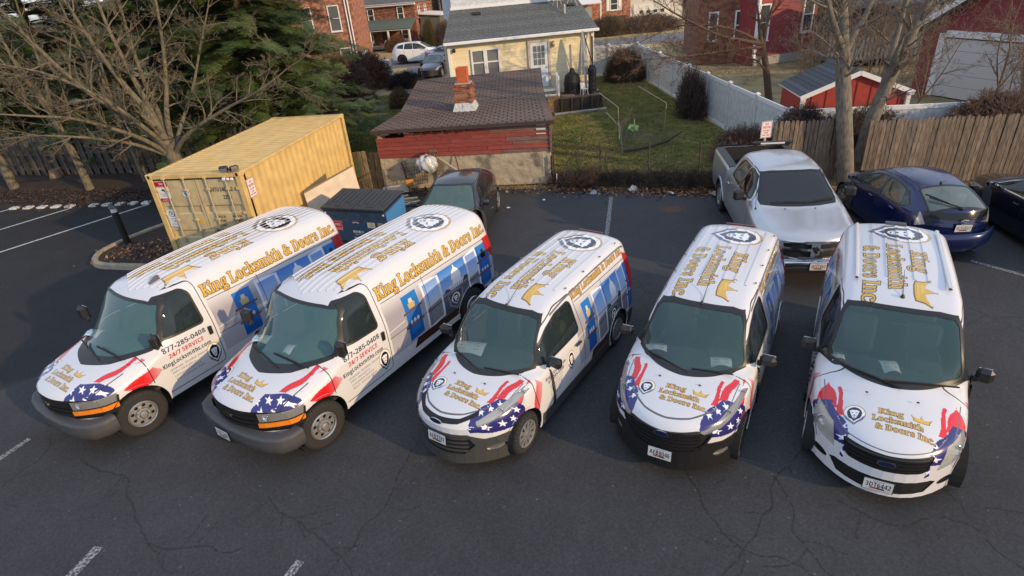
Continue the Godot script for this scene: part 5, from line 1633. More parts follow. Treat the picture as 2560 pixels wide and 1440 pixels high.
func lot_texture() -> ImageTexture:
	# the asphalt of the lot: 34 m x 22 m, origin at x -17, z -22; wear, seal patches, stains and cracks
	var W:=1870; var H:=1210
	var s:=55.0
	var n1:=noise(0.0045,21,4); var n2:=noise(0.02,5,3); var n3:=noise(0.35,9,2)
	var data:=PackedByteArray()
	data.resize(W*H*3)
	var rr:=RandomNumberGenerator.new()
	rr.seed=5
	var i:=0
	for y in H:
		var z:=-22.0+y/s
		for x in W:
			var X:=-17.0+x/s
			var v:=0.215+0.016*n1.get_noise_2d(x,y)+0.018*n2.get_noise_2d(x,y)+0.018*n3.get_noise_2d(x,y)+rr.randf_range(-0.03,0.03)
			# fresh dark coat over the left part of the lot
			var e:=X+lerpf(9.6,4.2,smoothstep(-9.0,-13.5,z))+0.5*n1.get_noise_2d(x*2,y*2)
			v-=0.085*smoothstep(0.15,-0.15,e)
			var q:=rr.randf()
			if q < 0.004: v+=0.07
			elif q < 0.0045: v+=0.22
			data[i]=clampi(int((v+0.0)*255),8,250)
			data[i+1]=clampi(int((v+0.003)*255),8,250)
			data[i+2]=clampi(int((v+0.014)*255),8,250)
			i+=3
	var ink:=Ink.new(4,4,Color.BLACK)
	ink.im=Image.create_from_data(W,H,false,Image.FORMAT_RGB8,data)
	ink.xf=Transform2D(Vector2(s,0),Vector2(0,s),Vector2(17*s,22*s))
	# cracks: branching jagged lines
	var starts:=[[3.2,-5.4,1.2],[4.2,-6.0,2.6],[6.6,-5.0,0.6],[-6.9,-6.9,0.3],[-1.6,-6.6,1.9],[1.6,-6.4,0.8],[8.3,-9.2,1.5],[-3.6,-5.8,0.7],[2.5,-11.3,0.5],[-0.5,-12.0,2.2],[6.5,-7.9,2.0],[5.4,-4.6,0.1],[3.8,-4.9,1.0],[-7.8,-7.6,1.4]]
	for c in starts:
		var p:=Vector2(c[0],c[1]); var a: float=c[2]
		for k in 46:
			a+=rr.randf_range(-0.5,0.5)
			a=lerpf(a,c[2],0.15)
			var q:=p+Vector2.from_angle(a)*0.09
			ink.poly(line_poly(PackedVector2Array([p,q]),rr.randf_range(0.01,0.02)),Color(0.13,0.13,0.135))
			if rr.randf() < 0.16:
				var b:=a+rr.randf_range(0.7,1.4)*(1 if rr.randf() < 0.5 else -1)
				var u:=q
				for j in rr.randi_range(3,9):
					b+=rr.randf_range(-0.4,0.4)
					var w:=u+Vector2.from_angle(b)*0.07
					ink.poly(line_poly(PackedVector2Array([u,w]),0.012),Color(0.14,0.14,0.145))
					u=w
			p=q
	return ink.texture()


# ---------------------------------------------------------------- growing things
func limb(m: M,a: Vector3,pts: PackedVector3Array,r0: float,r1: float,k:=6) -> PackedVector3Array:
	# a smooth tapering limb through points
	var all:=PackedVector3Array([a])
	all.append_array(pts)
	var out:=PackedVector3Array(); var rs:=PackedFloat32Array()
	var n:=all.size()
	for i in n - 1:
		var p0:=all[maxi(i - 1,0)]; var p3:=all[mini(i+2,n - 1)]
		var c:=6
		for j in c:
			var t:=float(j)/c
			out.append(all[i].cubic_interpolate(all[i+1],p0,p3,t))
	out.append(all[n - 1])
	for i in out.size(): rs.append(lerpf(r0,r1,pow(float(i)/(out.size() - 1),0.8)))
	m.tube(out,rs,k,false)
	return out


func sprig(m: M,tw: M,a: Vector3,d: Vector3,ln: float,r: float,lvl: int,droop: float) -> void:
	# a branch that wanders, tapers and forks into twigs
	var p:=PackedVector3Array([a]); var rs:=PackedFloat32Array([r])
	var n:=clampi(int(ln/0.22),3,9)
	var dir:=d.normalized()
	for i in n:
		dir=(dir+V3(rng.randf_range(-1,1),rng.randf_range(-1,1),rng.randf_range(-1,1))*0.2+Vector3.UP*droop).normalized()
		p.append(p[i]+dir*ln/n)
		rs.append(maxf(r*(1.0 - 0.85*(i+1.0)/n),0.004))
	(m if lvl<=1 else tw).tube(p,rs,5 if lvl<=1 else 3,false)
	if lvl>=3: return
	var kids:=int(ln*(4.6 if lvl==0 else 5.5))+2
	for i in kids:
		var t:=rng.randf_range(0.2,1.0)
		var j:=t*n
		var at:=p[int(minf(j,n - 0.01))].lerp(p[mini(int(j)+1,n)],j - int(j))
		var ax:=V3(rng.randf_range(-1,1),rng.randf_range(-0.6,1),rng.randf_range(-1,1))
		var side:=(ax - dir*ax.dot(dir)).normalized()
		sprig(m,tw,at,dir*0.75+side*rng.randf_range(0.5,1.0),ln*rng.randf_range(0.28,0.55)*(1.0 - 0.3*t),maxf(r*0.45*(1.0 - 0.5*t),0.005),lvl+1,droop)


func bare_tree(called: String,label: String,limbs: Array,bark: Material,twig: Material,lvl:=0,droop:=0.02,side_len:=1.3,every:=0.5,from:=0.25) -> Node3D:
	# limbs: [start radius, end radius, points...] in metres round the foot; side branches grow along each limb
	var at: Vector3=limbs[0][2]
	var o:=thing(called,label,"tree",at)
	var wood:=M.new(); var tw:=M.new()
	for i in limbs.size():
		var l: Array=limbs[i]
		var pts:=PackedVector3Array()
		for j in range(3,l.size()): pts.append(l[j] - at)
		var line:=limb(wood,l[2] - at,pts,l[0],l[1],10 if i==0 else 8)
		var tot:=0.0
		var acc:=0.0
		for j in range(1,line.size()): tot+=line[j].distance_to(line[j - 1])
		var nxt:=tot*(from if i > 0 else 0.75)
		for j in range(1,line.size()):
			acc+=line[j].distance_to(line[j - 1])
			if acc > nxt:
				nxt=acc+every*rng.randf_range(0.6,1.3)
				var d:=(line[j] - line[j - 1]).normalized()
				var rr: float=lerpf(l[0],l[1],acc/tot)
				for k in 2:
					var ax:=V3(rng.randf_range(-1,1),rng.randf_range(-0.5,0.9),rng.randf_range(-1,1))
					var sd:=(ax - d*ax.dot(d)).normalized()
					sprig(wood,tw,line[j],d*0.6+sd*rng.randf_range(0.5,1.1),side_len*rng.randf_range(0.5,1.25),minf(rr*0.5,0.035),lvl,droop)
		sprig(wood,tw,line[line.size() - 1],line[line.size() - 1] - line[line.size() - 2],side_len*1.2,l[1],lvl,droop)
	part("trunk",wood,bark,o)
	var t:=part("twigs",tw,twig,o)
	t.set_meta("kind","stuff")
	return o


func scatter(called: String,m: Mesh,xfs: Array,cols: Array,material: Material,parent: Node) -> MultiMeshInstance3D:
	var mm:=MultiMesh.new()
	mm.transform_format=MultiMesh.TRANSFORM_3D
	mm.use_colors=cols.size() > 0
	mm.mesh=m
	mm.instance_count=xfs.size()
	for i in xfs.size():
		mm.set_instance_transform(i,xfs[i])
		if cols.size(): mm.set_instance_color(i,cols[i])
	var o:=MultiMeshInstance3D.new()
	o.name=numbered(called) if parent==self else called
	o.multimesh=mm
	o.material_override=material
	parent.add_child(o,true)
	o.set_meta("kind","stuff")
	return o


func tinted(id: String,rough:=0.8,back:=Color.BLACK) -> StandardMaterial3D:
	if mats.has(id): return mats[id]
	var m:=mat(id,Color.WHITE,rough)
	m.vertex_color_use_as_albedo=true
	m.cull_mode=BaseMaterial3D.CULL_DISABLED
	if back != Color.BLACK:
		m.backlight_enabled=true
		m.backlight=back
	return m


func spray_mesh() -> ArrayMesh:
	# a flat fan of needled shoots, 1 m long along +z
	var m:=M.new()
	var r:=RandomNumberGenerator.new()
	r.seed=3
	for s in 7:
		var a:=lerpf(-1.0,1.0,s/6.0)
		var d:=V3(sin(a),r.randf_range(-0.12,0.12),cos(a))
		var st:=V3(0,0,0.12*(1.0 - absf(a))*3.0)
		var ln:=0.62 - 0.18*absf(a)
		for k in 6:
			var p:=st+d*ln*(k+0.3)/6.0
			for sd in [-1,1]:
				var nd: Vector3=(d*0.8+V3(d.z,0,-d.x)*sd*0.75+V3(0,r.randf_range(-0.3,0.3),0)).normalized()
				var w:=V3(0,1,0).cross(nd)*0.022
				var tip: Vector3=p+nd*r.randf_range(0.13,0.2)
				m.tri(p - w,p+w+V3(0,0.006,0),tip)
	return m.mesh()


func conifer(label: String,at: Vector3,H: float,R: float,low: float,count: int,seed_: int,spray: Mesh,hue: float) -> void:
	var o:=thing("conifer_tree",label,"tree",at)
	var r:=RandomNumberGenerator.new()
	r.seed=seed_
	var tr:=M.new()
	tr.tube(PackedVector3Array([Vector3.ZERO,V3(0.05,H*0.5,0),V3(0,H,0)]),PackedFloat32Array([0.24,0.15,0.03]),9,false)
	var xs:=[]; var cs:=[]
	for b in count:
		var y:=low+(H - low)*pow(r.randf(),1.15)
		var ln:=R*pow(1.0 - (y - low)/(H - low),0.75)*r.randf_range(0.65,1.1)+0.25
		var a:=r.randf()*TAU
		var d:=V3(cos(a),0,sin(a))
		var prev:=V3(0,y,0)
		var n:=9
		var tint:=r.randf_range(0.9,2.3)
		var lift:=r.randf_range(0.05,0.35)
		var pts:=PackedVector3Array([prev]); var rad:=PackedFloat32Array([0.035])
		for i in range(1,n+1):
			var t:=float(i)/n
			var p:=V3(0,y+ln*(lift*t - 0.42*t*t+0.18*t*t*t),0)+d*ln*t
			pts.append(p); rad.append(0.035*(1.0 - t)+0.004)
			if t > 0.2:
				for k in 3:
					var side:=V3(d.z,0,-d.x)*r.randf_range(-1,1)
					var q:=p+side*ln*0.2*(1.1 - t)+V3(0,r.randf_range(-0.12,0.05),0)
					var look:=(d+side*0.8+V3(0,r.randf_range(-0.65,0.1),0)).normalized()
					var sc:=r.randf_range(0.42,0.75)
					var bs:=Basis.looking_at(-look,V3(r.randf_range(-0.5,0.5),1,r.randf_range(-0.5,0.5)).normalized()).scaled(Vector3.ONE*sc)
					xs.append(Transform3D(bs,q))
					var g:=tint*r.randf_range(0.75,1.2)
					cs.append(Color(0.038*g*hue,0.058*g,0.014*g))
		tr.tube(pts,rad,4,false)
	part("trunk",tr,mat("conifer_bark",lin_c(0.05,0.035,0.025),0.95),o)
	scatter("crown",spray,xs,cs,tinted("needles",0.65,Color(0.08,0.1,0.03)),o)


func twig_mesh(seed_: int,n:=5) -> ArrayMesh:
	# a handful of crooked twigs about 1 m high
	var m:=M.new(); var tw:=M.new()
	var keep:=rng.seed
	rng.seed=seed_
	for i in n:
		sprig(m,m,V3(rng.randf_range(-0.1,0.1),0,rng.randf_range(-0.1,0.1)),V3(rng.randf_range(-0.7,0.7),1,rng.randf_range(-0.7,0.7)),rng.randf_range(0.6,1.0),0.012,1,0.0)
	rng.seed=keep
	return m.mesh()


func shrub(label: String,at: Vector3,s: Vector3,count: int,c0: Color,c1: Color,tw: Mesh,called := "shrub",leafy:=0) -> Node3D:
	# a clipped or wild shrub of radiating twigs, with dry leaves where leafy
	var o:=thing(called,label,"shrub",at)
	var xs:=[]; var cs:=[]
	for i in count:
		var d:=V3(rng.randf_range(-1,1),rng.randf_range(0.05,1),rng.randf_range(-1,1)).normalized()
		var b:=Basis(Quaternion(Vector3.UP,d))*Basis(Vector3.UP,rng.randf()*TAU)
		b=b.scaled(Vector3.ONE*rng.randf_range(0.75,1.1))
		xs.append(Transform3D(Basis.from_scale(s)*b,V3(0,0.05,0)))
		cs.append(c0.lerp(c1,rng.randf()))
	scatter("twigs",tw,xs,cs,tinted("twig_tint",0.9),o)
	if leafy > 0:
		var ls:=[]; var lc:=[]
		for i in leafy:
			var d:=V3(rng.randf_range(-1,1),rng.randf_range(-0.2,1),rng.randf_range(-1,1)).normalized()*pow(rng.randf(),0.3)
			ls.append(Transform3D(Basis.from_euler(V3(rng.randf()*6,rng.randf()*6,rng.randf()*6)).scaled(Vector3.ONE*rng.randf_range(0.05,0.1)),V3(d.x*s.x,s.y*0.5+d.y*s.y*0.5,d.z*s.z)))
			lc.append(c0.lerp(c1,rng.randf())*rng.randf_range(0.8,1.4))
		scatter("leaves",leaf_mesh(),ls,lc,tinted("leaf_tint",0.8),o)
	return o


func leaf_mesh() -> ArrayMesh:
	if mats.has("leaf_mesh"): return mats["leaf_mesh"]
	var m:=M.new()
	var p:=[V3(0,0,-0.5),V3(0.3,0.08,-0.1),V3(0.2,0.12,0.3),V3(0,0.05,0.55),V3(-0.2,0.12,0.3),V3(-0.3,0.08,-0.1)]
	for i in range(1,5): m.tri(p[0],p[i],p[i+1])
	mats["leaf_mesh"]=m.mesh()
	return mats["leaf_mesh"]


func flat_sheet(called: String,outline: PackedVector2Array,y: float,material: Material,uv_from:=Rect2()) -> MeshInstance3D:
	# outline in world x, z
	var m:=M.new()
	var q:=outline
	if Geometry2D.is_polygon_clockwise(q):
		q=q.duplicate(); q.reverse()
	var id:=Geometry2D.triangulate_polygon(q)
	for i in range(0,id.size(),3):
		var a:=q[id[i]]; var b:=q[id[i+1]]; var c:=q[id[i+2]]
		if (b - a).cross(c - a) > 0.0:
			var t:=b; b=c; c=t
		m.tri(V3(a.x,y,a.y),V3(b.x,y,b.y),V3(c.x,y,c.y))
		if uv_from.size.x > 0.0:
			for e in [a,b,c]: m.uv.append((e - uv_from.position)/uv_from.size)
	return ground(called,m,material)


# ---------------------------------------------------------------- lettering and signs
func text_m(s: String,h: float,width: float,xf: Transform3D,face := "Droid Sans",bold:=false) -> M:
	# flat letters, centred on xf's x axis with the base line at y 0, looking along +z
	var L:=letters(s,face,bold)
	var k: float=width/L.w
	var m:=M.new()
	for i in range(0,L.t.size(),3):
		var p: Vector2=L.t[i]; var q: Vector2=L.t[i+1]; var r: Vector2=L.t[i+2]
		if (q - p).cross(r - p) < 0.0:
			var t:=q; q=r; r=t
		m.tri(xf*V3(p.x*k - width*0.5,p.y*h,0),xf*V3(q.x*k - width*0.5,q.y*h,0),xf*V3(r.x*k - width*0.5,r.y*h,0))
	return m


func sign_panel(called: String,parent: Node,w: float,h: float,xf: Transform3D,draw: Callable,label := "",ppm:=220.0) -> MeshInstance3D:
	# a thin plate with a printed face towards local +z
	var ink:=Ink.new(int(w*ppm),int(h*ppm),Color(0.84,0.84,0.83))
	ink.xf=Transform2D(Vector2(ppm,0),Vector2(0,-ppm),Vector2(w*ppm*0.5,h*ppm*0.5))
	draw.call(ink)
	var back:=M.new()
	back.box(V3(0,0,-0.004),V3(w,h,0.006))
	var o:=part(called,back,mat("sign_metal",lin_c(0.45,0.45,0.45),0.5,0.4),parent,label)
	o.transform=xf
	var m:=M.new()
	var x:=w*0.5; var y:=h*0.5
	m.quad(V3(-x,-y,0.001),V3(x,-y,0.001),V3(x,y,0.001),V3(-x,y,0.001))
	m.uv=PackedVector2Array([Vector2(0,1),Vector2(1,1),Vector2(1,0),Vector2(0,1),Vector2(1,0),Vector2(0,0)])
	var sm:=StandardMaterial3D.new()
	sm.albedo_texture=ink.texture()
	sm.roughness=0.5
	part("print",m,sm,o)
	return o


func T(ink: Ink,s: String,x: float,y: float,h: float,w: float,c: Color,bold:=true) -> void:
	write(ink,s,Vector2(x - w*0.5,y),Vector2(1,0),Vector2(0,1),h,c,w,"Droid Sans",bold)


func no_parking(ink: Ink) -> void:
	var red:=Color(0.72,0.14,0.17)
	ink.poly(rrect(-0.145,-0.22,0.29,0.44,0.03),red)
	ink.poly(rrect(-0.135,-0.21,0.27,0.42,0.025),Color(0.86,0.85,0.84))
	T(ink,"NO",0,0.115,0.062,0.1,red)
	T(ink,"PARKING",0,0.03,0.062,0.23,red)
	T(ink,"TOW AWAY",0,-0.05,0.045,0.2,red)
	T(ink,"ZONE",0,-0.11,0.04,0.11,red)
	ink.poly(pts2([-0.1,-0.16,-0.02,-0.16,-0.02,-0.14,-0.1,-0.14]),red)
	ink.poly(pts2([0.02,-0.17,0.1,-0.17,0.1,-0.145,0.02,-0.145]),red)


func wave(n: int,pitch: float,depth: float) -> PackedVector2Array:
	# one side of a pressed sheet: x along, y depth
	var p:=PackedVector2Array()
	for i in n:
		var x:=i*pitch
		p.append(Vector2(x,0)); p.append(Vector2(x+pitch*0.25,0)); p.append(Vector2(x+pitch*0.5,-depth)); p.append(Vector2(x+pitch*0.75,-depth))
	p.append(Vector2(n*pitch,0))
	return p


func container() -> void:
	var yel: Material=rough_mat("container_paint",[[0.25,lin_c(0.58,0.39,0.14)],[0.8,lin_c(0.66,0.46,0.18)]],0.35,0.5,0.15,0.02,31,false)
	var tan_: Material=rough_mat("container_doors",[[0.25,lin_c(0.46,0.36,0.18)],[0.55,lin_c(0.50,0.40,0.21)],[0.8,lin_c(0.53,0.43,0.24)]],0.5,0.55,0.1,0.02,32,false)
	var rod: Material=mat("zinc",lin_c(0.55,0.52,0.43),0.45,0.5)
	var black: Material=mat("rubber",lin_c(0.012,0.012,0.012),0.6)
	var o:=thing("shipping_container","tan yellow steel shipping container with signs on its closed doors","container",V3(-6.628,0,-16.33),deg_to_rad(-10.5))
	var W:=1.219; var L:=3.03; var H:=2.59
	for sx in [-1,1]:
		for sz in [-1,1]:
			part("corner_post",M.new().box(V3(sx*(W - 0.07),H*0.5,sz*(L - 0.07)),V3(0.14,H - 0.24,0.14),Basis(),0.01),yel,o)
			for y in [0.06,H - 0.06]:
				var c:=M.new().box(V3(sx*(W - 0.08),y,sz*(L - 0.085)),V3(0.17,0.12,0.178),Basis(),0.012)
				var cp:=part("corner_casting",c,yel,o)
				part("casting_hole",M.new().prism(circle(Vector2(sx*(W - 0.08),y),Vector2(0.035,0.045),12),sz*(L+0.005) - 0.004,sz*(L+0.005)),black,cp)
		part("top_rail",M.new().box(V3(sx*(W - 0.035),H - 0.05,0),V3(0.07,0.07,L*2 - 0.36),Basis(),0.01),yel,o)
		part("bottom_rail",M.new().box(V3(sx*(W - 0.035),0.1,0),V3(0.07,0.15,L*2 - 0.36),Basis(),0.01),yel,o)
		# pressed side sheet
		var p:=wave(20,0.279,0.036)
		var m:=M.new()
		for i in p.size() - 1:
			var a:=p[i]; var b:=p[i+1]
			var za:=a.x - 2.79; var zb:=b.x - 2.79
			var xa: float=sx*(W - 0.03+a.y); var xb: float=sx*(W - 0.03+b.y)
			if sx > 0: m.quad(V3(xb,0.17,zb),V3(xa,0.17,za),V3(xa,H - 0.08,za),V3(xb,H - 0.08,zb))
			else: m.quad(V3(xa,0.17,za),V3(xb,0.17,zb),V3(xb,H - 0.08,zb),V3(xa,H - 0.08,za))
		part("side_sheet",m,yel,o)
	for sz in [-1,1]:
		part("end_rail",M.new().box(V3(0,H - 0.06,sz*(L - 0.05)),V3(W*2 - 0.34,0.11,0.1),Basis(),0.01),yel,o)
		part("end_sill",M.new().box(V3(0,0.08,sz*(L - 0.05)),V3(W*2 - 0.34,0.13,0.1),Basis(),0.01),yel,o)
	part("end_sheet",M.new().box(V3(0,H*0.5,-L+0.06),V3(W*2 - 0.28,H - 0.3,0.03)),yel,o)
	# roof sheet pressed across
	var rp:=wave(27,0.209,0.045)
	var rm:=M.new()
	for i in rp.size() - 1:
		var a:=rp[i]; var b:=rp[i+1]
		rm.quad(V3(-W+0.05,H - 0.012+b.y,b.x - 2.82),V3(-W+0.05,H - 0.012+a.y,a.x - 2.82),V3(W - 0.05,H - 0.012+a.y,a.x - 2.82),V3(W - 0.05,H - 0.012+b.y,b.x - 2.82))
	for sz in [-1,1]: rm.box(V3(0,H - 0.016,sz*2.9),V3(W*2 - 0.1,0.02,0.22))
	part("roof_sheet",rm,yel,o)
	# doors
	for d in 2:
		var x0:=-W+0.15 if d==0 else 0.008
		var x1:=-0.008 if d==0 else W - 0.15
		var prof:=pts2([2.44,0.0,1.80,0.0,1.76,-0.035,1.62,-0.035,1.58,0.0,1.18,0.0,1.14,-0.035,1.0,-0.035,0.96,0.0,0.60,0.0,0.56,-0.035,0.42,-0.035,0.38,0.0,0.17,0.0])
		var m:=M.new()
		for i in prof.size() - 1:
			var a:=prof[i]; var b:=prof[i+1]
			m.quad(V3(x0+0.05,b.x,L - 0.045+b.y),V3(x1 - 0.05,b.x,L - 0.045+b.y),V3(x1 - 0.05,a.x,L - 0.045+a.y),V3(x0+0.05,a.x,L - 0.045+a.y))
		for x in [x0+0.025,x1 - 0.025]: m.box(V3(x,1.305,L - 0.06),V3(0.05,2.27,0.05))
		var leaf:=part("door_leaf",m,tan_,o)
		var gk:=M.new()
		gk.box(V3((x0+x1)*0.5,2.455,L - 0.055),V3(x1 - x0+0.02,0.035,0.05)); gk.box(V3(x0 - 0.004 if d==0 else x1+0.004,1.3,L - 0.06),V3(0.035,2.3,0.04))
		if d==0: gk.box(V3(0,1.3,L - 0.06),V3(0.02,2.3,0.04))
		part("door_seal",gk,black,leaf)
		for k in 2:
			var x:=lerpf(x0,x1,0.27 if k==0 else 0.75)
			part("lock_rod",M.new().cyl(V3(x,0.12,L - 0.005),V3(x,2.5,L - 0.005),0.018,-1,8),rod,leaf)
			for y in [0.14,0.75,1.45,2.2,2.49]: part("rod_bracket",M.new().box(V3(x,y,L - 0.01),V3(0.09,0.06,0.06),Basis(),0.01),tan_ if y < 2.4 else yel,leaf)
			var hm:=M.new()
			hm.span(V3(x,0.82,L+0.02),V3(x+(0.32 if d==0 else -0.32),0.80,L+0.02),0.018,0.04,Vector3.UP,0.005); hm.box(V3(x+(0.2 if d==0 else -0.2),0.79,L+0.012),V3(0.07,0.09,0.05),Basis(),0.01)
			part("lock_handle",hm,rod,leaf)
		for y in [0.35,0.95,1.6,2.2]:
			var hx:=(-1 if d==0 else 1)*(W - 0.13)
			part("hinge",M.new().box(V3(hx,y,L - 0.02),V3(0.16,0.07,0.05),Basis(),0.01),yel,leaf)
	part("lock_box",M.new().box(V3(0.05,1.12,L+0.05),V3(0.26,0.18,0.14),Basis(),0.015),tan_,o)
	var dk: Material=mat("stencil_ink",lin_c(0.035,0.03,0.025),0.8)
	var z:=L - 0.042
	for l in [["GVTU",0.42,2.13,0.10,0.24],["245492",0.73,2.13,0.10,0.34],["0",0.98,2.13,0.10,0.05],["22G1",0.70,1.94,0.10,0.22],["M.G.W.",0.40,1.47,0.065,0.2],["TARE",0.40,1.36,0.065,0.16],["NET",0.40,1.25,0.065,0.12],["30480 KG",0.80,1.48,0.05,0.26],["2200 KG",0.80,1.37,0.05,0.24],["28280 KG",0.80,1.26,0.05,0.26],["CU.CAP.",0.45,0.74,0.06,0.24]]:
		part("lettering",text_m(l[0],l[3],l[4],turned(V3(l[1],l[2],z)),"Droid Sans",true),dk,o)
	# signs
	sign_panel("warning_sign",o,0.32,0.50,turned(V3(-0.90,2.16,L - 0.02)),func(ink: Ink) -> void:
		ink.poly(pts2([-0.16,0.14,0.16,0.14,0.16,0.25,-0.16,0.25]),Color(0.66,0.05,0.1))
		T(ink,"NO",0,0.175,0.05,0.09,Color.WHITE)
		ink.poly(pts2([-0.15,0.135,0.15,0.135,0.15,0.12,-0.15,0.12]),Color(0.75,0.3,0.34))
		ink.poly(circle(Vector2(0.0,0.05),Vector2(0.04,0.025)),Color(0.1,0.1,0.14))
		ink.poly(pts2([0.0,0.04,0.03,0.0,0.05,0.0,0.03,0.06]),Color(0.1,0.1,0.14))
		for k in 3: T(ink,"24 HOUR VIDEO SURVEILLANCE",0,-0.05 - k*0.032,0.018,0.24 - 0.02*k,Color(0.3,0.32,0.42))
		ink.poly(pts2([-0.15,-0.24,0.15,-0.24,0.15,-0.155,-0.15,-0.155]),Color(0.66,0.05,0.1))
		T(ink,"WARNING",0,-0.215,0.035,0.2,Color(0.9,0.8,0.8)),"red and white surveillance warning sign")
	sign_panel("parking_sign",o,0.30,0.46,turned(V3(-0.90,1.50,L - 0.02)),func(ink: Ink) -> void:
		ink.poly(rrect(-0.14,-0.22,0.28,0.44,0.02),Color(0.3,0.34,0.44))
		ink.poly(rrect(-0.133,-0.213,0.266,0.426,0.018),Color(0.82,0.84,0.86))
		ink.poly(circle(Vector2(0,0.11),Vector2(0.08,0.08)),Color(0.13,0.15,0.3))
		ink.poly(circle(Vector2(0,0.11),Vector2(0.065,0.065)),Color(0.82,0.84,0.86))
		T(ink,"P",0.0,0.07,0.08,0.055,Color(0.1,0.1,0.2))
		ink.poly(line_poly(pts2([-0.05,0.16,0.05,0.06]),0.014),Color(0.13,0.15,0.3))
		for k in 5: T(ink,["PARKING","FOR CUSTOMERS","ONLY","VIOLATORS","WILL BE TOWED"][k],0,-0.02 - k*0.038 - (0.01 if k > 2 else 0.0),0.022,[0.14,0.2,0.08,0.16,0.2][k],Color(0.2,0.26,0.4)),"white no-parking notice with a barred P")
	sign_panel("round_sticker",o,0.19,0.19,turned(V3(-0.33,2.12,L - 0.035)),func(ink: Ink) -> void:
		ink.im.fill(Color(0.73,0.67,0.50))
		ink.poly(circle(Vector2.ZERO,Vector2(0.092,0.092)),Color(0.86,0.87,0.88))
		ink.poly(circle(Vector2.ZERO,Vector2(0.065,0.065)),Color(0.22,0.3,0.5))
		emblem(ink,Transform2D(Vector2(0.045,0),Vector2(0,0.045),Vector2.ZERO)))
	part("hazard_sticker",M.new().prism(pts2([-0.07,0.06,0.09,0.07,0.085,-0.08,0.03,-0.03,-0.02,0.0]),0,0.002,turned(V3(-0.24,1.38,L - 0.043))),mat("sticker_yellow",lin_c(0.62,0.42,0.01),0.5),o)
	sign_panel("tow_sign",o,0.30,0.45,turned(V3(W+0.002,2.12,L - 0.30),PI/2),no_parking,"white and red no-parking sign")
	# floodlights on the door corner
	for f in 2:
		var fx:=0.86 if f==0 else 1.10
		var g:=group_part("floodlight",o,V3(fx,H+0.04,L - 0.02))
		g.rotation=V3(0.5,0.4 if f==0 else 0.9,0)
		part("lamp_housing",M.new().box(V3(0,0.05,0),V3(0.2,0.15,0.1),Basis(),0.03),mat("trim_black",lin_c(0.016,0.016,0.017),0.45),g)
		part("lamp_glass",M.new().box(V3(0,0.05,0.053),V3(0.15,0.1,0.006)),mat("lamp_face",lin_c(0.2,0.2,0.2),0.1),g)
		part("lamp_arm",M.new().span(V3(0,-0.06,-0.02),V3(0,0.02,-0.02),0.04,0.04),yel,g)
	for k in 3: part("lamp_cell",M.new().box(V3(0.80+k*0.1,H - 0.15,L+0.02),V3(0.07,0.06,0.05),Basis(),0.01),mat("white_plastic",lin_c(0.75,0.75,0.75),0.4),o)


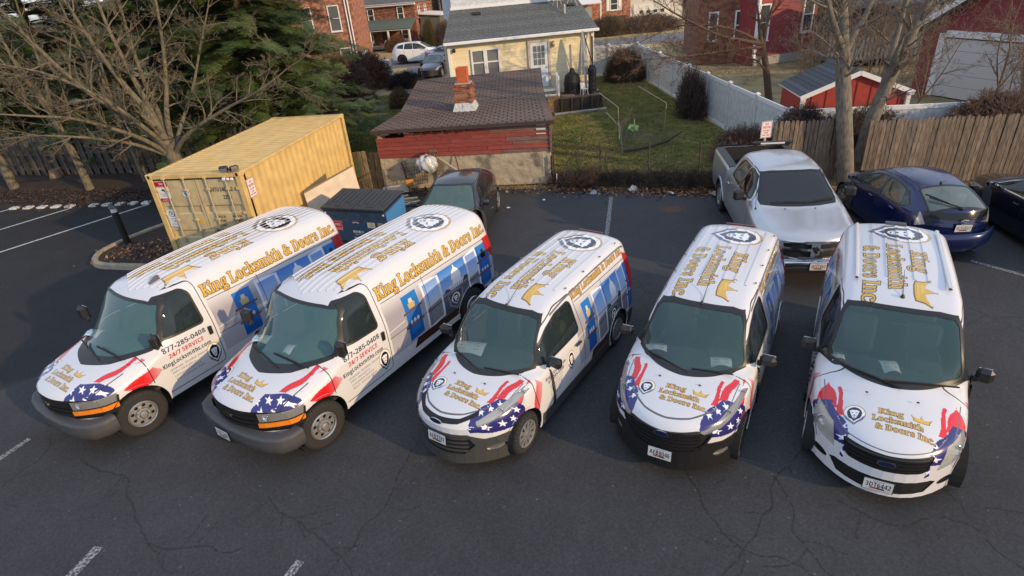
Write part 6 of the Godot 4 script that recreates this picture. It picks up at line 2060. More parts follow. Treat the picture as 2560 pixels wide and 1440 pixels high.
func dumpster() -> void:
	var blue: Material=rough_mat("dumpster_blue",[[0.3,lin_c(0.018,0.045,0.10)],[0.6,lin_c(0.025,0.06,0.13)],[0.85,lin_c(0.04,0.08,0.15)]],0.8,0.55,0.2,0.03,41,false)
	var sky: Material=mat("dumpster_side",lin_c(0.05,0.20,0.45),0.55)
	var lid: Material=mat("lid_black",lin_c(0.035,0.035,0.036),0.55)
	var o:=thing("dumpster","dark blue waste dumpster with two ribbed black lids","dumpster",V3(-3.6,0,-14.21),deg_to_rad(-20.8))
	var xf:=Transform3D(Basis(V3(0,0,1),V3(0,1,0),V3(-1,0,0)),Vector3.ZERO)
	# side outline in z (towards the front), y
	var side:=pts2([-0.5,0.12,0.42,0.12,0.5,1.20,-0.5,1.33])
	part("tank",M.new().prism(side,-0.90,0.90,Transform3D(Basis(V3(0,0,1),V3(0,1,0),V3(-1,0,0)),Vector3.ZERO)),blue,o)
	for sx in [-1,1]:
		part("side_plate",M.new().prism(pts2([-0.47,0.75,0.46,0.75,0.485,1.16,-0.485,1.29]),0,0.012,Transform3D(Basis(V3(0,0,1),V3(0,1,0),V3(-1,0,0)),V3(0.912 if sx > 0 else -0.9,0,0))),sky,o)
		part("fork_pocket",M.new().box(V3(sx*0.97,0.62,0.0),V3(0.13,0.2,0.9),Basis(),0.01),sky,o)
		part("pocket_opening",M.new().box(V3(sx*0.97,0.62,0.449),V3(0.09,0.15,0.01)),mat("grille_dark",lin_c(0.006,0.006,0.007),0.6),o)
		part("skid",M.new().box(V3(sx*0.6,0.05,0),V3(0.2,0.1,0.9)),blue,o)
		for z in [-0.38,0.38]: part("reflector_cap",M.new().box(V3(sx*0.84,1.12,0.503),V3(0.045,0.045,0.01)),mat("white_plastic",lin_c(0.75,0.75,0.75),0.4),o) if z > 0 else null
		# lids: a tray with raised ribs
		var g:=group_part("lid",o,V3(sx*0.462,1.34,0.0))
		g.rotation.x=0.125
		var lm:=M.new().box(V3(0,0.0,0.02),V3(0.90,0.03,1.08),Basis(),0.012)
		lm.box(V3(0,-0.02,0.55),V3(0.90,0.07,0.03),Basis(),0.01)
		part("lid_sheet",lm,lid,g)
		for k in 6: part("lid_rib",M.new().box(V3(-0.34+k*0.136,0.022,-0.03),V3(0.065,0.03,0.82 if k % 3 != 1 else 0.6),Basis(),0.014),lid,g)
		part("lid_grip",M.new().box(V3(0,0.02,0.42),V3(0.2,0.03,0.07),Basis(),0.012),lid,g)
	part("hinge_bar",M.new().cyl(V3(-0.92,1.39,-0.52),V3(0.92,1.39,-0.52),0.025,-1,8),lid,o)
	part("front_rail",M.new().box(V3(0,0.36,0.455),V3(1.84,0.035,0.04),Basis(),0.01),blue,o)
	var tilt:=turned(V3(0,0.78,0.486),0,-0.074)
	sign_panel("front_print",o,1.62,0.80,tilt,func(ink: Ink) -> void:
		ink.im.fill(Color(0.145,0.255,0.38))
		var white:=Color(0.82,0.84,0.88); var red:=Color(0.68,0.14,0.2)
		# star badge
		var f:=Transform2D(Vector2(1,0),Vector2(0,1),Vector2(-0.02,0.2))
		ink.poly(f*round_poly(star(Vector2.ZERO,0.175,0.0,0.52),0.04),white)
		ink.poly(f*round_poly(star(Vector2.ZERO,0.15,0.0,0.5),0.035),red)
		ink.poly(f*star(Vector2(0,-0.01),0.10,0.0,0.45),white)
		for k in 5: ink.poly(f*line_poly(PackedVector2Array([Vector2.ZERO,Vector2.from_angle(PI/2+TAU*k/5)*0.17]),0.018),Color(0.2,0.24,0.4))
		T(ink,"REPUBLIC",0.02,-0.17,0.06,0.32,white)
		T(ink,"SERVICES",0.02,-0.23,0.035,0.2,white,false)
		T(ink,"800-825-3260",0.06,-0.33,0.05,0.36,white)
		ink.poly(pts2([-0.1,-0.385,0.24,-0.385,0.24,-0.37,-0.1,-0.37]),white)
		# notices
		ink.poly(pts2([-0.68,-0.12,-0.42,-0.12,-0.42,0.30,-0.68,0.30]),Color(0.78,0.45,0.46))
		ink.poly(pts2([-0.66,0.18,-0.44,0.18,-0.44,0.28,-0.66,0.28]),white)
		ink.poly(pts2([-0.66,-0.05,-0.44,-0.05,-0.44,0.1,-0.66,0.1]),red)
		T(ink,"NO PARKING",-0.55,0.21,0.045,0.19,red)
		T(ink,"FREE",-0.55,0.0,0.06,0.15,white)
		for b in [[0.30,0.52,0.18,0.34],[0.32,0.54,-0.02,0.14],[0.60,0.74,0.18,0.34],[0.62,0.76,-0.02,0.14]]:
			ink.poly(pts2([b[0],b[2],b[1],b[2],b[1],b[3],b[0],b[3]]),Color(0.70,0.71,0.66) if b[0] < 0.5 else Color(0.58,0.55,0.45))
			T(ink,"NO",(b[0]+b[1])*0.5,b[2]+0.09,0.03,0.06,Color(0.25,0.26,0.3))
			T(ink,"DUMPING",(b[0]+b[1])*0.5,b[2]+0.04,0.025,0.12,Color(0.25,0.26,0.3)),"",180.0)


# ---------------------------------------------------------------- buildings
func course(m: M,a: Vector3,b: Vector3,h: float,n: Vector3,up: Vector3,proud: float) -> M:
	# one lapped board between a and b (its lower edge), h high, foot proud of the wall by proud
	var t:=0.006
	m.oquad(a+n*proud,b+n*proud,b+up*h+n*t,a+up*h+n*t,(a+b)*0.5 - n)
	m.oquad(a,b,b+n*proud,a+n*proud,(a+b)*0.5+up)
	m.oquad(a,a+n*proud,a+up*h+n*t,a+up*h,(a+b)*0.5)
	m.oquad(b,b+n*proud,b+up*h+n*t,b+up*h,(a+b)*0.5)
	return m


func siding(o: Node,a: Vector3,b: Vector3,y0: float,y1: float,n: Vector3,pitch: float,ms: Array,called := "siding_board") -> void:
	# lapped boards over the wall from a to b
	var k:=int((y1 - y0)/pitch)
	for i in k:
		var y:=y0+i*pitch
		var m:=M.new()
		course(m,V3(a.x,y,a.z),V3(b.x,y,b.z),minf(pitch,y1 - y),n,Vector3.UP,0.022)
		part(called,m,ms[i % ms.size()],o)


func window(o: Node,c: Vector3,w: float,h: float,n: Vector3,frame: Material,pane: Material,split:=true,called := "window") -> Node3D:
	# a framed sash in a wall whose outward direction is n; c is its middle on the wall
	var x:=Vector3.UP.cross(n).normalized()
	var b:=Basis(x,Vector3.UP,n)
	var f:=M.new()
	var t:=0.09
	for s in [-1,1]:
		f.box(c+x*s*(w*0.5 - t*0.5)+n*0.03,V3(t,h,0.09),b,0.01)
		f.box(c+Vector3.UP*s*(h*0.5 - t*0.5)+n*0.028,V3(w - t*2,t,0.085),b,0.01)
	if split: f.box(c+n*0.024,V3(w - t*2,0.06,0.07),b,0.008)
	f.box(c - Vector3.UP*(h*0.5+0.03)+n*0.05,V3(w+0.08,0.05,0.13),b,0.008)
	var o2:=part(called,f,frame,o)
	for s in ([-1,1] if split else [0]):
		part("pane",M.new().box(c+Vector3.UP*s*h*0.235+n*0.012,V3(w - t*2,(h - t*2)*(0.47 if split else 1.0),0.012),b),pane,o2)
	return o2


func slab(m: M,p: Array,t: float) -> M:
	# a thick plate below the four (or three) given top corners, anticlockwise from above
	var n: Vector3=(p[1] - p[0]).cross(p[2] - p[0]).normalized()
	var q:=[]
	for e in p: q.append(e - n*t)
	for i in range(1,p.size() - 1):
		m.tri(p[0],p[i],p[i+1]); m.tri(q[0],q[i+1],q[i])
	for i in p.size():
		var j:=(i+1) % p.size()
		m.quad(q[i],q[j],p[j],p[i])
	return m


func roof_courses(o: Node,a: Vector3,b: Vector3,c: Vector3,d: Vector3,rows: int,ms: Array,called := "shingle_course",tabs:=0) -> void:
	# shingle rows from the eave a-b up to the ridge d-c
	for i in rows:
		var t0:=float(i)/rows; var t1:=(i+1.12)/rows
		if i==rows - 1: t1=1.0
		var p0:=a.lerp(d,t0); var p1:=b.lerp(c,t0); var q0:=a.lerp(d,t1); var q1:=b.lerp(c,t1)
		var n:=(p1 - p0).cross(q0 - p0).normalized()
		var m:=M.new()
		var cnt:=maxi(tabs,1)
		for k in cnt:
			var u0:=float(k)/cnt+(0.004 if tabs else 0.0); var u1:=float(k+1)/cnt - (0.004 if tabs else 0.0)
			if tabs and i % 2==1:
				u0=maxf(u0 - 0.5/cnt,0.0); u1=(u1 - 0.5/cnt) if k < cnt - 1 else 1.0
			var lift:=0.016+(rng.randf_range(-0.004,0.006) if tabs else 0.0)
			var e0:=p0.lerp(p1,u0)+n*lift; var e1:=p0.lerp(p1,u1)+n*lift
			m.quad(e0,e1,q0.lerp(q1,u1)+n*0.003,q0.lerp(q1,u0)+n*0.003)
			m.quad(e0 - n*lift,e1 - n*lift,e1,e0)
		part(called,m,ms[(i*7+i/3) % ms.size()],o)


func brick_material(id: String,k: float) -> Material:
	# far brickwork: too small to pick the bricks apart
	return rough_mat(id,[[0.15,blend3(0.24,0.075,0.045,k)],[0.42,blend3(0.34,0.11,0.065,k)],[0.62,blend3(0.40,0.14,0.085,k)],[0.85,blend3(0.46,0.20,0.13,k)]],0.22,0.9,0.25,0.05,51,true,0.02)


func old_shed() -> void:
	var o:=thing("old_garage","weathered low garage with red plank wall, brown shingle roof and brick chimney","garage",Vector3.ZERO)
	var conc: Material=rough_mat("old_render",[[0.2,lin_c(0.16,0.14,0.11)],[0.38,lin_c(0.40,0.34,0.25)],[0.6,lin_c(0.46,0.40,0.29)],[0.8,lin_c(0.36,0.31,0.23)]],0.23,0.92,0.5,0.03,77,true,0.008,true)
	var A:=V3(-3.98,0,-18.98); var B:=V3(1.60,0,-18.08)
	var u:=(B - A).normalized(); var n:=V3(-u.z,0,u.x)
	if n.z < 0: n=-n
	var bas:=Basis(u,Vector3.UP,n)
	var back:=-n
	part("render_wall",M.new().box((A+B)*0.5+back*0.12+Vector3.UP*0.54,V3(A.distance_to(B),1.08,0.24),bas,0.02),conc,o)
	for e in [[A+u*0.12,V3(-3.2,0,-21.0),V3(-2.95,0,-27.0)],[B - u*0.2,V3(1.55,0,-21.9),V3(1.7,0,-27.2)]]:
		for k in 2: part("side_wall",M.new().span(e[k]+Vector3.UP*0.95,e[k+1]+Vector3.UP*0.95,0.14,1.9),conc,o)
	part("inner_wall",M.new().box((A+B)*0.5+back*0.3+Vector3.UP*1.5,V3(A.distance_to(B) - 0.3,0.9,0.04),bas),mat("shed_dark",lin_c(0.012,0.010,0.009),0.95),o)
	# damp patches on the render at the right foot
	# planks
	var reds:=[]
	for k in 5:
		reds.append(grain("red_plank_%d" % k,[lin_c(0.13,0.026,0.022),lin_c(0.17,0.03,0.024),lin_c(0.2,0.038,0.03),lin_c(0.11,0.028,0.024),lin_c(0.10,0.03,0.026)][k],lin_c(0.18,0.03,0.03),[lin_c(0.26,0.05,0.042),lin_c(0.28,0.056,0.046),lin_c(0.30,0.066,0.054),lin_c(0.25,0.12,0.10),lin_c(0.22,0.13,0.11)][k],V3(0.35,5.0,5.0),0.85,60+k))
	var rows:=7
	for i in rows:
		var y:=1.08+i*0.128
		var cuts:=[0.0,rng.randf_range(0.22,0.45),rng.randf_range(0.55,0.8),1.0]
		for k in 3:
			var a:=A.lerp(B,cuts[k]+0.001); var b:=A.lerp(B,cuts[k+1] - 0.001)
			if i==6 and k==0: continue
			if i==5 and k==0: a=A.lerp(B,0.17)
			if i==6 and k==1: a=A.lerp(B,0.42)
			var m:=M.new()
			var sag:=rng.randf_range(-0.012,0.012)
			course(m,a+Vector3.UP*(y+sag),b+Vector3.UP*(y - sag),0.14,n,Vector3.UP,rng.randf_range(0.02,0.045))
			part("plank",m,reds[(i+k*2+(2 if k==2 else 0)) % 3 if k < 2 else 2+(i+k) % 3],o)
	for k in 9: part("rafter_end",M.new().box(A.lerp(B,0.03+k*0.062)+Vector3.UP*1.93+n*0.03,V3(0.05,0.14,0.3),bas,0.005),mat("old_timber",lin_c(0.06,0.045,0.035),0.9),o)
	for k in 3: part("pale_batten",M.new().box(A.lerp(B,0.05+k*0.075)+Vector3.UP*(1.86+0.05*(k % 2))+n*0.05,V3(0.34,0.045,0.02),bas*Basis(Vector3.FORWARD,0.04*k),0.004),mat("bare_timber",lin_c(0.45,0.36,0.24),0.85),o)
	for k in 3: part("louvre_glass",M.new().box(A.lerp(B,0.952)+Vector3.UP*(1.93 - k*0.14)+n*0.05,V3(0.3,0.055 if k < 2 else 0.03,0.012),bas,0.004),mat("louvre",lin_c(0.55,0.68,0.68) if true else Color.WHITE,0.15),o)
	part("corner_board",M.new().box(B+u*0.02+Vector3.UP*1.52+n*0.03,V3(0.07,0.95,0.07),bas,0.008),reds[4],o)
	part("drain_pipe",M.new().cyl(B+u*0.02+n*0.1+Vector3.UP*0.3,B+u*0.02+n*0.1+Vector3.UP*0.95,0.03,-1,8),mat("pipe_dark",lin_c(0.03,0.025,0.02),0.6),o)
	# roof
	var sh:=[]
	for k in 5:
		var t:=[0.85,1.0,1.1,0.95,1.2][k] as float
		sh.append(rough_mat("shingle_%d" % k,[[0.25,blend3(0.085,0.062,0.056,t)],[0.75,blend3(0.165,0.118,0.10,t)]],0.9,0.95,0.5,0.08,80+k,true,0.03))
	var eL:=V3(-4.07,2.03,-18.72); var eR:=V3(1.74,2.06,-17.86); var bL:=V3(-3.36,2.12,-20.9); var bR:=V3(1.80,2.16,-21.9); var rL:=V3(-3.12,2.52,-25.2); var rR:=V3(2.02,2.54,-25.65)
	var base:=M.new()
	slab(base,[eL,eR,bR,bL],0.10); slab(base,[bL,bR,rR,rL],0.10); slab(base,[rL,rR,V3(2.0,2.0,-28.2),V3(-3.1,2.0,-27.8)],0.1)
	part("roof_deck",base,mat("roof_edge",lin_c(0.05,0.035,0.03),0.9),o)
	roof_courses(o,eL+Vector3.UP*0.004,eR+Vector3.UP*0.004,bR+Vector3.UP*0.004,bL+Vector3.UP*0.004,18,sh,"shingle_course",20)
	roof_courses(o,bL+Vector3.UP*0.004,bR+Vector3.UP*0.004,rR+Vector3.UP*0.004,rL+Vector3.UP*0.004,24,sh,"shingle_course",18)
	# chimney: bricks one by one
	var ch:=group_part("chimney",o,V3(-1.03,2.1,-20.55))
	ch.rotation.y=-0.13
	var metal: Material=rough_mat("flashing",[[0.3,lin_c(0.42,0.43,0.43)],[0.7,lin_c(0.62,0.63,0.63)]],1.2,0.45,0.0,0.03,91,false)
	var fl:=M.new()
	var w:=0.29
	for k in 4:
		var q:=Basis(Vector3.UP,k*PI/2)
		fl.quad(q*V3(-w - 0.13,-0.06 if k != 2 else 0.05,w+0.13),q*V3(w+0.13,-0.06 if k != 2 else 0.05,w+0.13),q*V3(w+0.015,0.27,w+0.015),q*V3(-w - 0.015,0.27,w+0.015))
	fl.box(V3(-0.02,0.12,w+0.09),V3(0.012,0.3,0.01),Basis(Vector3.RIGHT,-0.3))
	part("flashing",fl,metal,ch)
	part("mortar",M.new().box(V3(0,0.45,0),V3(w*2 - 0.02,0.62,w*2 - 0.02)),mat("mortar",lin_c(0.36,0.32,0.27),0.95),ch)
	var bm:=[]
	for k in 4: bm.append(rough_mat("chimney_brick_%d" % k,[[0.3,[lin_c(0.20,0.06,0.03),lin_c(0.26,0.085,0.04),lin_c(0.15,0.05,0.03),lin_c(0.3,0.12,0.06)][k]],[0.7,[lin_c(0.27,0.09,0.045),lin_c(0.34,0.12,0.06),lin_c(0.20,0.075,0.045),lin_c(0.38,0.17,0.1)][k]]],2.0,0.9,0.4,0.06,95+k,false))
	for r in 8:
		for side in 4:
			var q:=Basis(Vector3.UP,side*PI/2)
			var off:=0.0 if r % 2==0 else 0.1
			for k in 3:
				var x:=-w+0.1+k*0.2+off - 0.05
				var bw:=0.188
				if x+bw*0.5 > w - 0.004: bw=(w - (x - bw*0.5)) - 0.004
				if bw < 0.04: continue
				var cx:=minf(x,w - bw*0.5 - 0.002)
				var bc:=q*V3(cx,0.29+r*0.075,w - 0.04+(0.02 if r==7 else rng.randf_range(0,0.006)))
				part("brick",M.new().box(bc,V3(bw,0.063,0.085) if side % 2==0 else V3(0.085,0.063,bw),Basis(),0.004),bm[rng.randi() % 4],ch)
	part("chimney_cap",M.new().box(V3(0,0.875,0),V3(w*2 - 0.04,0.05,w*2 - 0.04),Basis(),0.02),mat("mortar",lin_c(0.36,0.32,0.27),0.95),ch)
	var flue:=M.new()
	for s in [-1,1]:
		flue.box(V3(s*0.165,1.13,0),V3(0.04,0.5,0.37),Basis(),0.012); flue.box(V3(0,1.13,s*0.165),V3(0.29,0.5,0.04),Basis(),0.012)
	part("clay_flue",flue,rough_mat("clay",[[0.3,lin_c(0.42,0.085,0.03)],[0.7,lin_c(0.52,0.12,0.045)]],1.0,0.85,0.2,0.04,99,false),ch)


func cream_house() -> void:
	var o:=thing("house","house with cream siding below and pale blue brick above a grey lean-to roof","house",Vector3.ZERO)
	var A:=V3(-1.98,0,-29.18); var B:=V3(4.93,0,-30.14)
	var u:=(B - A).normalized(); var n:=V3(-u.z,0,u.x)
	if n.z < 0: n=-n
	var bas:=Basis(u,Vector3.UP,n)
	var white: Material=mat("white_paint",lin_c(0.72,0.73,0.75),0.6)
	var pane: Material=mat("house_pane",lin_c(0.05,0.06,0.07),0.08)
	var cream:=[]
	for k in 3: cream.append(mat("cream_%d" % k,blend3(0.76,0.66,0.44,[1.0,0.96,1.03][k]),0.7))
	part("wall",M.new().box((A+B)*0.5 - n*1.62+Vector3.UP*1.7,V3(A.distance_to(B) - 0.04,3.4,3.2),bas),mat("cream_1",lin_c(0.6,0.5,0.3),0.7),o)
	siding(o,A,B,0.3,3.36,n,0.127,cream)
	siding(o,B - n*3.2,B,0.3,3.36,u,0.127,cream)
	for e in [A+n*0.02,B+n*0.02]: part("corner_board",M.new().box(e+Vector3.UP*1.75,V3(0.14,3.3,0.14),bas,0.01),white,o)
	part("foundation",M.new().box((A+B)*0.5+n*0.0+Vector3.UP*0.15 - n*0.1,V3(A.distance_to(B),0.3,0.3),bas),mat("foundation",lin_c(0.3,0.29,0.27),0.9),o)
	# lean-to roof, gutter, upper wall
	var e0:=A - u*0.25+n*0.35+Vector3.UP*3.5; var e1:=B+u*0.22+n*0.35+Vector3.UP*3.5
	var r0:=A+u*0.55 - n*3.1+Vector3.UP*4.72; var r1:=B+u*0.18 - n*3.1+Vector3.UP*4.72
	part("roof_deck",slab(M.new(),[e0,e1,r1,r0],0.12),mat("roof_grey_edge",lin_c(0.12,0.12,0.12),0.9),o)
	var rm:=[]
	for k in 4: rm.append(rough_mat("grey_shingle_%d" % k,[[0.25,blend3(0.085,0.095,0.098,[1.0,0.9,1.1,1.2][k])],[0.75,blend3(0.14,0.155,0.158,[1.0,0.9,1.1,1.2][k])]],0.4,0.95,0.4,0.08,110+k,true,0.03))
	roof_courses(o,e0+Vector3.UP*0.004,e1+Vector3.UP*0.004,r1+Vector3.UP*0.004,r0+Vector3.UP*0.004,22,rm,"shingle_course",26)
	part("gutter",M.new().span(e0+n*0.06 - Vector3.UP*0.03,e1+n*0.06 - Vector3.UP*0.03,0.12,0.13,Vector3.UP,0.02),white,o)
	part("soffit",M.new().span(A+n*0.17+Vector3.UP*3.40,B+n*0.17+Vector3.UP*3.40,0.32,0.04),white,o)
	part("downpipe",M.new().tube(PackedVector3Array([B+n*0.35+Vector3.UP*3.4 - u*0.3,B+n*0.2+Vector3.UP*3.2 - u*0.3,B+n*0.07+Vector3.UP*3.0 - u*0.3,B+n*0.07+Vector3.UP*0.7 - u*0.3]),PackedFloat32Array([0.045,0.045,0.045,0.045]),8),white,o)
	var pale: Material=rough_mat("pale_blue_wall",[[0.3,lin_c(0.56,0.61,0.70)],[0.7,lin_c(0.64,0.69,0.77)]],0.6,0.85,0.35,0.06,120,true)
	var upc:=(r0+r1)*0.5 - n*3.0
	part("upper_wall",M.new().box(V3(upc.x,6.6,upc.z),V3(r0.distance_to(r1) - 0.1,5.0,6.0),bas),pale,o)
	# courses of the painted blocks
	for i in 16: part("block_course",M.new().box(V3((r0.x+r1.x)*0.5,4.82+i*0.21,(r0.z+r1.z)*0.5)+n*0.002,V3(r0.distance_to(r1) - 0.11,0.195,0.016),bas,0.006),pale,o)
	part("flashing_strip",M.new().span(r0+Vector3.UP*0.05+n*0.02,r1+Vector3.UP*0.05+n*0.02,0.05,0.12),white,o)
	for x in [1.35,4.5]: window(o,r0+u*x+n*0.02+Vector3.UP*1.35,0.82,1.6,n,white,mat("curtain_pane",lin_c(0.11,0.09,0.08),0.15))
	# twin window, door, lamp
	for x in [1.35,2.05]: window(o,A+u*x+Vector3.UP*2.5+n*0.02,0.70,1.22,n,white,mat("blind_pane",lin_c(0.17,0.18,0.18),0.2))
	var dr:=group_part("back_door",o,A+u*4.30+n*0.03)
	dr.rotation.y=atan2(n.x,n.z)
	var blue: Material=mat("door_white",lin_c(0.60,0.66,0.74),0.5)
	part("door_panel",M.new().box(V3(0,2.12,0.01),V3(0.86,2.04,0.05),Basis(),0.01),blue,dr)
	for s in [-1,1]: part("door_frame",M.new().box(V3(s*0.49,2.15,0.02),V3(0.11,2.16,0.09),Basis(),0.01),mat("door_trim",lin_c(0.5,0.42,0.36),0.6),dr)
	part("door_frame",M.new().box(V3(0,3.19,0.02),V3(0.87,0.10,0.09),Basis(),0.01),mat("door_trim",lin_c(0.5,0.42,0.36),0.6),dr)
	part("door_glass",M.new().box(V3(0,2.55,0.03),V3(0.56,0.86,0.03)),mat("blind_pane",lin_c(0.17,0.18,0.18),0.2),dr)
	var bars:=M.new()
	for k in 2: bars.box(V3(-0.093+k*0.187,2.55,0.05),V3(0.025,0.86,0.014))
	for k in 2: bars.box(V3(0,2.4+k*0.29,0.05),V3(0.56,0.025,0.012))
	part("glazing_bars",bars,blue,dr)
	part("door_knob",M.new().ball(V3(0.36,2.0,0.07),V3(0.04,0.04,0.04),8),mat("zinc",lin_c(0.55,0.52,0.43),0.45,0.5),dr)
	part("wall_lamp",M.new().ball(A+u*5.0+n*0.12+Vector3.UP*3.0,V3(0.09,0.16,0.09),10),mat("lamp_brass",lin_c(0.4,0.36,0.3),0.3,0.4),o)
	part("wall_lamp",M.new().ball(A+u*0.25+n*0.14+Vector3.UP*3.15,V3(0.08,0.1,0.1),10),mat("trim_black",lin_c(0.016,0.016,0.017),0.45),o)
	# vents, pipe and two dishes on the lean-to
	for x in [0.62,4.8]:
		var vp:=e0.lerp(e1,0.1+x*0.17) .lerp(r0.lerp(r1,0.1+x*0.17),0.78)
		part("roof_vent",M.new().box(vp+Vector3.UP*0.06,V3(0.4,0.06,0.25),bas*Basis(Vector3.RIGHT,0.36),0.01),mat("trim_black",lin_c(0.016,0.016,0.017),0.45),o)
	var vp2:=e0.lerp(e1,0.84).lerp(r0.lerp(r1,0.84),0.55)
	part("vent_pipe",M.new().cyl(vp2,vp2+Vector3.UP*0.42,0.05),mat("pipe_grey",lin_c(0.45,0.46,0.46),0.6),o)
	for k in 2:
		var dp:=e0.lerp(e1,0.815+0.11*k).lerp(r0.lerp(r1,0.815+0.11*k),0.80)
		var ds:=thing("satellite_dish",["grey satellite dish on tripod legs, left one on the lean-to roof","grey satellite dish on tripod legs, right one on the lean-to roof"][k],"satellite dish",dp,0.5 - k*1.2,"dishes on the lean-to roof")
		var st:=M.new()
		for q in 3: st.cyl(V3(cos(q*2.1)*0.35,-0.05,sin(q*2.1)*0.3),V3(0,0.55,0),0.018,-1,5)
		part("tripod",st,mat("pipe_grey",lin_c(0.45,0.46,0.46),0.6),ds)
		part("dish",M.new().lathe(pts2([0.40,0.10,0.3,0.04,0.001,0.0,0.3,0.02,0.41,0.08]),20,Transform3D(Basis(Vector3.RIGHT,1.1),V3(0,0.72,0.05))),mat("dish_grey",lin_c(0.42,0.43,0.43),0.5),ds)
		part("feed_arm",M.new().cyl(V3(0,0.5,0.1),V3(0,0.62,0.55),0.014,-1,5).box(V3(0,0.64,0.56),V3(0.08,0.06,0.1),Basis(),0.01),mat("pipe_grey",lin_c(0.45,0.46,0.46),0.6),ds)


func deck() -> void:
	# raised deck of dark boards in front of the cream house's door, with white steps rail
	var u:=V3(0.99,0,-0.138); var n:=V3(0.138,0,0.99)
	var bas:=Basis(u,Vector3.UP,n)
	var C:=V3(3.95,0,-29.35)
	var o:=thing("garden_deck","raised dark board deck with lattice skirt behind the old garage","deck",Vector3.ZERO)
	for i in 12: part("deck_board",M.new().box(C+Vector3.UP*0.72+n*(-0.6+i*0.145),V3(2.1,0.035,0.135),bas,0.006),grain("deck_board",lin_c(0.06,0.05,0.045),lin_c(0.085,0.07,0.06),lin_c(0.11,0.09,0.08),V3(0.6,6,6),0.85,130),o)
	part("skirt",M.new().box(C+Vector3.UP*0.36+n*1.03,V3(2.1,0.66,0.05),bas),mat("deck_dark",lin_c(0.03,0.025,0.022),0.9),o)
	for k in 5: part("deck_post",M.new().box(C+Vector3.UP*0.38+n*1.08+u*(-1.0+k*0.5),V3(0.09,0.72,0.09),bas,0.01),mat("old_timber",lin_c(0.06,0.045,0.035),0.9),o)
	part("stone_edge",M.new().box(C+Vector3.UP*0.06+n*1.18 - u*0.1,V3(2.6,0.12,0.22),bas,0.03),mat("foundation",lin_c(0.3,0.29,0.27),0.9),o)
	var white: Material=mat("white_paint",lin_c(0.72,0.73,0.75),0.6)
	for k in 3: part("step",M.new().box(V3(2.55,0.95 - k*0.2,-29.45+k*0.28),V3(0.95,0.06,0.3),bas,0.01),white,o)
	for s in [0.0,0.62]:
		part("rail_post",M.new().box(V3(3.06,1.15,-29.3+s),V3(0.09,1.1,0.09),bas,0.01),white,o)
	part("hand_rail",M.new().span(V3(3.06,1.75,-29.35),V3(3.06,1.5,-28.6),0.08,0.05),white,o)
	for k in 2:
		var b:=thing("planter_box",["brown board box against the deck, left one by the white steps","brown board box against the deck, right one under the folded parasol"][k],"box",V3(2.75+k*0.72,0,-28.55 - k*0.1),0.14,"brown boxes along the deck")
		var wood:=grain("box_board",lin_c(0.22,0.13,0.06),lin_c(0.27,0.16,0.08),lin_c(0.31,0.19,0.1),V3(4,0.6,4),0.7,133)
		for j in 4: part("board",M.new().box(V3(0,0.16+j*0.17,0.2),V3(0.6,0.16,0.03),Basis(),0.005),wood,b)
		for s in [-1,1]: part("box_side",M.new().box(V3(s*0.29,0.42,0),V3(0.03,0.68,0.4)),wood,b)
		part("box_top",M.new().box(V3(0,0.775,0),V3(0.62,0.03,0.44),Basis(),0.006),wood,b)
	var cover: Material=mat("black_cover",lin_c(0.014,0.014,0.016),0.6)
	var g:=thing("covered_grill","barbecue under a black cover on the deck","barbecue",V3(3.78,0.74,-29.15))
	var prof:=pts2([0.001,1.2,0.09,1.17,0.14,1.02,0.34,0.86,0.40,0.55,0.39,0.2,0.42,0.0])
	part("cover",M.new().lathe(prof,18,Transform3D(Basis.from_scale(V3(1.0,1,0.75)),Vector3.ZERO)),cover,g)
	for k in 5: part("fold",M.new().tube(PackedVector3Array([V3(cos(k*0.5+0.5)*0.1,1.0,sin(k*0.5+0.5)*0.1),V3(cos(k*0.5+0.5)*0.37,0.6,sin(k*0.5+0.5)*0.28),V3(cos(k*0.5+0.5)*0.42,0.02,sin(k*0.5+0.5)*0.32)]),PackedFloat32Array([0.015,0.02,0.025]),5),cover,g)
	var p:=thing("garden_parasol","folded pale grey cantilever parasol beside the covered barbecue","parasol",V3(4.32,0.74,-29.2))
	var cl:=M.new()
	cl.sheet(func(a: float,b: float) -> Vector3:
		var th:=a*TAU
		var r:=lerpf(0.03,0.24,pow(b,0.8))*(1.0+0.18*sin(th*8.0))
		return V3(cos(th)*r,2.75 - b*1.9,-sin(th)*r),48,8)
	cl.uv.clear()
	part("canopy",cl,mat("canopy_cloth",lin_c(0.42,0.40,0.36),0.9),p)
	var pm: Material=mat("parasol_pole",lin_c(0.05,0.03,0.025),0.4)
	part("mast",M.new().cyl(V3(0.48,0,-0.05),V3(0.46,2.5,-0.05),0.04,-1,8),pm,p)
	part("arm",M.new().cyl(V3(0.47,1.3,-0.05),V3(0.03,2.75,0),0.025,-1,6),pm,p)
	part("foot",M.new().box(V3(0.45,0.04,0),V3(0.6,0.08,0.5),Basis(),0.01),pm,p)
	var s:=thing("covered_stack","tall black covered bundle leaning at the house corner","cover",V3(4.72,0.74,-28.95))
	part("cover",M.new().lathe(pts2([0.001,1.3,0.13,1.27,0.2,1.1,0.19,0.5,0.22,0.0]),14,Transform3D(Basis.from_scale(V3(1,1,1.0)),Vector3.ZERO)),cover,s)
	part("strap",M.new().lathe(pts2([0.2,0.75,0.212,0.72,0.2,0.69]),14),mat("trim_black",lin_c(0.016,0.016,0.017),0.45),s)
	var wc:=thing("garden_chair","white plastic chair under the parasol on the deck","chair",V3(4.28,0.74,-28.7),0.4)
	wc.scale=Vector3.ONE*0.62
	var wp: Material=mat("white_plastic",lin_c(0.75,0.75,0.75),0.4)
	part("seat",M.new().box(V3(0,0.42,0),V3(0.44,0.03,0.42),Basis(),0.012),wp,wc)
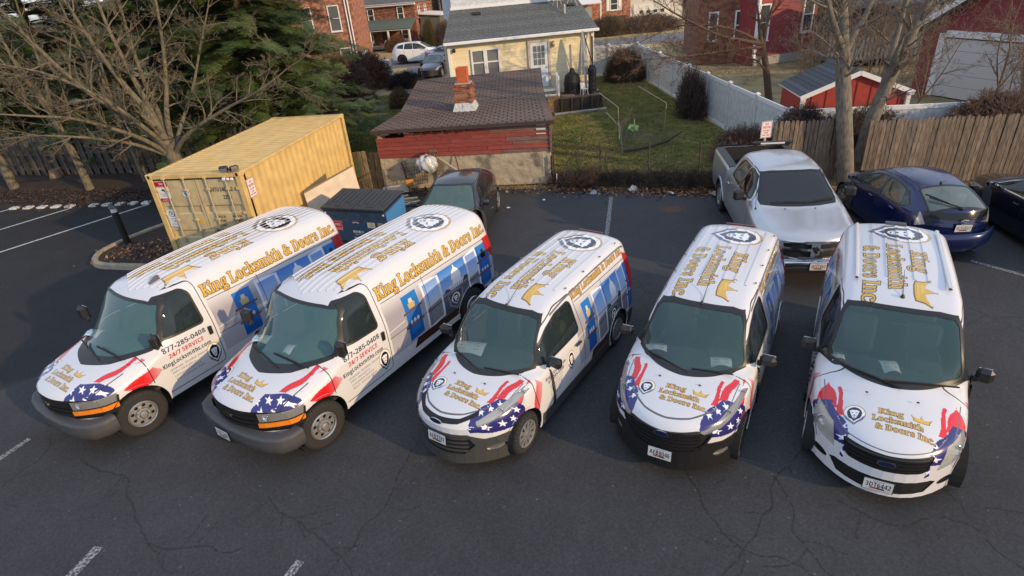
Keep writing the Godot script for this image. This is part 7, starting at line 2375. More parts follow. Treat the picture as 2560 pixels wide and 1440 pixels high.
	part("backrest",M.new().box(V3(0,0.66,-0.2),V3(0.42,0.42,0.03),Basis(Vector3.RIGHT,-0.15),0.012),wp,wc)
	for sx in [-1,1]:
		for sz in [-1,1]: part("leg",M.new().span(V3(sx*0.22,0,sz*0.22),V3(sx*0.19,0.42,sz*0.18),0.035,0.035),wp,wc)


func gable(o: Node,A: Vector3,B: Vector3,depth: float,eave: float,ridge: float,over: float,wall: Material,roof: Array,trim: Material,rows: int) -> void:
	# a gabled block: A-B is the gable end at the front (left to right), the ridge runs back
	var u:=(B - A).normalized(); var n:=V3(-u.z,0,u.x)
	if n.z < 0: n=-n
	var mid:=(A+B)*0.5
	var W:=A.distance_to(B)
	var m:=M.new()
	var xf:=Transform3D(Basis(u,Vector3.UP,n),A)
	m.prism(pts2([0,0,W,0,W,eave,W*0.5,ridge,0,eave]),-depth,0,xf)
	part("wall",m,wall,o)
	for s in 2:
		var e:=(A if s==0 else B)+(-u if s==0 else u)*over+Vector3.UP*(eave - over*(ridge - eave)/(W*0.5)+0.05)
		var f:=e+n*over; var k:=e - n*(depth+over)
		var rf:=mid+Vector3.UP*(ridge+0.05)+n*over; var rk:=mid+Vector3.UP*(ridge+0.05) - n*(depth+over)
		var c:=[f,rf,rk,k] if s==0 else [k,rk,rf,f]
		part("roof_slab",slab(M.new(),c if (c[1] - c[0]).cross(c[2] - c[0]).y > 0 else [c[3],c[2],c[1],c[0]],0.07),trim,o)
		if s==0: roof_courses(o,k+Vector3.UP*0.004,f+Vector3.UP*0.004,rf+Vector3.UP*0.004,rk+Vector3.UP*0.004,rows,roof)
		else: roof_courses(o,f+Vector3.UP*0.004,k+Vector3.UP*0.004,rk+Vector3.UP*0.004,rf+Vector3.UP*0.004,rows,roof)
		part("bargeboard",M.new().span(f+n*0.012 - Vector3.UP*0.06,rf+n*0.012 - Vector3.UP*0.06,0.03,0.14),trim,o)


func right_buildings() -> void:
	var white: Material=mat("white_trim",lin_c(0.74,0.73,0.72),0.55)
	var slate:=[]
	for k in 4: slate.append(rough_mat("slate_%d" % k,[[0.25,blend3(0.05,0.055,0.062,[1.0,1.15,0.9,1.3][k])],[0.75,blend3(0.09,0.095,0.105,[1.0,1.15,0.9,1.3][k])]],0.8,0.9,0.3,0.06,140+k,true,0.03))
	var barn: Material=rough_mat("barn_red",[[0.3,lin_c(0.30,0.028,0.022)],[0.7,lin_c(0.37,0.042,0.032)]],0.7,0.75,0.2,0.04,145,true)
	var o:=thing("garden_shed","small red garden shed with slate grey roof and white trim behind the white fence","shed",Vector3.ZERO)
	var A:=V3(9.95,0,-19.0); var B:=V3(13.05,0,-18.5)
	gable(o,A,B,2.3,1.88,2.52,0.12,barn,slate,white,10)
	for e in [A,B]: part("corner_board",M.new().box(e+V3(0,0.93,0.02),V3(0.13,1.86,0.13),Basis(Vector3.UP,-0.16),0.01),white,o)
	for k in 7:
		var x:=lerpf(0.08,0.92,k/6.0)
		part("board_groove",M.new().box(A.lerp(B,x)+V3(0,1.0,0.012),V3(0.02,1.9+(0.5 - absf(x - 0.5))*1.2,0.012),Basis(Vector3.UP,-0.16)),mat("barn_dark",lin_c(0.16,0.015,0.012),0.8),o)
	# red garage with a white door, facing left
	var g:=thing("garage","red sided garage with wide white overhead door beyond the stockade fence","garage",Vector3.ZERO)
	var d:=V3(0.23,0,0.973); var n:=V3(-0.973,0,0.23)
	var P:=V3(18.85,0,-26.6)
	var reds:=[]
	for k in 3: reds.append(mat("red_siding_%d" % k,blend3(0.235,0.036,0.040,[1.0,0.93,1.06][k]),0.7))
	var len_:=7.4
	var xf:=Transform3D(Basis(d,Vector3.UP,n),P)
	part("wall",M.new().prism(pts2([0,0,len_,0,len_,2.75,len_*0.5,4.9,0,2.75]),-6.0,0.0,xf),mat("red_siding_0",lin_c(0.27,0.03,0.032),0.7),g)
	for i in 33:
		var y:=0.2+i*0.14
		var k:=clampf((y+0.14 - 2.75)/2.15,0.0,1.0)*len_*0.5
		if len_ - 2*k < 0.3: break
		var m:=M.new()
		course(m,xf*V3(k,y,0),xf*V3(len_ - k,y,0),0.14,n,Vector3.UP,0.022)
		part("siding_board",m,reds[i % 3],g)
	for s in 2:
		var e:=xf*V3(-0.35 if s==0 else len_+0.35,2.56,0.4); var r:=xf*V3(len_*0.5,5.0,0.4)
		var eb:=xf*V3(-0.35 if s==0 else len_+0.35,2.56,-6.3); var rb:=xf*V3(len_*0.5,5.0,-6.3)
		var c:=[e,r,rb,eb]
		if (c[1] - c[0]).cross(c[2] - c[0]).y < 0: c.reverse()
		part("roof_slab",slab(M.new(),c,0.14),slate[0],g)
		part("bargeboard",M.new().span(e+n*0.02,r+n*0.02,0.04,0.2),white,g)
	var dg:=group_part("overhead_door",g)
	dg.transform=xf*Transform3D(Basis(),V3(3.45,0,0.02))
	var dw: Material=mat("garage_door",lin_c(0.56,0.55,0.53),0.6)
	for i in 5: part("door_panel",M.new().box(V3(0,0.24+i*0.46,0.04),V3(4.6,0.45,0.05),Basis(),0.012),dw,dg)
	for s in [-1,1]: part("door_frame",M.new().box(V3(s*2.45,1.25,0.08),V3(0.28,2.5,0.12),Basis(),0.015),white,dg)
	part("door_frame",M.new().box(V3(0,2.49,0.08),V3(4.62,0.26,0.12),Basis(),0.015),white,dg)
	# red sided house
	var h:=thing("house","two storey house with dark red siding and narrow white framed windows","house",Vector3.ZERO)
	var HA:=V3(15.9,0,-37.0); var HB:=V3(20.4,0,-37.9)
	var hu:=(HB - HA).normalized(); var hn:=V3(-hu.z,0,hu.x)
	var hb:=Basis(hu,Vector3.UP,hn)
	part("wall",M.new().box((HA+HB)*0.5 - hn*4.01+Vector3.UP*3.6,V3(HA.distance_to(HB),7.2,8.0),hb),mat("red_siding_0",lin_c(0.27,0.03,0.032),0.7),h)
	siding(h,HA,HB,0.5,7.0,hn,0.15,reds)
	siding(h,HB - hn*8.0,HB,0.5,7.0,hu,0.15,reds)
	part("foundation",M.new().box((HA+HB)*0.5+Vector3.UP*0.25+hn*0.03,V3(HA.distance_to(HB),0.5,0.1),hb),mat("foundation",lin_c(0.3,0.29,0.27),0.9),h)
	for e in [HA,HB]: part("corner_board",M.new().box(e+Vector3.UP*3.7+hn*0.02,V3(0.16,6.6,0.16),hb,0.01),white,h)
	for w in [[0.4,2.4],[3.35,2.6],[0.4,5.4],[3.35,5.4]]: window(h,HA+hu*w[0]+Vector3.UP*w[1]+hn*0.02,0.75,2.0,hn,white,mat("house_pane",lin_c(0.05,0.06,0.07),0.08))
	part("roof",M.new().prism(pts2([-0.4,7.1,4.99,7.1,2.3,9.4]),-8.4,0.4,Transform3D(hb,HA)),slate[0],h)
	# brick neighbour left of it
	var b:=thing("house","brown brick house half hidden behind bare branches beside the red house","house",Vector3.ZERO)
	var br: Material=brick_material("brick_brown",0.62)
	part("wall",M.new().box(V3(15.5,3.5,-43.0),V3(3.2,7.0,8.0),Basis(Vector3.UP,-0.2)),br,b)
	for w in [[-0.9,2.2],[1.2,2.2],[-0.9,5.0],[1.2,5.0]]:
		window(b,V3(15.5,0,-43.0)+Basis(Vector3.UP,-0.2)*V3(w[0]*0.75,w[1],4.02),0.6,1.7,Basis(Vector3.UP,-0.2)*V3(0,0,1),white,mat("house_pane",lin_c(0.05,0.06,0.07),0.08))
	part("downpipe",M.new().cyl(V3(14.9,0.1,-39.2),V3(14.9,6.9,-39.2),0.06,-1,8),white,b)
	# dark porch right of the red house
	var pch:=thing("porch","dark grey porch with slatted railing between the red house and the garage","porch",V3(21.2,0,-33.2),-0.2)
	var dk: Material=mat("porch_grey",lin_c(0.10,0.10,0.11),0.8)
	part("porch_wall",M.new().box(V3(0,1.6,-2.6),V3(5.4,3.2,0.2)),mat("porch_wall",lin_c(0.09,0.085,0.085),0.85),pch)
	part("porch_floor",M.new().box(V3(0,0.5,-1.2),V3(5.4,0.15,2.6)),dk,pch)
	for k in 26: part("slat",M.new().box(V3(-2.6+k*0.21,1.0,0.1),V3(0.12,1.1,0.03),Basis(),0.006),mat("porch_slat",lin_c(0.16,0.16,0.17),0.8),pch)
	for y in [0.55,1.5]: part("rail",M.new().box(V3(0,y,0.07),V3(5.4,0.09,0.05)),dk,pch)
	for x in [-2.6,0.0,2.6]: part("post",M.new().box(V3(x,1.6,0.0),V3(0.14,3.2,0.14),Basis(),0.01),dk,pch)
	part("porch_roof",M.new().box(V3(0,3.25,-1.2),V3(5.9,0.14,3.2),Basis(Vector3.RIGHT,0.08)),slate[1],pch)


func far_houses() -> void:
	var white: Material=mat("white_trim",lin_c(0.74,0.73,0.72),0.55)
	var pane: Material=mat("house_pane",lin_c(0.05,0.06,0.07),0.08)
	var orange: Material=brick_material("brick_orange",1.0)
	var a:=thing("house","tall orange brick house with white sash windows and white downpipes","house",V3(-18.6,0,-60.2),0.05)
	part("wall",M.new().box(V3(0,4.5,0),V3(13.4,9.0,8.0)),orange,a)
	for w in [[2.6,3.9],[5.0,3.9],[2.6,7.2],[5.0,7.2],[0.2,3.9],[5.4,0.9]]: window(a,V3(w[0],w[1],4.02),1.0,2.1 if w[1] > 1 else 1.2,V3(0,0,1),white,mat("far_pane",lin_c(0.12,0.13,0.13),0.15))
	for x in [6.1,6.35]: part("downpipe",M.new().cyl(V3(x,0,4.1),V3(x,9,4.1),0.06,-1,8),white,a)
	part("roof",M.new().prism(pts2([-7.2,8.9,7.2,8.9,0,12.5]),-4.4,4.4),mat("roof_grey_edge",lin_c(0.12,0.12,0.12),0.9),a)
	part("meter_box",M.new().box(V3(7.1,0.6,4.2),V3(0.5,1.1,0.4),Basis(),0.02),mat("meter_grey",lin_c(0.5,0.52,0.52),0.5),a)
	# brick house with a porch
	var b:=thing("house","red brick house with green porch roof, white posts and railing","house",V3(-10.9,0,-69.0),deg_to_rad(-13))
	var red: Material=brick_material("brick_red",0.8)
	part("wall",M.new().box(V3(0,2.2,-3.0),V3(6.6,4.4,6.0)),red,b)
	part("roof",M.new().prism(pts2([-3.1,4.3,0.4,4.3,-3.0,7.2,-6.4,4.3]),-3.5,3.6,Transform3D(Basis(V3(0,0,1),V3(0,1,0),V3(-1,0,0)),Vector3.ZERO)),rough_mat("roof_grey_far",[[0.3,lin_c(0.1,0.105,0.11)],[0.7,lin_c(0.15,0.155,0.16)]],0.3,0.9),b)
	part("gutter",M.new().box(V3(0,4.25,0.2),V3(7.0,0.25,0.3),Basis(),0.03),white,b)
	for x in [-1.7,1.7]: window(b,V3(x,3.35,0.02),0.75,1.35,V3(0,0,1),white,pane)
	for z in [-1.2,-3.4]: window(b,V3(3.32,3.4,z),0.6,1.2,V3(1,0,0),white,pane)
	window(b,V3(3.32,1.5,-1.4),0.6,1.3,V3(1,0,0),white,pane)
	part("porch_roof",slab(M.new(),[V3(-3.4,2.05,2.2),V3(3.4,2.05,2.2),V3(3.3,2.9,0.05),V3(-3.3,2.9,0.05)],0.12),rough_mat("porch_green",[[0.3,lin_c(0.07,0.10,0.085)],[0.7,lin_c(0.11,0.14,0.12)]],0.5,0.9),b)
	part("porch_beam",M.new().box(V3(0,1.97,2.1),V3(6.7,0.14,0.12)),white,b)
	part("porch_floor",M.new().box(V3(0,0.25,1.1),V3(6.7,0.2,2.2)),mat("foundation",lin_c(0.3,0.29,0.27),0.9),b)
	for x in [-3.2,-1.3,0.75,3.1]: part("porch_post",M.new().box(V3(x,1.1,2.05),V3(0.17,1.7,0.17),Basis(),0.01),white,b)
	for k in 26:
		var x:=-3.1+k*0.24
		if x > -1.25 and x < 0.7: continue
		part("baluster",M.new().box(V3(x,0.66,2.05),V3(0.06,0.62,0.05)),white,b)
	for s in [[-2.25,1.75],[1.9,2.2]]: part("porch_rail",M.new().box(V3(s[0],0.98,2.05),V3(s[1],0.07,0.09)),white,b)
	part("front_door",M.new().box(V3(-0.3,1.2,0.05),V3(0.85,1.8,0.08),Basis(),0.01),mat("door_brown",lin_c(0.06,0.03,0.025),0.5),b)
	for x in [-2.2,1.9]: window(b,V3(x,1.3,0.02),0.8,1.4,V3(0,0,1),white,pane)
	for s in [-1,1]: part("step_rail",M.new().span(V3(-0.3+s*0.7,1.0,2.1),V3(-0.3+s*0.7,0.35,3.4),0.07,0.07),mat("bare_timber",lin_c(0.45,0.36,0.24),0.85),b)
	part("side_wing",M.new().box(V3(4.6,1.5,-2.6),V3(2.2,3.0,3.5)),mat("wing_grey",lin_c(0.13,0.12,0.1),0.8),b)
	part("wing_roof",M.new().box(V3(4.7,3.05,-2.6),V3(2.6,0.14,4.0),Basis(Vector3.FORWARD,0.1)),white,b)
	for k in 2: part("power_line",M.new().tube(PackedVector3Array([V3(-6,4.1 - k*0.35,4.5),V3(0,3.75 - k*0.3,4.0),V3(9,4.4 - k*0.3,4.5)]),PackedFloat32Array([0.02,0.02,0.02]),4),mat("trim_black",lin_c(0.016,0.016,0.017),0.45),b)
	# brick house and white garage far right of the cream house
	var c:=thing("house","orange brick house with white porch canopy and shuttered window","house",V3(12.6,0,-71.5),0.06)
	part("wall",M.new().box(V3(1.0,3.0,-3.0),V3(5.0,6.0,6.0)),orange,c)
	window(c,V3(1.6,2.3,0.02),0.9,1.3,V3(0,0,1),white,pane)
	window(c,V3(1.4,5.0,0.02),0.9,1.3,V3(0,0,1),white,pane)
	for s in [-1,1]: part("shutter",M.new().box(V3(1.6+s*0.68,2.3,0.05),V3(0.36,1.35,0.05),Basis(),0.01),white,c)
	part("canopy",M.new().box(V3(-1.4,2.9,0.9),V3(2.4,0.1,1.9),Basis(Vector3.RIGHT,0.3)),white,c)
	for x in [-2.5,-0.3]: part("canopy_post",M.new().box(V3(x,1.3,1.7),V3(0.12,2.6,0.12)),white,c)
	part("front_door",M.new().box(V3(-1.4,1.2,0.05),V3(0.9,2.1,0.08)),mat("door_brown2",lin_c(0.3,0.32,0.34),0.5),c)
	part("porch_fence",M.new().box(V3(1.4,0.7,1.2),V3(2.6,0.9,0.06)),mat("old_timber",lin_c(0.06,0.045,0.035),0.9),c)
	var g:=thing("garage","long pale garage with a row of small door windows in the far background","garage",V3(19.0,0,-74.5),0.0)
	part("wall",M.new().box(V3(0,1.6,0),V3(6.2,3.2,5)),mat("pale_wall",lin_c(0.58,0.55,0.48),0.8),g)
	part("garage_door",M.new().box(V3(-0.4,1.0,2.54),V3(4.2,2.0,0.08)),mat("pale_door",lin_c(0.66,0.65,0.60),0.7),g)
	for k in 4: part("door_window",M.new().box(V3(-1.6+k*0.8,1.2,2.59),V3(0.4,0.32,0.04)),pane,g)
	part("roof",M.new().box(V3(0,3.25,0),V3(6.6,0.14,5.5)),mat("pale_door",lin_c(0.66,0.65,0.60),0.7),g)


# ---------------------------------------------------------------- fences and yard things
func picket(w: float,h: float,t: float,ear: bool) -> M:
	var p: PackedVector2Array
	if ear: p=pts2([-w/2,0,w/2,0,w/2,h - w*0.9,w*0.36,h - w*0.62,w*0.42,h - w*0.4,w*0.24,h - w*0.1,0,h,-w*0.24,h - w*0.1,-w*0.42,h - w*0.4,-w*0.36,h - w*0.62,-w/2,h - w*0.9])
	else: p=pts2([-w/2,0,w/2,0,w/2,h,-w/2,h])
	return M.new().prism(p,0,t)


func board_fence(called: String,label: String,a: Vector3,b: Vector3,h: float,w: float,gap: float,ms: Array,ear: bool,rail: Material,alternate:=false) -> Node3D:
	var u:=(b - a).normalized()
	var o:=thing(called,label,"fence",a,atan2(-u.z,u.x))
	var L:=a.distance_to(b)
	var kinds:=[]
	for k in 3: kinds.append(picket(w,h+(k - 1)*0.015,0.02,ear).mesh())
	var n:=int(L/(w+gap))
	for i in n:
		var m:=part("picket",kinds[rng.randi() % 3],ms[rng.randi() % ms.size()],o)
		m.position=V3((i+0.5)*(w+gap)+rng.randf_range(-0.006,0.006),rng.randf_range(-0.02,0.02),0.02+rng.randf_range(-0.003,0.004) - (0.06 if alternate and i % 2==1 else 0.0))
		m.rotation.z=rng.randf_range(-0.012,0.012)
	for y in [0.3,h*0.55,h - 0.3]: part("rail",M.new().box(V3(L*0.5,y,-0.012),V3(L,0.09,0.04)),rail,o)
	for i in int(L/2.4)+1: part("post",M.new().box(V3(minf(i*2.4+0.05,L - 0.05),h*0.49,-0.07),V3(0.09,h*0.98,0.09)),rail,o)
	return o


func fences() -> void:
	var dark:=[]
	for k in 4: dark.append(grain("dark_board_%d" % k,blend3(0.050,0.042,0.038,[1,1.3,0.8,1.15][k]),blend3(0.075,0.064,0.057,[1,1.3,0.8,1.15][k]),blend3(0.105,0.09,0.08,[1,1.3,0.8,1.15][k]),V3(5,0.5,5),0.9,150+k))
	board_fence("board_fence","dark weathered board fence along the mulch bank behind the bare tree",V3(-27.5,0.25,-26.0),V3(-8.9,0.2,-21.9),1.65,0.125,0.06,dark,false,dark[0],true)
	var warm:=[]
	for k in 5: warm.append(grain("stockade_%d" % k,blend3(0.10,0.072,0.05,[1,1.2,0.8,1.4,1.05][k]),blend3(0.16,0.115,0.08,[1,1.2,0.8,1.3,0.95][k]),blend3(0.225,0.17,0.125,[1,1.15,0.85,1.4,1.0][k]),V3(6,0.45,6),0.88,160+k))
	board_fence("stockade_fence","brown dog-eared picket fence section behind the pickup, left of the twin trunks",V3(7.9,0,-16.42),V3(9.72,0,-16.12),1.8,0.095,0.012,warm,true,warm[2])
	board_fence("stockade_fence","long brown dog-eared picket fence behind the blue hatchback, right of the trunks",V3(10.22,0,-15.72),V3(18.2,0,-14.2),1.8,0.095,0.012,warm,true,warm[2])
	# white vinyl fence: panels of grooved boards between capped posts
	var vin: Material=rough_mat("vinyl",[[0.3,lin_c(0.50,0.54,0.56)],[0.7,lin_c(0.58,0.61,0.62)]],0.5,0.5,0.0,0.03,170)
	var cap: Material=mat("vinyl_cap",lin_c(0.72,0.73,0.74),0.45)
	var runs:=[["white vinyl panel fence with capped posts running back along the lawn",[V3(8.95,0,-17.65),V3(8.93,0,-37.5)],8],["white vinyl fence behind the stockade pickets, in front of the red shed",[V3(8.95,0,-17.65),V3(18.8,0,-15.75)],4],["white vinyl fence across the far end of the lawn beside the cream house",[V3(5.6,0,-38.6),V3(8.9,0,-37.6)],2]]
	for r in runs:
		var a: Vector3=r[1][0]; var b: Vector3=r[1][1]
		var u:=(b - a).normalized()
		var o:=thing("vinyl_fence",r[0],"fence",a,atan2(-u.z,u.x))
		var L:=a.distance_to(b); var n: int=r[2]
		var step:=L/n
		for i in n+1:
			var po:=part("post",M.new().box(V3(i*step,0.9,0),V3(0.12,1.8,0.12),Basis(),0.008),vin,o)
			part("post_cap",M.new().box(V3(i*step,1.83,0),V3(0.16,0.045,0.16),Basis(),0.015).lathe(pts2([0.001,1.90,0.1,1.85]),4,turned(V3(i*step,0,0),PI/4)),cap,po)
		for i in n:
			var k:=14
			for j in k: part("board",M.new().box(V3(i*step+0.07+(step - 0.14)*(j+0.5)/k,0.9,0),V3((step - 0.14)/k - 0.008,1.56,0.03),Basis(),0.004),vin,o)
			part("backing",M.new().box(V3((i+0.5)*step,0.9,0),V3(step - 0.13,1.5,0.012)),vin,o)
			for y in [0.1,1.72]: part("rail",M.new().box(V3((i+0.5)*step,y,0),V3(step - 0.13,0.14,0.06),Basis(),0.008),cap,o)
	# short plank piece beside the container and a gate
	var pl:=[]
	for k in 3: pl.append(grain("plank_fence_%d" % k,blend3(0.13,0.085,0.045,[1,1.35,0.8][k]),blend3(0.21,0.145,0.08,[1,1.3,0.8][k]),blend3(0.27,0.2,0.12,[1,1.3,0.8][k]),V3(5,0.5,5),0.88,180+k))
	var pf:=thing("plank_fence","short rough plank fence between the container and the old garage","fence",V3(-5.35,0,-19.55),-0.24)
	for i in 7:
		var m:=part("plank",M.new().box(V3(0.09+i*0.19,0.62,0),V3(0.18 if i < 4 else 0.15,1.24+rng.randf_range(-0.05,0.04),0.025),Basis(),0.004),pl[i % 3],pf)
		m.rotation.z=rng.randf_range(-0.03,0.03)
	for y in [0.3,0.95]: part("rail",M.new().box(V3(0.65,y,-0.03),V3(1.3,0.08,0.04)),pl[2],pf)
	part("green_spray",M.new().prism(round_poly(pts2([0.22,0.5,0.55,0.42,0.66,0.62,0.6,0.95,0.4,1.05,0.24,0.86]),0.1),0.0,0.004,turned(V3(0,0,0.017))),rough_mat("green_spray",[[0.3,lin_c(0.04,0.13,0.05)],[0.7,lin_c(0.10,0.14,0.07)]],1.2,0.85,0.0,0.03,186,false),pf)
	# sagging wire fence in front of the lawn
	var wf:=thing("wire_fence","low rusty wire mesh fence along the front of the lawn","fence",Vector3.ZERO)
	var wm:=M.new()
	var A:=V3(1.75,0,-18.75); var B:=V3(7.6,0,-16.9)
	for i in 60:
		var p:=A.lerp(B,i/59.0)
		wm.cyl(p+Vector3.UP*0.1,p+V3(0,1.05+0.06*sin(i*0.7),0.03*sin(i)),0.0035,-1,3)
	for y in 9:
		var pp:=PackedVector3Array(); var rr:=PackedFloat32Array()
		for i in 13:
			pp.append(A.lerp(B,i/12.0)+V3(0,0.12+y*0.115+0.03*sin(i*1.7+y),0.02*sin(i*2.0))); rr.append(0.0035)
		wm.tube(pp,rr,3,false)
	var wire: Material=mat("rusty_wire",lin_c(0.07,0.055,0.045),0.8)
	part("wire_mesh",wm,wire,wf).set_meta("kind","stuff")
	for i in 5: part("post",M.new().cyl(A.lerp(B,i/4.0),A.lerp(B,i/4.0)+Vector3.UP*1.15,0.022,-1,6),wire,wf)
	# fenced bed on the lawn: pale pipes and old netting
	var gb:=thing("garden_bed","netted garden bed with crooked pale pipe posts on the lawn","garden bed",V3(5.6,0,-24.2))
	var pipe: Material=mat("pale_pipe",lin_c(0.3,0.27,0.2),0.7)
	for e in [[-1.15,0,3.6,-1.25,1.0,3.5],[-1.25,1.0,3.5,-1.5,1.25,2.1],[-0.95,0,2.0,-1.0,1.35,1.9],[-1.0,1.35,1.9,-1.45,1.65,0.4],[1.05,0,1.0,1.1,1.15,1.0],[1.1,1.15,1.0,0.35,1.6,-0.6],[-0.2,0,1.2,-0.2,0.7,1.2]]:
		part("pipe",M.new().cyl(V3(e[0],e[1],e[2]),V3(e[3],e[4],e[5]),0.015,-1,6),pipe,gb)
	var net:=M.new()
	for s in [[V3(-1.15,0,3.6),V3(-0.95,0,1.9)],[V3(-0.95,0,1.9),V3(0.2,0,-0.8)],[V3(1.05,0,1.0),V3(0.3,0,-0.8)],[V3(-1.15,0,3.6),V3(1.1,0,2.8)]]:
		for i in 26:
			var p: Vector3=s[0].lerp(s[1],i/25.0)
			net.cyl(p,p+V3(rng.randf_range(-0.05,0.05),0.75,0),0.003,-1,3)
		for y in 8: net.cyl(s[0]+Vector3.UP*(0.08+y*0.09),s[1]+Vector3.UP*(0.08+y*0.09),0.003,-1,3)
	part("netting",net,mat("netting",lin_c(0.10,0.12,0.09),0.85),gb).set_meta("kind","stuff")
	part("soil",M.new().ball(V3(0.0,0.0,1.4),V3(1.0,0.06,1.5),20),rough_mat("bed_soil",[[0.3,lin_c(0.05,0.04,0.025)],[0.7,lin_c(0.10,0.085,0.045)]],1.5,0.95,0.6,0.05,190),gb)
	part("fallen_bough",M.new().tube(PackedVector3Array([V3(-1.1,0.1,3.5),V3(-0.2,0.16,3.4),V3(0.6,0.2,3.0),V3(1.25,0.42,2.7)]),PackedFloat32Array([0.05,0.055,0.05,0.02]),6),mat("bark_dark",lin_c(0.06,0.05,0.04),0.95),gb)
	var bag:=thing("plastic_bag","crumpled green and yellow soil bag lying in the netted bed","bag",V3(5.5,0.02,-23.7))
	bag.scale=Vector3.ONE*0.8
	var bm:=M.new()
	bm.sheet(func(a: float,b: float) -> Vector3:
		var th:=a*TAU; var ph:=b*PI
		var r:=1.0+0.22*sin(th*3.0+b*7.0)+0.15*sin(th*5.0 - b*11.0)
		return V3(cos(th)*sin(ph)*0.28*r,maxf(cos(ph)*0.19*r+0.14,0.0),-sin(th)*sin(ph)*0.2*r),26,12)
	bm.uv.clear()
	part("bag_skin",bm,rough_mat("bag_green",[[0.3,lin_c(0.05,0.30,0.06)],[0.5,lin_c(0.22,0.50,0.10)],[0.6,lin_c(0.55,0.62,0.12)],[0.75,lin_c(0.6,0.66,0.5)]],2.2,0.35,0.0,0.03,191,false,0.02,true),bag)


func lot_things() -> void:
	# kerbed mulch island at the left
	var conc: Material=rough_mat("kerb_stone",[[0.25,lin_c(0.20,0.17,0.12)],[0.5,lin_c(0.29,0.25,0.18)],[0.8,lin_c(0.36,0.31,0.23)]],0.8,0.9,0.4,0.05,200)
	var line:=[V3(-9.1,0,-19.2),V3(-10.2,0,-17.9),V3(-11.1,0,-16.65),V3(-11.55,0,-15.6),V3(-11.5,0,-14.95),V3(-11.1,0,-14.45),V3(-10.4,0,-14.2),V3(-9.4,0,-13.95),V3(-8.2,0,-13.6),V3(-7.4,0,-13.3)]
	var sm:=PackedVector3Array()
	for i in line.size() - 1:
		for j in 5: sm.append(line[i].cubic_interpolate(line[i+1],line[maxi(i - 1,0)],line[mini(i+2,line.size() - 1)],j/5.0))
	sm.append(line[line.size() - 1])
	var prof:=pts2([-0.02,0.0,0.0,0.10,0.03,0.13,0.13,0.13,0.15,0.10,0.16,0.0])
	var km:=M.new()
	km.sheet(func(a: float,b: float) -> Vector3:
		var i:=clampf(b*(sm.size() - 1),0,sm.size() - 1.001)
		var k:=int(i)
		var d:=(sm[mini(k+1,sm.size() - 1)] - sm[k]).normalized()
		var d2:=(sm[mini(k+2,sm.size() - 1)] - sm[mini(k+1,sm.size() - 2)]).normalized()
		d=d.lerp(d2,i - k).normalized()
		var j:=a*(prof.size() - 1)
		var e:=mini(int(j),prof.size() - 2)
		var q:=prof[e].lerp(prof[e+1],j - e)
		return sm[k].lerp(sm[k+1],i - k)+V3(-d.z,0,d.x)*-q.x+Vector3.UP*q.y,15,60)
	km.uv.clear()
	ground("kerb",km,conc)
	var isl:=PackedVector2Array()
	for p in sm: isl.append(Vector2(p.x,p.z)+Vector2(0.04,0.0))
	isl.append(Vector2(-5.6,-13.4)); isl.append(Vector2(-5.9,-19.6))
	flat_sheet("island_mulch",isl,0.07,mats["mulch"])
	# bollard light
	var bo:=thing("bollard_light","black round bollard light with a white lamp head on the kerbed island","bollard",V3(-11.0,0.07,-15.85))
	var bk: Material=mat("bollard_black",lin_c(0.012,0.012,0.013),0.5)
	part("column",M.new().lathe(pts2([0.085,0.98,0.09,0.96,0.09,0.02,0.12,0.0]),20),bk,bo)
	part("lamp_lens",M.new().lathe(pts2([0.08,1.1,0.08,0.985]),18),mat("frosted",lin_c(0.7,0.71,0.72),0.3),bo)
	part("cap",M.new().lathe(pts2([0.001,1.19,0.07,1.17,0.105,1.12,0.105,1.10,0.08,1.10]),20),mat("bollard_cap",lin_c(0.06,0.06,0.062),0.35),bo)
	# white painted squares on the far kerb edge: low wheel-stop blocks
	var wb: Material=mat("block_white",lin_c(0.62,0.62,0.60),0.7)
	var spots:=[]
	for i in 5: spots.append(V3(-17.75+i*0.56,0,-20.62+i*0.09))
	for i in 5: spots.append(V3(-14.55+i*0.5,0,-20.1+i*0.06))
	spots.append(V3(-11.5,0,-19.75))
	var proto: Node3D=null
	for i in spots.size():
		var row := "left row" if i < 5 else "right row"
		var lab: String=["first","second","third","fourth","fifth"][i % 5] + " small white block of the " + row + " along the mulch bank, from the left" if i < 10 else "lone small white block nearest the container on the mulch edge"
		if proto==null:
			proto=thing("edge_block",lab,"block",spots[i],-0.15,"white blocks along the mulch bank")
			part("block",M.new().box(V3(0,0.03,0),V3(0.27,0.06,0.24),Basis(),0.006),wb,proto)
		else: dup(proto,spots[i],-0.15+0.1*sin(i*3.0),lab)
	# painted lines
	var paint_: Material=rough_mat("line_paint",[[0.3,lin_c(0.40,0.40,0.40)],[0.6,lin_c(0.62,0.62,0.61)]],1.5,0.8,0.2,0.05,205)
	var worn: Material=rough_mat("line_worn",[[0.3,lin_c(0.06,0.06,0.063)],[0.48,lin_c(0.16,0.16,0.16)],[0.7,lin_c(0.34,0.34,0.33)]],1.3,0.85,0.2,0.05,206,true,0.03,true)
	for l in [[-21.0,-8.6,-12.4,-19.75,0.10,0],[-21.5,-11.9,-15.35,-20.1,0.10,0],[-22.5,-14.6,-17.85,-20.75,0.1,0],[3.19,-16.35,2.45,-13.2,0.11,1],[-0.55,-17.2,-1.05,-13.7,0.10,1],[9.7,-10.6,11.2,-8.2,0.1,1],[-5.72,-4.75,-5.6,-5.2,0.14,1],[-2.95,-4.5,-2.86,-4.72,0.12,1],[-8.3,-7.0,-8.1,-7.5,0.1,1]]:
		flat_sheet("painted_line",line_poly(PackedVector2Array([Vector2(l[0],l[1]),Vector2(l[2],l[3])]),l[4]),0.005,paint_ if l[5]==0 else worn)
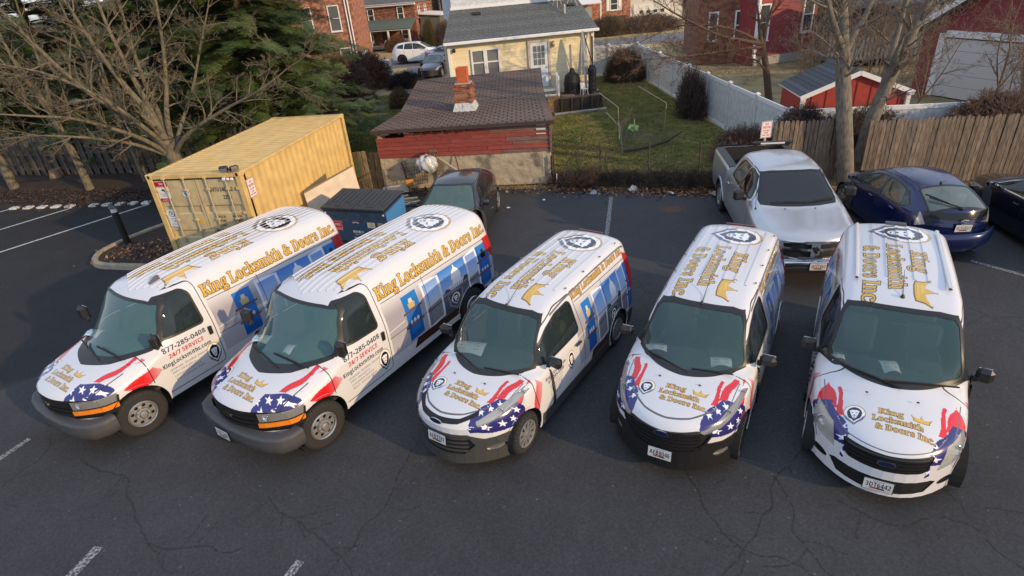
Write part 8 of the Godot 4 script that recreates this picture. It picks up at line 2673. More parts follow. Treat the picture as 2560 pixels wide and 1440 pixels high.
	# iron cover and oil patch
	var mc:=thing("drain_cover","rusty round drain cover sunk in the asphalt before the pickup","drain cover",V3(4.62,0.004,-14.95))
	part("cover",M.new().lathe(pts2([0.001,0.006,0.27,0.006,0.28,0.0]),24),rough_mat("rust",[[0.3,lin_c(0.05,0.03,0.022)],[0.7,lin_c(0.10,0.06,0.04)]],2.0,0.85,0.4,0.05,207),mc)
	part("ring",M.new().lathe(pts2([0.30,0.002,0.33,0.008,0.36,0.0]),24),mats["rust"],mc)
	# sheet of board leaning between container and dumpster
	var bd:=thing("board_sheet","large cream board sheet leaning on the container behind the dumpster","board",V3(-4.75,0.0,-15.75))
	var bx:=Basis(V3(0.80,0.0,-0.60).normalized(),V3(-0.12,1,0.0).normalized(),V3(0.60,0.1,0.80).normalized()).orthonormalized()
	part("panel",M.new().prism(pts2([-0.65,0.0,0.95,0.0,0.85,1.42,-0.7,1.05]),0,0.03,Transform3D(bx,V3(-0.1,0.2,0))),rough_mat("cream_board",[[0.3,lin_c(0.62,0.50,0.38)],[0.7,lin_c(0.72,0.60,0.47)]],0.6,0.8,0.0,0.03,208,false),bd)
	part("edge_strip",M.new().prism(pts2([-0.7,1.05,0.85,1.42,0.85,1.46,-0.7,1.09]),-0.006,0.036,Transform3D(bx,V3(-0.1,0.2,0))),mat("board_edge",lin_c(0.2,0.16,0.1),0.9),bd)
	# shopping cart loaded with junk
	var c:=thing("shopping_cart","rusty black shopping cart loaded with junk by the concrete wall","cart",V3(-2.75,0,-18.2),0.25)
	var wire: Material=mat("cart_wire",lin_c(0.03,0.028,0.026),0.5,0.5)
	var cw:=M.new()
	for i in 9:
		var x:=-0.3+i*0.075
		cw.span(V3(x,0.42,0.26),V3(x*1.1,0.98,0.30),0.008,0.008); cw.span(V3(x,0.42,-0.24),V3(x*1.1,0.98,-0.28),0.008,0.008); cw.span(V3(x,0.42,0.26),V3(x,0.42,-0.24),0.008,0.008)
	for k in 6:
		var y:=0.42+k*0.112; var g:=1.0+0.1*k/5.0
		for s in [[V3(-0.32,y,0.26),V3(0.32,y,0.26)],[V3(-0.32,y,-0.25),V3(0.32,y,-0.25)],[V3(-0.32,y,0.26),V3(-0.32,y,-0.25)],[V3(0.32,y,0.26),V3(0.32,y,-0.25)]]: cw.span(s[0]*V3(g,1,g),s[1]*V3(g,1,g),0.009,0.009)
	part("basket",cw,wire,c)
	var fr:=M.new()
	for s in [-1,1]:
		fr.span(V3(s*0.26,0.14,0.3),V3(s*0.26,0.14,-0.3),0.025,0.025); fr.span(V3(-0.3,0.14,s*0.24),V3(-0.36,1.02,s*0.27),0.025,0.025)
	fr.span(V3(-0.38,1.03,-0.28),V3(-0.38,1.03,0.28),0.03,0.03)
	part("frame",fr,wire,c)
	for sx in [-1,1]:
		for sz in [-1,1]: part("castor",M.new().lathe(pts2([0.02,0.02,0.06,0.02,0.06,-0.02,0.02,-0.02]),12,turned(V3(sx*0.26,0.06,sz*0.27),0,0,PI/2)),mat("rubber",lin_c(0.012,0.012,0.012),0.6),c)
	var b:=thing("junk_bag","clear plastic bag bundled on top of the shopping cart","bag",V3(-2.35,0.72,-18.2))
	var bm:=M.new()
	bm.sheet(func(a: float,e: float) -> Vector3:
		var th:=a*TAU; var ph:=e*PI
		var r:=1.0+0.10*sin(th*5.0+e*9.0)+0.07*sin(th*9.0 - e*13.0)
		return V3(cos(th)*sin(ph)*0.34*r,cos(ph)*0.27*r+0.25,-sin(th)*sin(ph)*0.26*r),32,14)
	bm.uv.clear()
	part("bag_skin",bm,rough_mat("clear_bag",[[0.3,lin_c(0.22,0.22,0.22)],[0.55,lin_c(0.42,0.42,0.42)],[0.8,lin_c(0.70,0.71,0.72)]],3.0,0.18,0.5,0.03,210,false,0.03),b)
	var j:=thing("tangled_straps","tangle of rusty brown straps on the cart beside the wall","junk",V3(-2.2,1.25,-18.3))
	var jm:=M.new()
	for k in 5: jm.add(ring_tube(V3(rng.randf_range(-0.15,0.15),rng.randf_range(-0.06,0.08),rng.randf_range(-0.1,0.1)),rng.randf_range(0.08,0.14),0.022,Basis.from_euler(V3(rng.randf()*3,rng.randf()*3,0)),14))
	part("straps",jm,mat("strap_brown",lin_c(0.16,0.09,0.06),0.8),j)
	var tool_:=thing("orange_tool_box","small orange tool box hanging on the shopping cart's front","box",V3(-2.95,0.4,-17.85),0.3)
	part("case",M.new().box(V3(0,0.12,0),V3(0.26,0.22,0.14),Basis(),0.03),mat("tool_orange",lin_c(0.50,0.20,0.03),0.5),tool_)
	part("grip",M.new().box(V3(0,0.25,0),V3(0.16,0.04,0.04),Basis(),0.015),mat("trim_black",lin_c(0.016,0.016,0.017),0.45),tool_)
	var wp:=thing("wooden_pole","pale wooden pole sloping from the cart down behind the grey sedan","pole",Vector3.ZERO)
	part("shaft",M.new().cyl(V3(-2.0,1.05,-18.5),V3(-1.15,0.55,-17.9),0.04,0.035,8),mat("bare_timber",lin_c(0.45,0.36,0.24),0.85),wp)
	var ip:=thing("iron_bar","thin rusty iron bar leaning upright on the concrete wall","bar",Vector3.ZERO)
	part("shaft",M.new().cyl(V3(-1.28,0.0,-18.15),V3(-1.45,1.12,-18.5),0.02,-1,6),mat("rusty_iron",lin_c(0.08,0.04,0.03),0.8),ip)
	var st:=thing("white_stake","short white stake at the foot of the old garage's right corner","stake",V3(1.72,0,-17.75))
	part("stake_post",M.new().cyl(Vector3.ZERO,V3(0.01,0.42,0),0.018,-1,6),mat("white_plastic",lin_c(0.75,0.75,0.75),0.4),st)
	# heap of timber scraps
	var cuts:=[["l-shaped grey timber offcut standing on the scrap heap",1],["pale plank lying lowest in the scrap heap",0],["pale plank laid across the scrap heap",0],["short pinkish plank on the scrap heap's right side",0],["yellow split plank lying apart nearest the sedan",0],["thin pale lath on top of the scrap heap",0]]
	var pos:=[V3(-3.55,0.02,-17.75),V3(-3.2,0.03,-17.4),V3(-3.1,0.09,-17.5),V3(-2.85,0.05,-17.2),V3(-2.55,0.03,-16.75),V3(-3.3,0.16,-17.55)]
	for k in cuts.size():
		var s:=thing("timber_scrap",cuts[k][0],"timber",pos[k],[0.2,0.35,-0.1,0.5,0.75,0.15][k],"timber scraps beside the dumpster")
		var tm: Material=grain("scrap_%d" % (k % 3),[lin_c(0.32,0.27,0.2),lin_c(0.42,0.31,0.2),lin_c(0.48,0.38,0.2)][k % 3],[lin_c(0.42,0.36,0.28),lin_c(0.54,0.42,0.3),lin_c(0.6,0.5,0.28)][k % 3],[lin_c(0.5,0.44,0.36),lin_c(0.6,0.48,0.36),lin_c(0.66,0.56,0.34)][k % 3],V3(0.8,6,6),0.85,211+k % 3)
		if cuts[k][1]==1:
			part("plank",M.new().box(V3(0.25,0.30,-0.1),V3(0.75,0.26,0.05),Basis(Vector3.RIGHT,-0.5),0.006),tm,s)
			part("plank",M.new().box(V3(-0.2,0.2,0.1),V3(0.07,0.12,0.8),Basis(Vector3.RIGHT,0.35),0.006),tm,s)
		else: part("plank",M.new().box(V3(0,0.03,0),V3([0,0.75,0.8,0.5,0.7,0.6][k],0.045,[0,0.13,0.1,0.12,0.09,0.04][k]),Basis(Vector3.FORWARD,0.05*sin(k*2.0)),0.006),tm,s)
	# no-parking sign on the stockade
	var ns:=thing("parking_sign","white no-parking sign on a post above the pickup's bed","sign",V3(7.45,0,-15.95),0.1)
	part("post",M.new().box(V3(0,0.9,-0.02),V3(0.05,1.8,0.03)),mat("zinc",lin_c(0.55,0.52,0.43),0.45,0.5),ns)
	sign_panel("sign_plate",ns,0.31,0.46,turned(V3(0,1.72,0.0)),no_parking)
	# black box across the pickup's bed, grill of the neighbours' air conditioner
	var tb:=thing("tool_rack","long black bar with a white strip lying on the pickup's tailgate","rack",V3(6.453,0,-12.823),deg_to_rad(-9.57))
	part("rack_body",M.new().box(V3(0.53,1.47,-2.79),V3(1.0,0.08,0.12),Basis(),0.02),mat("trim_black",lin_c(0.016,0.016,0.017),0.45),tb)
	part("rack_strip",M.new().box(V3(0.53,1.475,-2.726),V3(0.62,0.04,0.012)),mat("white_plastic",lin_c(0.75,0.75,0.75),0.4),tb)
	for s in [0.1,0.95]: part("rack_leg",M.new().box(V3(s,1.42,-2.79),V3(0.05,0.06,0.1)),mat("trim_black",lin_c(0.016,0.016,0.017),0.45),tb)
	var ac:=thing("air_conditioner","square white air conditioner unit beyond the left hedge","air conditioner",V3(-7.9,0.35,-45.0),0.3)
	part("casing",M.new().box(V3(0,0.5,0),V3(1.1,1.0,0.9),Basis(),0.04),mat("ac_white",lin_c(0.62,0.62,0.60),0.5),ac)
	for k in 7: part("louvre",M.new().box(V3(0,0.16+k*0.11,0.455),V3(0.9,0.05,0.02)),mat("ac_grey",lin_c(0.4,0.4,0.4),0.6),ac)
	part("plinth",M.new().box(V3(0,-0.15,0),V3(1.2,0.3,1.0)),mat("foundation",lin_c(0.3,0.29,0.27),0.9),ac)


func papers() -> void:
	# sheets of paper on the dashboards, seen through the windscreens
	var white: Material=mat("paper",lin_c(0.66,0.80,0.78),0.8)
	var vans:=[[V3(-5.73,0,-9.59),-33.4,1.22,1.70,"first van"],[V3(-2.636,0,-8.909),-34.5,1.22,1.70,"second van"],[V3(0.217,0,-7.983),-35.8,1.045,1.1,"third van"],[V3(3.0,0,-7.58),-31.8,1.045,1.1,"fourth van"],[V3(5.32,0,-6.76),-30.06,1.14,1.02,"fifth van"]]
	var sheets_:=[[[-0.66,0.02,0.3,0.22]],[[-0.62,0.02,0.3,0.22],[0.05,0.02,0.15,0.24]],[[-0.42,0.05,0.46,0.34]],[[0.42,0.02,0.28,0.22],[-0.5,0.04,0.3,0.16]],[[-0.02,0.04,0.2,0.26],[-0.62,0.0,0.16,0.12]]]
	for i in 5:
		var xf:=Transform3D(Basis(Vector3.UP,deg_to_rad(vans[i][1])),vans[i][0])
		for k in sheets_[i].size():
			var s: Array=sheets_[i][k]
			var o:=thing("paper","paper sheet on the dashboard of the " + vans[i][4]+(", passenger side" if s[0] < -0.3 else ", driver side" if s[0] > 0.3 else ", in the middle"),"paper",xf*V3(s[0],vans[i][2]+0.02,vans[i][3] - 0.08),deg_to_rad(vans[i][1])+0.3)
			var m:=M.new()
			m.sheet(func(a: float,b: float) -> Vector3: return V3((b - 0.5)*s[2],0.012+0.05*sin(b*3.0)*a+0.02*sin(a*5.0),(a - 0.5)*s[3]),6,8)
			m.uv.clear()
			part("sheet",m,white,o)
			for q in 3: part("print_line",M.new().box(V3(0,0.055 - q*0.008,-s[3]*0.25+q*s[3]*0.2),V3(s[2]*0.7,0.002,0.012)),mat("print_grey",lin_c(0.3,0.36,0.36),0.8),o)


func litter() -> void:
	# leaves and rubbish along the foot of the hedge, mulch chips, grass tufts
	var lf:=leaf_mesh()
	var xs:=[]; var cs:=[]
	var bank:=[[V3(1.7,0,-17.75),V3(7.4,0,-15.75),0.75,3600],[V3(1.8,0.05,-18.3),V3(7.4,0.05,-16.4),0.7,2600],[V3(-20,0.1,-22.6),V3(-12.5,0.08,-20.7),1.6,3000],[V3(-4,0,-18.6),V3(1.4,0,-17.6),0.7,500],[V3(-11.0,0.075,-15.2),V3(-8.6,0.075,-15.2),0.9,420],[V3(6.5,0,-15.8),V3(15,0,-14.3),0.5,500]]
	for b in bank:
		for i in b[3]:
			var p: Vector3=b[0].lerp(b[1],rng.randf())
			p+=V3(rng.randfn(0,0.4)*b[2],rng.randf_range(0.005,0.04),rng.randfn(0,0.45)*b[2])
			xs.append(Transform3D(Basis.from_euler(V3(rng.randf_range(-0.7,0.7),rng.randf()*TAU,rng.randf_range(-0.7,0.7))).scaled(Vector3.ONE*rng.randf_range(0.05,0.12)),p))
			var t:=rng.randf()
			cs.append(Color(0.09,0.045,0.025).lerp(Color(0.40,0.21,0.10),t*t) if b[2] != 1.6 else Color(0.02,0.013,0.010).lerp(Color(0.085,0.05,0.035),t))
	scatter("fallen_leaves",lf,xs,cs,tinted("leaf_tint",0.8),self)
	# brush: brambles along the front of the lawn
	var tw:=twig_mesh(61,6)
	xs=[]; cs=[]
	for i in 560:
		var p:=V3(1.75,0,-17.95).lerp(V3(7.7,0,-16.1),rng.randf())+V3(0,0,rng.randfn(0,0.22))
		var sc:=rng.randf_range(0.3,0.75)
		xs.append(Transform3D(Basis.from_euler(V3(rng.randf_range(-0.9,0.9),rng.randf()*TAU,rng.randf_range(-0.9,0.9))).scaled(V3(sc,sc*rng.randf_range(0.6,1.1),sc)),p))
		cs.append(Color(0.028,0.02,0.016).lerp(Color(0.12,0.085,0.06),rng.randf()))
	scatter("bramble_brush",tw,xs,cs,tinted("twig_tint",0.9),self)
	# grass blades on the near lawn
	var gm:=M.new()
	for k in 7:
		var a:=k*0.9
		var d:=V3(cos(a),0,sin(a))
		var s:=V3(-d.z,0,d.x)*0.012
		var r:=d*0.03
		gm.tri(r - s,r+s,r+d*0.05+V3(0,0.055+0.012*(k % 3),0))
	xs=[]; cs=[]
	var nz:=noise(0.25,7,3)
	for i in 60000:
		var p:=V3(rng.randf_range(-9.5,8.8),0.015,-17.8 - pow(rng.randf(),1.3)*20.0)
		if p.x < 1.9 and p.x > -4.2 and p.z > -28.5: continue
		if p.z > -17.0 - (8.8 - p.x)*0.27: continue
		if p.x < -4.2 and p.z > -21.5: continue
		if p.z < -28.7 and p.x > -2.2 and p.x < 5.2: continue
		var t:=clampf(0.5+nz.get_noise_2d(p.x*4,p.z*4)*1.3+rng.randf_range(-0.3,0.3),0,1)
		xs.append(Transform3D(Basis(Vector3.UP,rng.randf()*TAU).scaled(Vector3.ONE*rng.randf_range(0.6,1.4)),p))
		cs.append(Color(0.15,0.17,0.035).lerp(Color(0.26,0.23,0.075),t))
	scatter("grass_blades",gm.mesh(),xs,cs,tinted("grass_tint",0.8,Color(0.1,0.12,0.03)),self)
	# single bits of rubbish
	var bits:=[["crushed white carton in the leaves under the hedge",V3(3.95,0.03,-16.75),V3(0.3,0.16,0.2),lin_c(0.6,0.55,0.5)],["flat white wrapper near the parking line",V3(4.95,0.02,-16.2),V3(0.22,0.03,0.12),lin_c(0.65,0.72,0.7)],["grey slab of concrete among the leaves at the hedge's left",V3(2.75,0.02,-16.85),V3(0.38,0.08,0.2),lin_c(0.3,0.3,0.29)],["grey broken block in the leaves near the pickup",V3(6.1,0.03,-15.75),V3(0.3,0.1,0.2),lin_c(0.28,0.27,0.26)],["scrap of white paper on the asphalt by the lawn corner",V3(1.2,0.012,-16.6),V3(0.12,0.015,0.08),lin_c(0.7,0.7,0.68)],["pale scrap lying on the asphalt near the painted line",V3(0.1,0.012,-16.2),V3(0.1,0.02,0.1),lin_c(0.65,0.65,0.63)]]
	for b in bits:
		var o:=thing("litter_piece",b[0],"litter",b[1],rng.randf()*3.0)
		var m:=M.new()
		var s: Vector3=b[2]
		m.sheet(func(a: float,e: float) -> Vector3: return V3((e - 0.5)*s.x,s.y*(0.25+0.75*absf(sin(a*7.0+e*5.0)))*sin(a*PI)*sin(e*PI)+0.004,(a - 0.5)*s.z),8,8)
		m.uv.clear()
		part("scrap",m,mat("litter_" + b[0].left(12),b[3],0.7),o)


func greenery() -> void:
	var bark: Material=grain("bark_pale",lin_c(0.085,0.07,0.048),lin_c(0.145,0.122,0.08),lin_c(0.21,0.18,0.125),V3(3,0.7,3),0.92,220,1.0)
	var twig: Material=mat("twig_pale",lin_c(0.16,0.13,0.09),0.9)
	var trunk: Material=grain("bark_grey",lin_c(0.075,0.066,0.052),lin_c(0.14,0.125,0.098),lin_c(0.23,0.205,0.165),V3(4,0.6,4),0.92,221,1.0)
	var twig2: Material=mat("twig_brown",lin_c(0.17,0.12,0.085),0.9)
	# the big spreading tree behind the container
	bare_tree("bare_tree","wide bare tree with many pale forked limbs behind the container",[
		[0.30,0.22,V3(-10.95,0,-19.95),V3(-11.0,0.9,-19.92),V3(-11.1,1.7,-19.9)],
		[0.15,0.025,V3(-11.1,1.6,-19.9),V3(-11.44,2.46,-19.6),V3(-12.46,4.12,-18.8),V3(-12.94,5.55,-18.2),V3(-13.3,6.8,-17.8)],
		[0.16,0.03,V3(-11.1,1.7,-19.9),V3(-11.22,2.79,-19.8),V3(-11.7,4.11,-19.6),V3(-11.93,5.5,-19.2),V3(-12.16,7.0,-19.0)],
		[0.14,0.03,V3(-11.1,1.7,-19.9),V3(-11.25,2.62,-20.0),V3(-11.63,4.14,-20.2),V3(-11.93,5.58,-20.4),V3(-12.0,7.0,-20.5)],
		[0.12,0.03,V3(-11.1,1.7,-20.0),V3(-11.19,2.7,-20.2),V3(-11.53,3.76,-20.6),V3(-11.73,5.16,-21.0),V3(-11.7,6.8,-21.2)],
		[0.12,0.03,V3(-11.0,1.7,-19.95),V3(-10.96,2.7,-20.1),V3(-10.66,3.92,-20.3),V3(-10.4,5.1,-20.4),V3(-10.08,6.8,-20.4)],
		[0.09,0.015,V3(-11.0,1.6,-19.9),V3(-10.18,2.29,-19.6),V3(-8.61,3.0,-19.2),V3(-7.16,3.56,-18.8),V3(-6.09,4.13,-18.6)],
		[0.09,0.02,V3(-11.0,1.7,-20.0),V3(-10.74,2.37,-20.3),V3(-10.2,3.42,-20.8),V3(-9.57,4.73,-21.0),V3(-8.93,5.88,-21.0)],
		[0.10,0.015,V3(-11.15,1.6,-19.85),V3(-11.65,2.33,-19.4),V3(-12.75,3.18,-18.6),V3(-13.66,3.5,-18.0),V3(-14.44,3.71,-17.6)],
		[0.10,0.02,V3(-11.1,1.65,-19.85),V3(-11.28,2.41,-19.5),V3(-11.76,3.61,-18.7),V3(-12.59,4.54,-18.0),V3(-13.41,5.0,-17.4)],
		[0.08,0.012,V3(-11.1,1.55,-19.85),V3(-12.04,2.15,-19.5),V3(-12.88,2.59,-18.8),V3(-13.92,2.87,-18.3),V3(-14.91,2.91,-18.0)]],bark,twig,0,0.015,1.35,0.42)
	# young trunks on the mulch bank
	for t in [[V3(-19.4,0,-23.0),0.19,"bare trunk at the far left of the mulch bank",-0.9],[V3(-15.75,0,-21.95),0.16,"straight bare trunk in the middle of the mulch bank",-0.5],[V3(-13.7,0,-22.2),0.12,"thin bare trunk on the mulch bank nearest the container",-0.3]]:
		bare_tree("bare_tree",t[2],[[t[1],t[1]*0.7,t[0],t[0]+V3(-0.05,1.5,0),t[0]+V3(t[3]*0.3,3.2,0.1)],[t[1]*0.6,0.03,t[0]+V3(t[3]*0.25,2.9,0.1),t[0]+V3(t[3]*0.8,4.6,0.3),t[0]+V3(t[3],6.8,0.4)],[t[1]*0.5,0.03,t[0]+V3(t[3]*0.25,3.0,0.1),t[0]+V3(-t[3],4.4,0.5),t[0]+V3(-t[3]*1.6,6.3,0.8)]],bark,twig,0,0.02,1.2,0.5,0.3)
	var stump:=thing("tree_stump","pale cut stump by the dark board fence","stump",V3(-18.1,0.05,-23.7))
	part("wood",M.new().lathe(pts2([0.001,0.52,0.2,0.53,0.25,0.3,0.32,0.0]),14),mat("stump_wood",lin_c(0.24,0.16,0.09),0.9),stump)
	# twin trunks at the stockade
	bare_tree("bare_tree","tall grey trunk forking above the stockade fence behind the pickup",[
		[0.24,0.17,V3(9.88,0,-15.75),V3(9.65,1.27,-15.8),V3(9.34,2.89,-15.9),V3(9.25,3.6,-15.95)],
		[0.16,0.10,V3(9.25,3.55,-15.95),V3(9.09,4.4,-16.0),V3(8.9,5.6,-16.1),V3(8.8,7.0,-16.2)],
		[0.09,0.05,V3(9.25,3.59,-15.95),V3(8.67,4.4,-15.7),V3(8.15,5.4,-15.5),V3(7.8,6.5,-15.4)],
		[0.10,0.05,V3(9.3,3.5,-15.95),V3(9.6,4.0,-16.2),V3(9.97,4.6,-16.4),V3(10.32,6.0,-16.8)]],trunk,twig2,0,0.0,1.4,0.5)
	bare_tree("bare_tree","leaning grey trunk with vines, right of the forked trunk at the stockade",[
		[0.25,0.17,V3(10.5,0,-16.25),V3(10.53,1.43,-16.2),V3(10.66,2.45,-16.12)],
		[0.16,0.10,V3(10.66,2.4,-16.1),V3(10.94,3.74,-16.0),V3(11.21,4.84,-15.9),V3(11.5,6.5,-15.8)],
		[0.10,0.06,V3(10.62,2.2,-16.15),V3(10.97,3.17,-16.6),V3(11.3,4.23,-17.0),V3(11.6,6.0,-17.3)],
		[0.07,0.03,V3(11.07,4.06,-16.0),V3(11.2,4.6,-15.6),V3(11.7,5.2,-15.2),V3(12.6,5.9,-15.0)]],trunk,twig2,0,0.0,1.4,0.45)
	# garden tree with long low limbs over the vinyl fence
	bare_tree("bare_tree","crooked bare garden tree reaching low limbs over the white fence",[
		[0.17,0.12,V3(12.56,0,-27),V3(12.2,1.6,-27),V3(11.91,2.52,-27)],
		[0.10,0.02,V3(11.91,2.52,-27),V3(10.71,2.83,-26.5),V3(9.64,3.12,-26),V3(7.69,4.07,-25.3),V3(6.62,4.68,-25)],
		[0.10,0.03,V3(12.0,2.2,-27),V3(12.1,3.14,-27.2),V3(12.43,4.2,-27.4),V3(12.9,5.6,-27.5)],
		[0.07,0.015,V3(11.95,2.4,-27),V3(10.21,2.52,-26),V3(8.02,2.58,-25),V3(5.85,2.7,-24.2)],
		[0.07,0.015,V3(11.85,2.6,-27),V3(10.14,3.35,-26.5),V3(7.92,3.64,-26),V3(5.96,3.16,-25.4)],
		[0.05,0.015,V3(12.2,1.4,-27),V3(11.6,1.9,-26.6),V3(10.8,2.2,-26.2),V3(9.9,2.5,-25.9)]],mat("bark_brown",lin_c(0.10,0.065,0.045),0.92),mat("twig_red",lin_c(0.16,0.095,0.065),0.9),0,0.01,1.5,0.35)
	# tangle of saplings behind the stockade
	for t in [[V3(13.2,0,-20.4),1.7],[V3(15.2,0,-21.0),2.0],[V3(16.4,0,-18.2),1.6],[V3(11.8,0,-22.4),2.2],[V3(18.0,0,-21.0),2.4],[V3(14.0,0,-26.0),2.6],[V3(16.8,0,-29.0),3.0],[V3(19.5,0,-31.0),3.0]]:
		var idx:=int(t[0].x*10)
		bare_tree("sapling",["thin many-stemmed sapling tangle before the white garage door","twiggy sapling between the red shed and the garage","low twiggy sapling just behind the stockade fence","sapling with pale twigs beside the red shed's ridge","sapling leaning over the garage's white door frame","twiggy sapling behind the red shed towards the red house","tall thin sapling before the dark porch","tall thin sapling right of the dark porch"][[132,152,164,118,180,140,168,195].find(int(round(t[0].x*10)))],[
			[0.05,0.03,t[0],t[0]+V3(0.1,t[1]*0.5,0),t[0]+V3(0.0,t[1],0.1)],
			[0.035,0.01,t[0]+V3(0.06,t[1]*0.4,0),t[0]+V3(0.5,t[1]*0.9,0.2),t[0]+V3(0.9,t[1]*1.5,0.3)],
			[0.035,0.01,t[0]+V3(0.06,t[1]*0.5,0),t[0]+V3(-0.4,t[1]*1.0,0.1),t[0]+V3(-0.7,t[1]*1.7,0.4)],
			[0.03,0.01,t[0]+V3(0.0,t[1],0.1),t[0]+V3(0.1,t[1]*1.4,-0.2),t[0]+V3(0.2,t[1]*1.9,-0.1)]],twig2,twig2,1,0.0,1.2,0.3,0.1)
	# conifers behind the board fence
	var spray:=spray_mesh()
	conifer("dark conifer with boughs drooping over the container's far end",V3(-9.3,0,-24.2),13.0,4.1,1.3,300,11,spray,1.0)
	conifer("dense dark conifer behind the middle of the board fence",V3(-14.2,0,-26.5),14.0,4.4,1.2,300,12,spray,0.9)
	conifer("shadowy conifer behind the fence at the far left",V3(-19.6,0,-27.8),14.0,4.6,1.2,280,13,spray,0.85)
	conifer("yellowish green conifer nearest the orange brick house",V3(-12.2,0,-31.0),13.0,4.2,1.4,260,14,spray,1.15)
	conifer("far conifer showing through the big tree's limbs",V3(-25.2,0,-30.0),14.0,4.6,1.0,240,15,spray,0.9)
	# shrubs
	var tw:=twig_mesh(71,5)
	shrub("round russet shrub by the lawn's left edge, in front",V3(-7.1,0,-33.7),V3(0.55,1.25,0.55),260,Color(0.10,0.045,0.035),Color(0.2,0.09,0.07),tw,"shrub",900)
	shrub("round tan clipped shrub near the old garage roof",V3(-5.25,0,-33.4),V3(0.62,1.0,0.62),260,Color(0.11,0.07,0.035),Color(0.2,0.13,0.07),tw,"shrub",900)
	shrub("tall tangled brown hedge behind the conifer",V3(-9.4,0,-37.5),V3(1.9,2.4,1.5),420,Color(0.08,0.045,0.035),Color(0.17,0.10,0.075),tw,"hedge",1200)
	shrub("brown wild hedge along the driveway beyond the lawn",V3(-8.9,0,-42.0),V3(2.0,2.2,1.4),380,Color(0.08,0.04,0.03),Color(0.16,0.085,0.06),tw,"hedge",900)
	shrub("low almost black shrub beside the parked dark car",V3(-5.85,0,-40.6),V3(1.25,0.9,0.9),300,Color(0.02,0.015,0.014),Color(0.05,0.035,0.03),tw,"shrub",900)
	shrub("round dense brown shrub at the end of the white fence",V3(7.7,0,-35.6),V3(1.15,1.6,1.1),420,Color(0.05,0.035,0.022),Color(0.13,0.09,0.055),tw,"shrub",0)
	shrub("leafless bush climbing the white fence near the bed",V3(8.35,0,-25.3),V3(0.6,1.9,1.0),240,Color(0.05,0.035,0.03),Color(0.12,0.085,0.07),tw,"shrub",0)
	shrub("reddish bramble bush at the corner behind the pickup",V3(7.9,0,-18.4),V3(1.0,1.1,0.9),260,Color(0.09,0.05,0.04),Color(0.2,0.12,0.09),tw,"shrub",500)
	shrub("dark vine clump on top of the fence corner",V3(9.1,1.0,-17.3),V3(0.8,0.95,0.3),130,Color(0.03,0.025,0.03),Color(0.08,0.06,0.06),tw,"vine",260)
	shrub("dark vine along the white fence behind the trunks",V3(10.6,0.8,-16.8),V3(1.5,1.0,0.25),150,Color(0.03,0.025,0.03),Color(0.08,0.06,0.06),tw,"vine",260)
	shrub("wiry bush with dead leaves over the stockade's far end",V3(14.2,0.9,-16.2),V3(1.6,1.2,0.5),170,Color(0.06,0.04,0.035),Color(0.15,0.09,0.07),tw,"vine",200)
	shrub("orange brown shrub before the far porch",V3(-9.6,0,-65.2),V3(1.4,1.4,0.9),160,Color(0.09,0.045,0.025),Color(0.18,0.1,0.06),tw,"shrub",500)
	shrub("pointed olive evergreen beside the far brick house",V3(-6.3,0,-66.5),V3(0.7,2.6,0.7),220,Color(0.06,0.05,0.02),Color(0.12,0.1,0.04),tw,"shrub",1200)
	shrub("wide grey brown hedge behind the white car",V3(-4.6,0,-67.0),V3(1.3,2.2,1.0),220,Color(0.07,0.045,0.04),Color(0.14,0.095,0.08),tw,"hedge",500)
	shrub("scrubby hedge in front of the far orange house",V3(11.5,0,-62.0),V3(2.0,1.6,1.0),260,Color(0.05,0.04,0.025),Color(0.14,0.1,0.06),tw,"hedge",300)
	shrub("low brown hedge in front of the pale far garage",V3(15.8,0,-62.5),V3(3.2,1.5,1.0),300,Color(0.05,0.04,0.03),Color(0.14,0.1,0.075),tw,"hedge",300)
	# dead stems sticking up from the lawn edge
	for t in [[V3(2.6,0,-18.2),1.5,"crooked dark stem rising at the lawn's front left"],[V3(3.5,0,-18.0),1.4,"forked dark stem in the middle of the lawn's front edge"],[V3(2.1,0,-17.6),1.0,"pale dead stem beside the white stake"]]:
		bare_tree("dead_stem",t[2],[[0.03,0.015,t[0],t[0]+V3(-0.15,t[1]*0.5,-0.1),t[0]+V3(0.15,t[1],-0.2)],[0.02,0.008,t[0]+V3(-0.1,t[1]*0.5,-0.1),t[0]+V3(0.35,t[1]*0.7,-0.1),t[0]+V3(0.6,t[1]*1.1,-0.3)]],mat("bark_dark",lin_c(0.06,0.05,0.04),0.95),mat("bark_dark",lin_c(0.06,0.05,0.04),0.95),2,0.0,0.5,0.4)
	# bare wood far behind: separate trunks
	var proto: Node3D=null
	var r2:=RandomNumberGenerator.new()
	r2.seed=99
	for i in 46:
		var at:=V3(-12+r2.randf()*14.0,0,-80 - r2.randf()*22.0)
		if i > 28: at=V3(8+r2.randf()*26,0,-84 - r2.randf()*16)
		if proto==null:
			proto=bare_tree("forest_tree","slender bare trunk in the wood behind the far houses",[[0.2,0.14,at,at+V3(0.1,4,0),at+V3(0,9,0)],[0.09,0.03,at+V3(0,5,0),at+V3(1.2,7.5,0.5),at+V3(1.6,10,0.5)],[0.09,0.03,at+V3(0,6,0),at+V3(-1.2,8,0.5),at+V3(-1.8,11,0.5)]],mat("bark_far",lin_c(0.15,0.12,0.095),0.95),mat("twig_far",lin_c(0.10,0.08,0.065),0.95),0,0.0,2.2,0.7,0.2)
			proto.set_meta("group","bare trunks of the far wood")
		else:
			dup(proto,at,r2.randf()*TAU)
	# the mass of undergrowth in the wood
	var xs:=[]; var cs:=[]
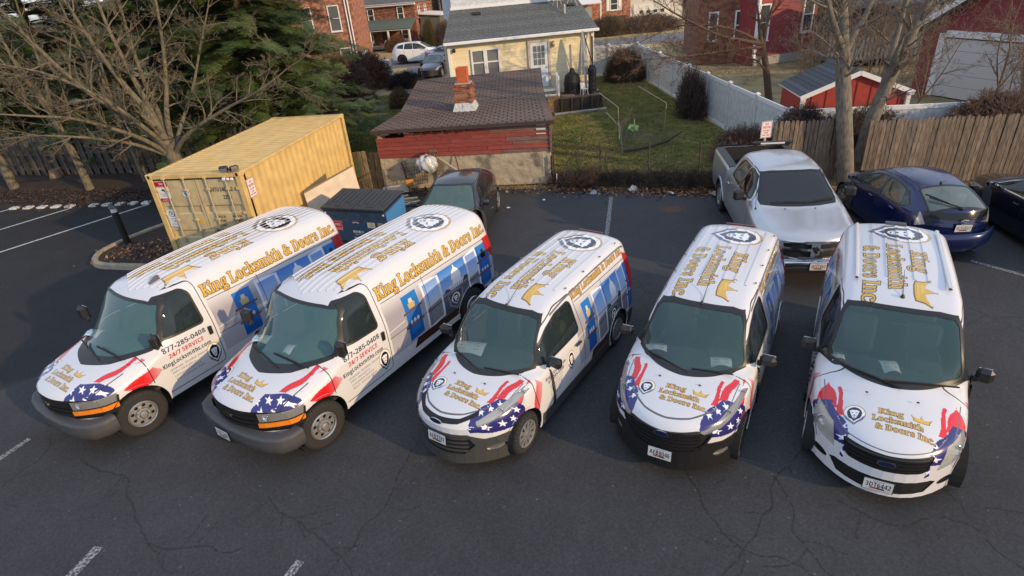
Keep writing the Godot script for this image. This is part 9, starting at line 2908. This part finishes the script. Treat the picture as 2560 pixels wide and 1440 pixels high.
	for i in 1500:
		var at:=V3(r2.randf_range(-60,70),0,-r2.randf_range(86,112))
		xs.append(Transform3D(Basis(Vector3.UP,r2.randf()*TAU).scaled(V3(2.6,r2.randf_range(2.5,8.5),2.6)),at))
		cs.append(Color(0.045,0.036,0.028).lerp(Color(0.11,0.085,0.065),r2.randf()))
	scatter("far_wood",tw,xs,cs,tinted("twig_tint",0.9),self)


func stage() -> void:
	var cam:=Camera3D.new()
	cam.name = "camera"
	add_child(cam)
	var pitch:=deg_to_rad(28.369); var roll:=deg_to_rad(-5.086)
	var fwd:=V3(0,-sin(pitch),-cos(pitch)); var up:=V3(0,cos(pitch),-sin(pitch)); var rt:=V3(1,0,0)
	cam.transform=Transform3D(Basis(rt*cos(roll)+up*sin(roll),up*cos(roll) - rt*sin(roll),-fwd),V3(0,6.051,0))
	cam.fov=2.0*rad_to_deg(atan(720.0/1444.4))
	cam.near=0.1
	cam.far=900.0
	var we:=WorldEnvironment.new()
	we.name = "world"
	var e:=Environment.new()
	e.background_mode=Environment.BG_SKY
	var sky:=ProceduralSkyMaterial.new()
	sky.sky_top_color=Color(0.70,0.76,0.86)
	sky.sky_horizon_color=Color(0.90,0.90,0.90)
	sky.sky_curve=0.12
	sky.ground_bottom_color=Color(0.2,0.19,0.18)
	sky.ground_horizon_color=Color(0.5,0.49,0.47)
	sky.sky_energy_multiplier=1.0
	e.sky=Sky.new()
	e.sky.sky_material=sky
	e.tonemap_mode=Environment.TONE_MAPPER_LINEAR
	e.tonemap_exposure=1.45
	e.sdfgi_enabled=true
	e.ssao_enabled=true
	e.ssil_enabled=true
	we.environment=e
	add_child(we)
	var sun:=DirectionalLight3D.new()
	sun.name = "sun"
	sun.light_energy=0.8
	sun.light_color=Color(1.0,0.86,0.66)
	sun.light_angular_distance=0.8
	sun.shadow_enabled=true
	add_child(sun)
	sun.look_at_from_position(V3(0.76,0.29,0.58)*50.0,Vector3.ZERO)


func land() -> void:
	rough_mat("mulch",[[0.25,lin_c(0.016,0.011,0.009)],[0.5,lin_c(0.030,0.020,0.016)],[0.75,lin_c(0.055,0.036,0.028)]],1.3,0.95,1.0,0.08,2,true,0.05)
	var earth:=rough_mat("earth",[[0.2,lin_c(0.13,0.11,0.05)],[0.8,lin_c(0.27,0.21,0.10)]],0.12,0.95,0.6,0.05,3)
	var lawn:=rough_mat("lawn",[[0.2,lin_c(0.095,0.10,0.026)],[0.85,lin_c(0.22,0.20,0.06)]],0.17,0.95,0.8,0.06,4,true,0.02)
	var straw:=rough_mat("straw_grass",[[0.2,lin_c(0.26,0.18,0.065)],[0.5,lin_c(0.36,0.26,0.10)],[0.8,lin_c(0.42,0.33,0.14)]],0.25,0.95,0.5,0.05,5)
	var lot:=StandardMaterial3D.new()
	lot.albedo_texture=lot_texture()
	lot.texture_repeat=false
	lot.roughness=0.88
	lot.normal_enabled=true
	lot.normal_texture=noise_tex(0.12,44,[],512,8.0)
	lot.normal_scale=0.0
	flat_sheet("ground",pts2([-400,120,400,120,400,-400,-400,-400]),-0.03,earth)
	flat_sheet("lawn",pts2([-10.5,-21.3,-9.5,-38,-3.0,-39,8.9,-37.5,8.9,-17.6,1.6,-18.6,-4.2,-19.6]),0.0,lawn)
	flat_sheet("straw_verge",pts2([-14,-44.0,-9.0,-51.0,14,-53.0,14,-44.0]),-0.02,straw)
	flat_sheet("straw_verge",pts2([-30,-58.0,30,-60.5,40,-72,-40,-70]),-0.02,straw)
	flat_sheet("street",pts2([-60,-50.4,60,-54.0,60,-59.5,-60,-57.0]),-0.012,rough_mat("street",[[0.3,lin_c(0.12,0.12,0.125)],[0.7,lin_c(0.15,0.15,0.155)]],0.3,0.9,0.2,0.05,6))
	flat_sheet("driveway",pts2([-6.2,-39.0,-2.2,-39.0,-2.0,-51.0,-7.0,-51.0]),-0.008,mats["street"])
	flat_sheet("asphalt",pts2([-40,12,40,12,40,-4,18,-13.6,7.6,-15.55,6.0,-15.75,1.6,-17.6,-4.0,-18.9,-6.0,-19.5,-9.5,-19.4,-12.9,-20.2,-18.9,-21.3,-40,-24.5]),0.0,lot,Rect2(-17,-22,34,22))
	# mulch bank that rises to the board fence
	var mb:=M.new()
	mb.sheet(func(a: float,b: float) -> Vector3:
		var p:=V3(-34,0,-23.6).lerp(V3(-9.3,0,-19.35),b)
		var q:=V3(-34,0,-28.0).lerp(V3(-7.5,0,-22.4),b)
		var r:=p.lerp(q,1.0 - a)
		r.y=0.32*smoothstep(0.0,1.0,1.0 - a)+0.02*sin(b*60.0+a*5.0)*(1.0 - a)
		return r,10,60)
	mb.uv.clear()
	ground("mulch_bank",mb,mats["mulch"])
	flat_sheet("leafy_strip",pts2([1.6,-17.55,6.0,-15.72,7.7,-15.5,7.9,-17.2,1.7,-19.0]),0.006,rough_mat("leaf_soil",[[0.25,lin_c(0.022,0.015,0.011)],[0.5,lin_c(0.05,0.032,0.02)],[0.75,lin_c(0.09,0.055,0.032)]],1.0,0.95,0.8,0.07,8,true,0.05))


func vehicles() -> void:
	var W1:=van_livery(5.69,2.12,true,func(z: float) -> float: return clampf(1.02+(2.75 - z)*0.25,1.0,1.25))
	var a:=big_van(W1,"tall white liveried van furthest from the hatchback, beside the kerbed mulch island")
	var b:=dup(a,V3(-2.636,0,-8.909),deg_to_rad(-34.5),"tall white liveried van with a number plate, parked in front of the dumpster")
	plate(b,V3(-0.15,0.5,2.905),"5BN 2480",Color(0.35,0.35,0.4))
	a.position=V3(-5.73,0,-9.59)
	a.rotation.y=deg_to_rad(-33.4)
	part("fin_aerial",M.new().prism(pts2([-0.11,0,0.08,0,0.07,0.02,-0.06,0.09,-0.10,0.085]),-0.02,0.02,Transform3D(Basis(V3(0,0,1),V3(0,1,0),V3(-1,0,0)),V3(0.28,2.03,0.80))),mat("fin_grey",lin_c(0.10,0.11,0.12),0.3),a)
	var W2:=van_livery(4.83,1.83,false,func(z: float) -> float: return clampf(0.85+(2.4 - z)*0.2,0.8,1.1))
	var c:=small_van(W2,"low white liveried van with a thin grille bar and grey bumper, middle of the row",0)
	c.position=V3(0.217,0,-7.983); c.rotation.y=deg_to_rad(-35.8)
	plate(c,V3(0,0.60,2.425),"AEB3787",Color(0.12,0.12,0.14),-0.1)
	var d:=small_van(W2,"low white liveried van with wide black grille and black bumper, before the pickup",1)
	d.position=V3(3.0,0,-7.58); d.rotation.y=deg_to_rad(-31.8)
	plate(d,V3(0,0.44,2.43),"AEB8046",Color(0.12,0.12,0.14),-0.1)
	var W3:=van_livery(4.60,1.99,false,func(z: float) -> float: return clampf(0.85+(2.28 - z)*0.28,0.8,1.15))
	var f:=tall_van(W3,"older white liveried van with roof rails, milky headlights and white bumper")
	f.position=V3(5.32,0,-6.76); f.rotation.y=deg_to_rad(-30.06)
	plate(f,V3(-0.02,0.36,2.31),"3DT6442",Color(0.12,0.12,0.14),-0.05)
	var p:=pickup()
	p.position=V3(6.453,0,-12.823); p.rotation.y=deg_to_rad(-9.57)
	var h:=hatchback()
	h.position=V3(9.45,0,-12.64); h.rotation.y=deg_to_rad(172.83)
	var g:=car("dark grey sedan parked nose out by the concrete wall",sedan_cfg("grey",paint("grey_paint",lin_c(0.035,0.037,0.042),0.5,0.25)))
	g.position=V3(-1.279,0,-14.858); g.rotation.y=deg_to_rad(-10.4)
	var k:=sedan_cfg("navy",paint("navy_black",lin_c(0.006,0.008,0.016),0.3,0.2))
	k.trim_mat=mat("chrome",lin_c(0.62,0.62,0.63),0.12,1.0)
	var n:=car("black sedan with a chrome window line, beyond the blue hatchback",k)
	n.position=V3(11.96,0,-11.43); n.rotation.y=deg_to_rad(172)
	var s:=car("white crossover with black roof and black wheels on the far street",suv_cfg(paint("white_paint_car",lin_c(0.72,0.73,0.74),0.0,0.25)))
	s.position=V3(-6.3,0,-54.3); s.rotation.y=deg_to_rad(86)
	var t:=car("dark purplish sedan parked on the drive beside the cream house",sedan_cfg("far",paint("plum_paint",lin_c(0.045,0.04,0.065),0.4,0.25)))
	t.position=V3(-4.15,0,-45.6); t.rotation.y=deg_to_rad(-12)
	var u:=car("pale blue car half hidden behind the cream house corner",sedan_cfg("far2",paint("pale_blue_car",lin_c(0.22,0.30,0.38),0.4,0.25)))
	u.position=V3(-3.2,0,-51.6); u.rotation.y=deg_to_rad(80)
	papers()


func _ready() -> void:
	rng.seed=7
	stage()
	var t0:=Time.get_ticks_msec()
	land()
	print("land ",Time.get_ticks_msec() - t0)
	vehicles()
	print("vehicles ",Time.get_ticks_msec() - t0)
	container()
	dumpster()
	old_shed()
	cream_house()
	deck()
	right_buildings()
	far_houses()
	print("buildings ",Time.get_ticks_msec() - t0)
	fences()
	lot_things()
	litter()
	print("small ",Time.get_ticks_msec() - t0)
	greenery()
	print("all ",Time.get_ticks_msec() - t0)
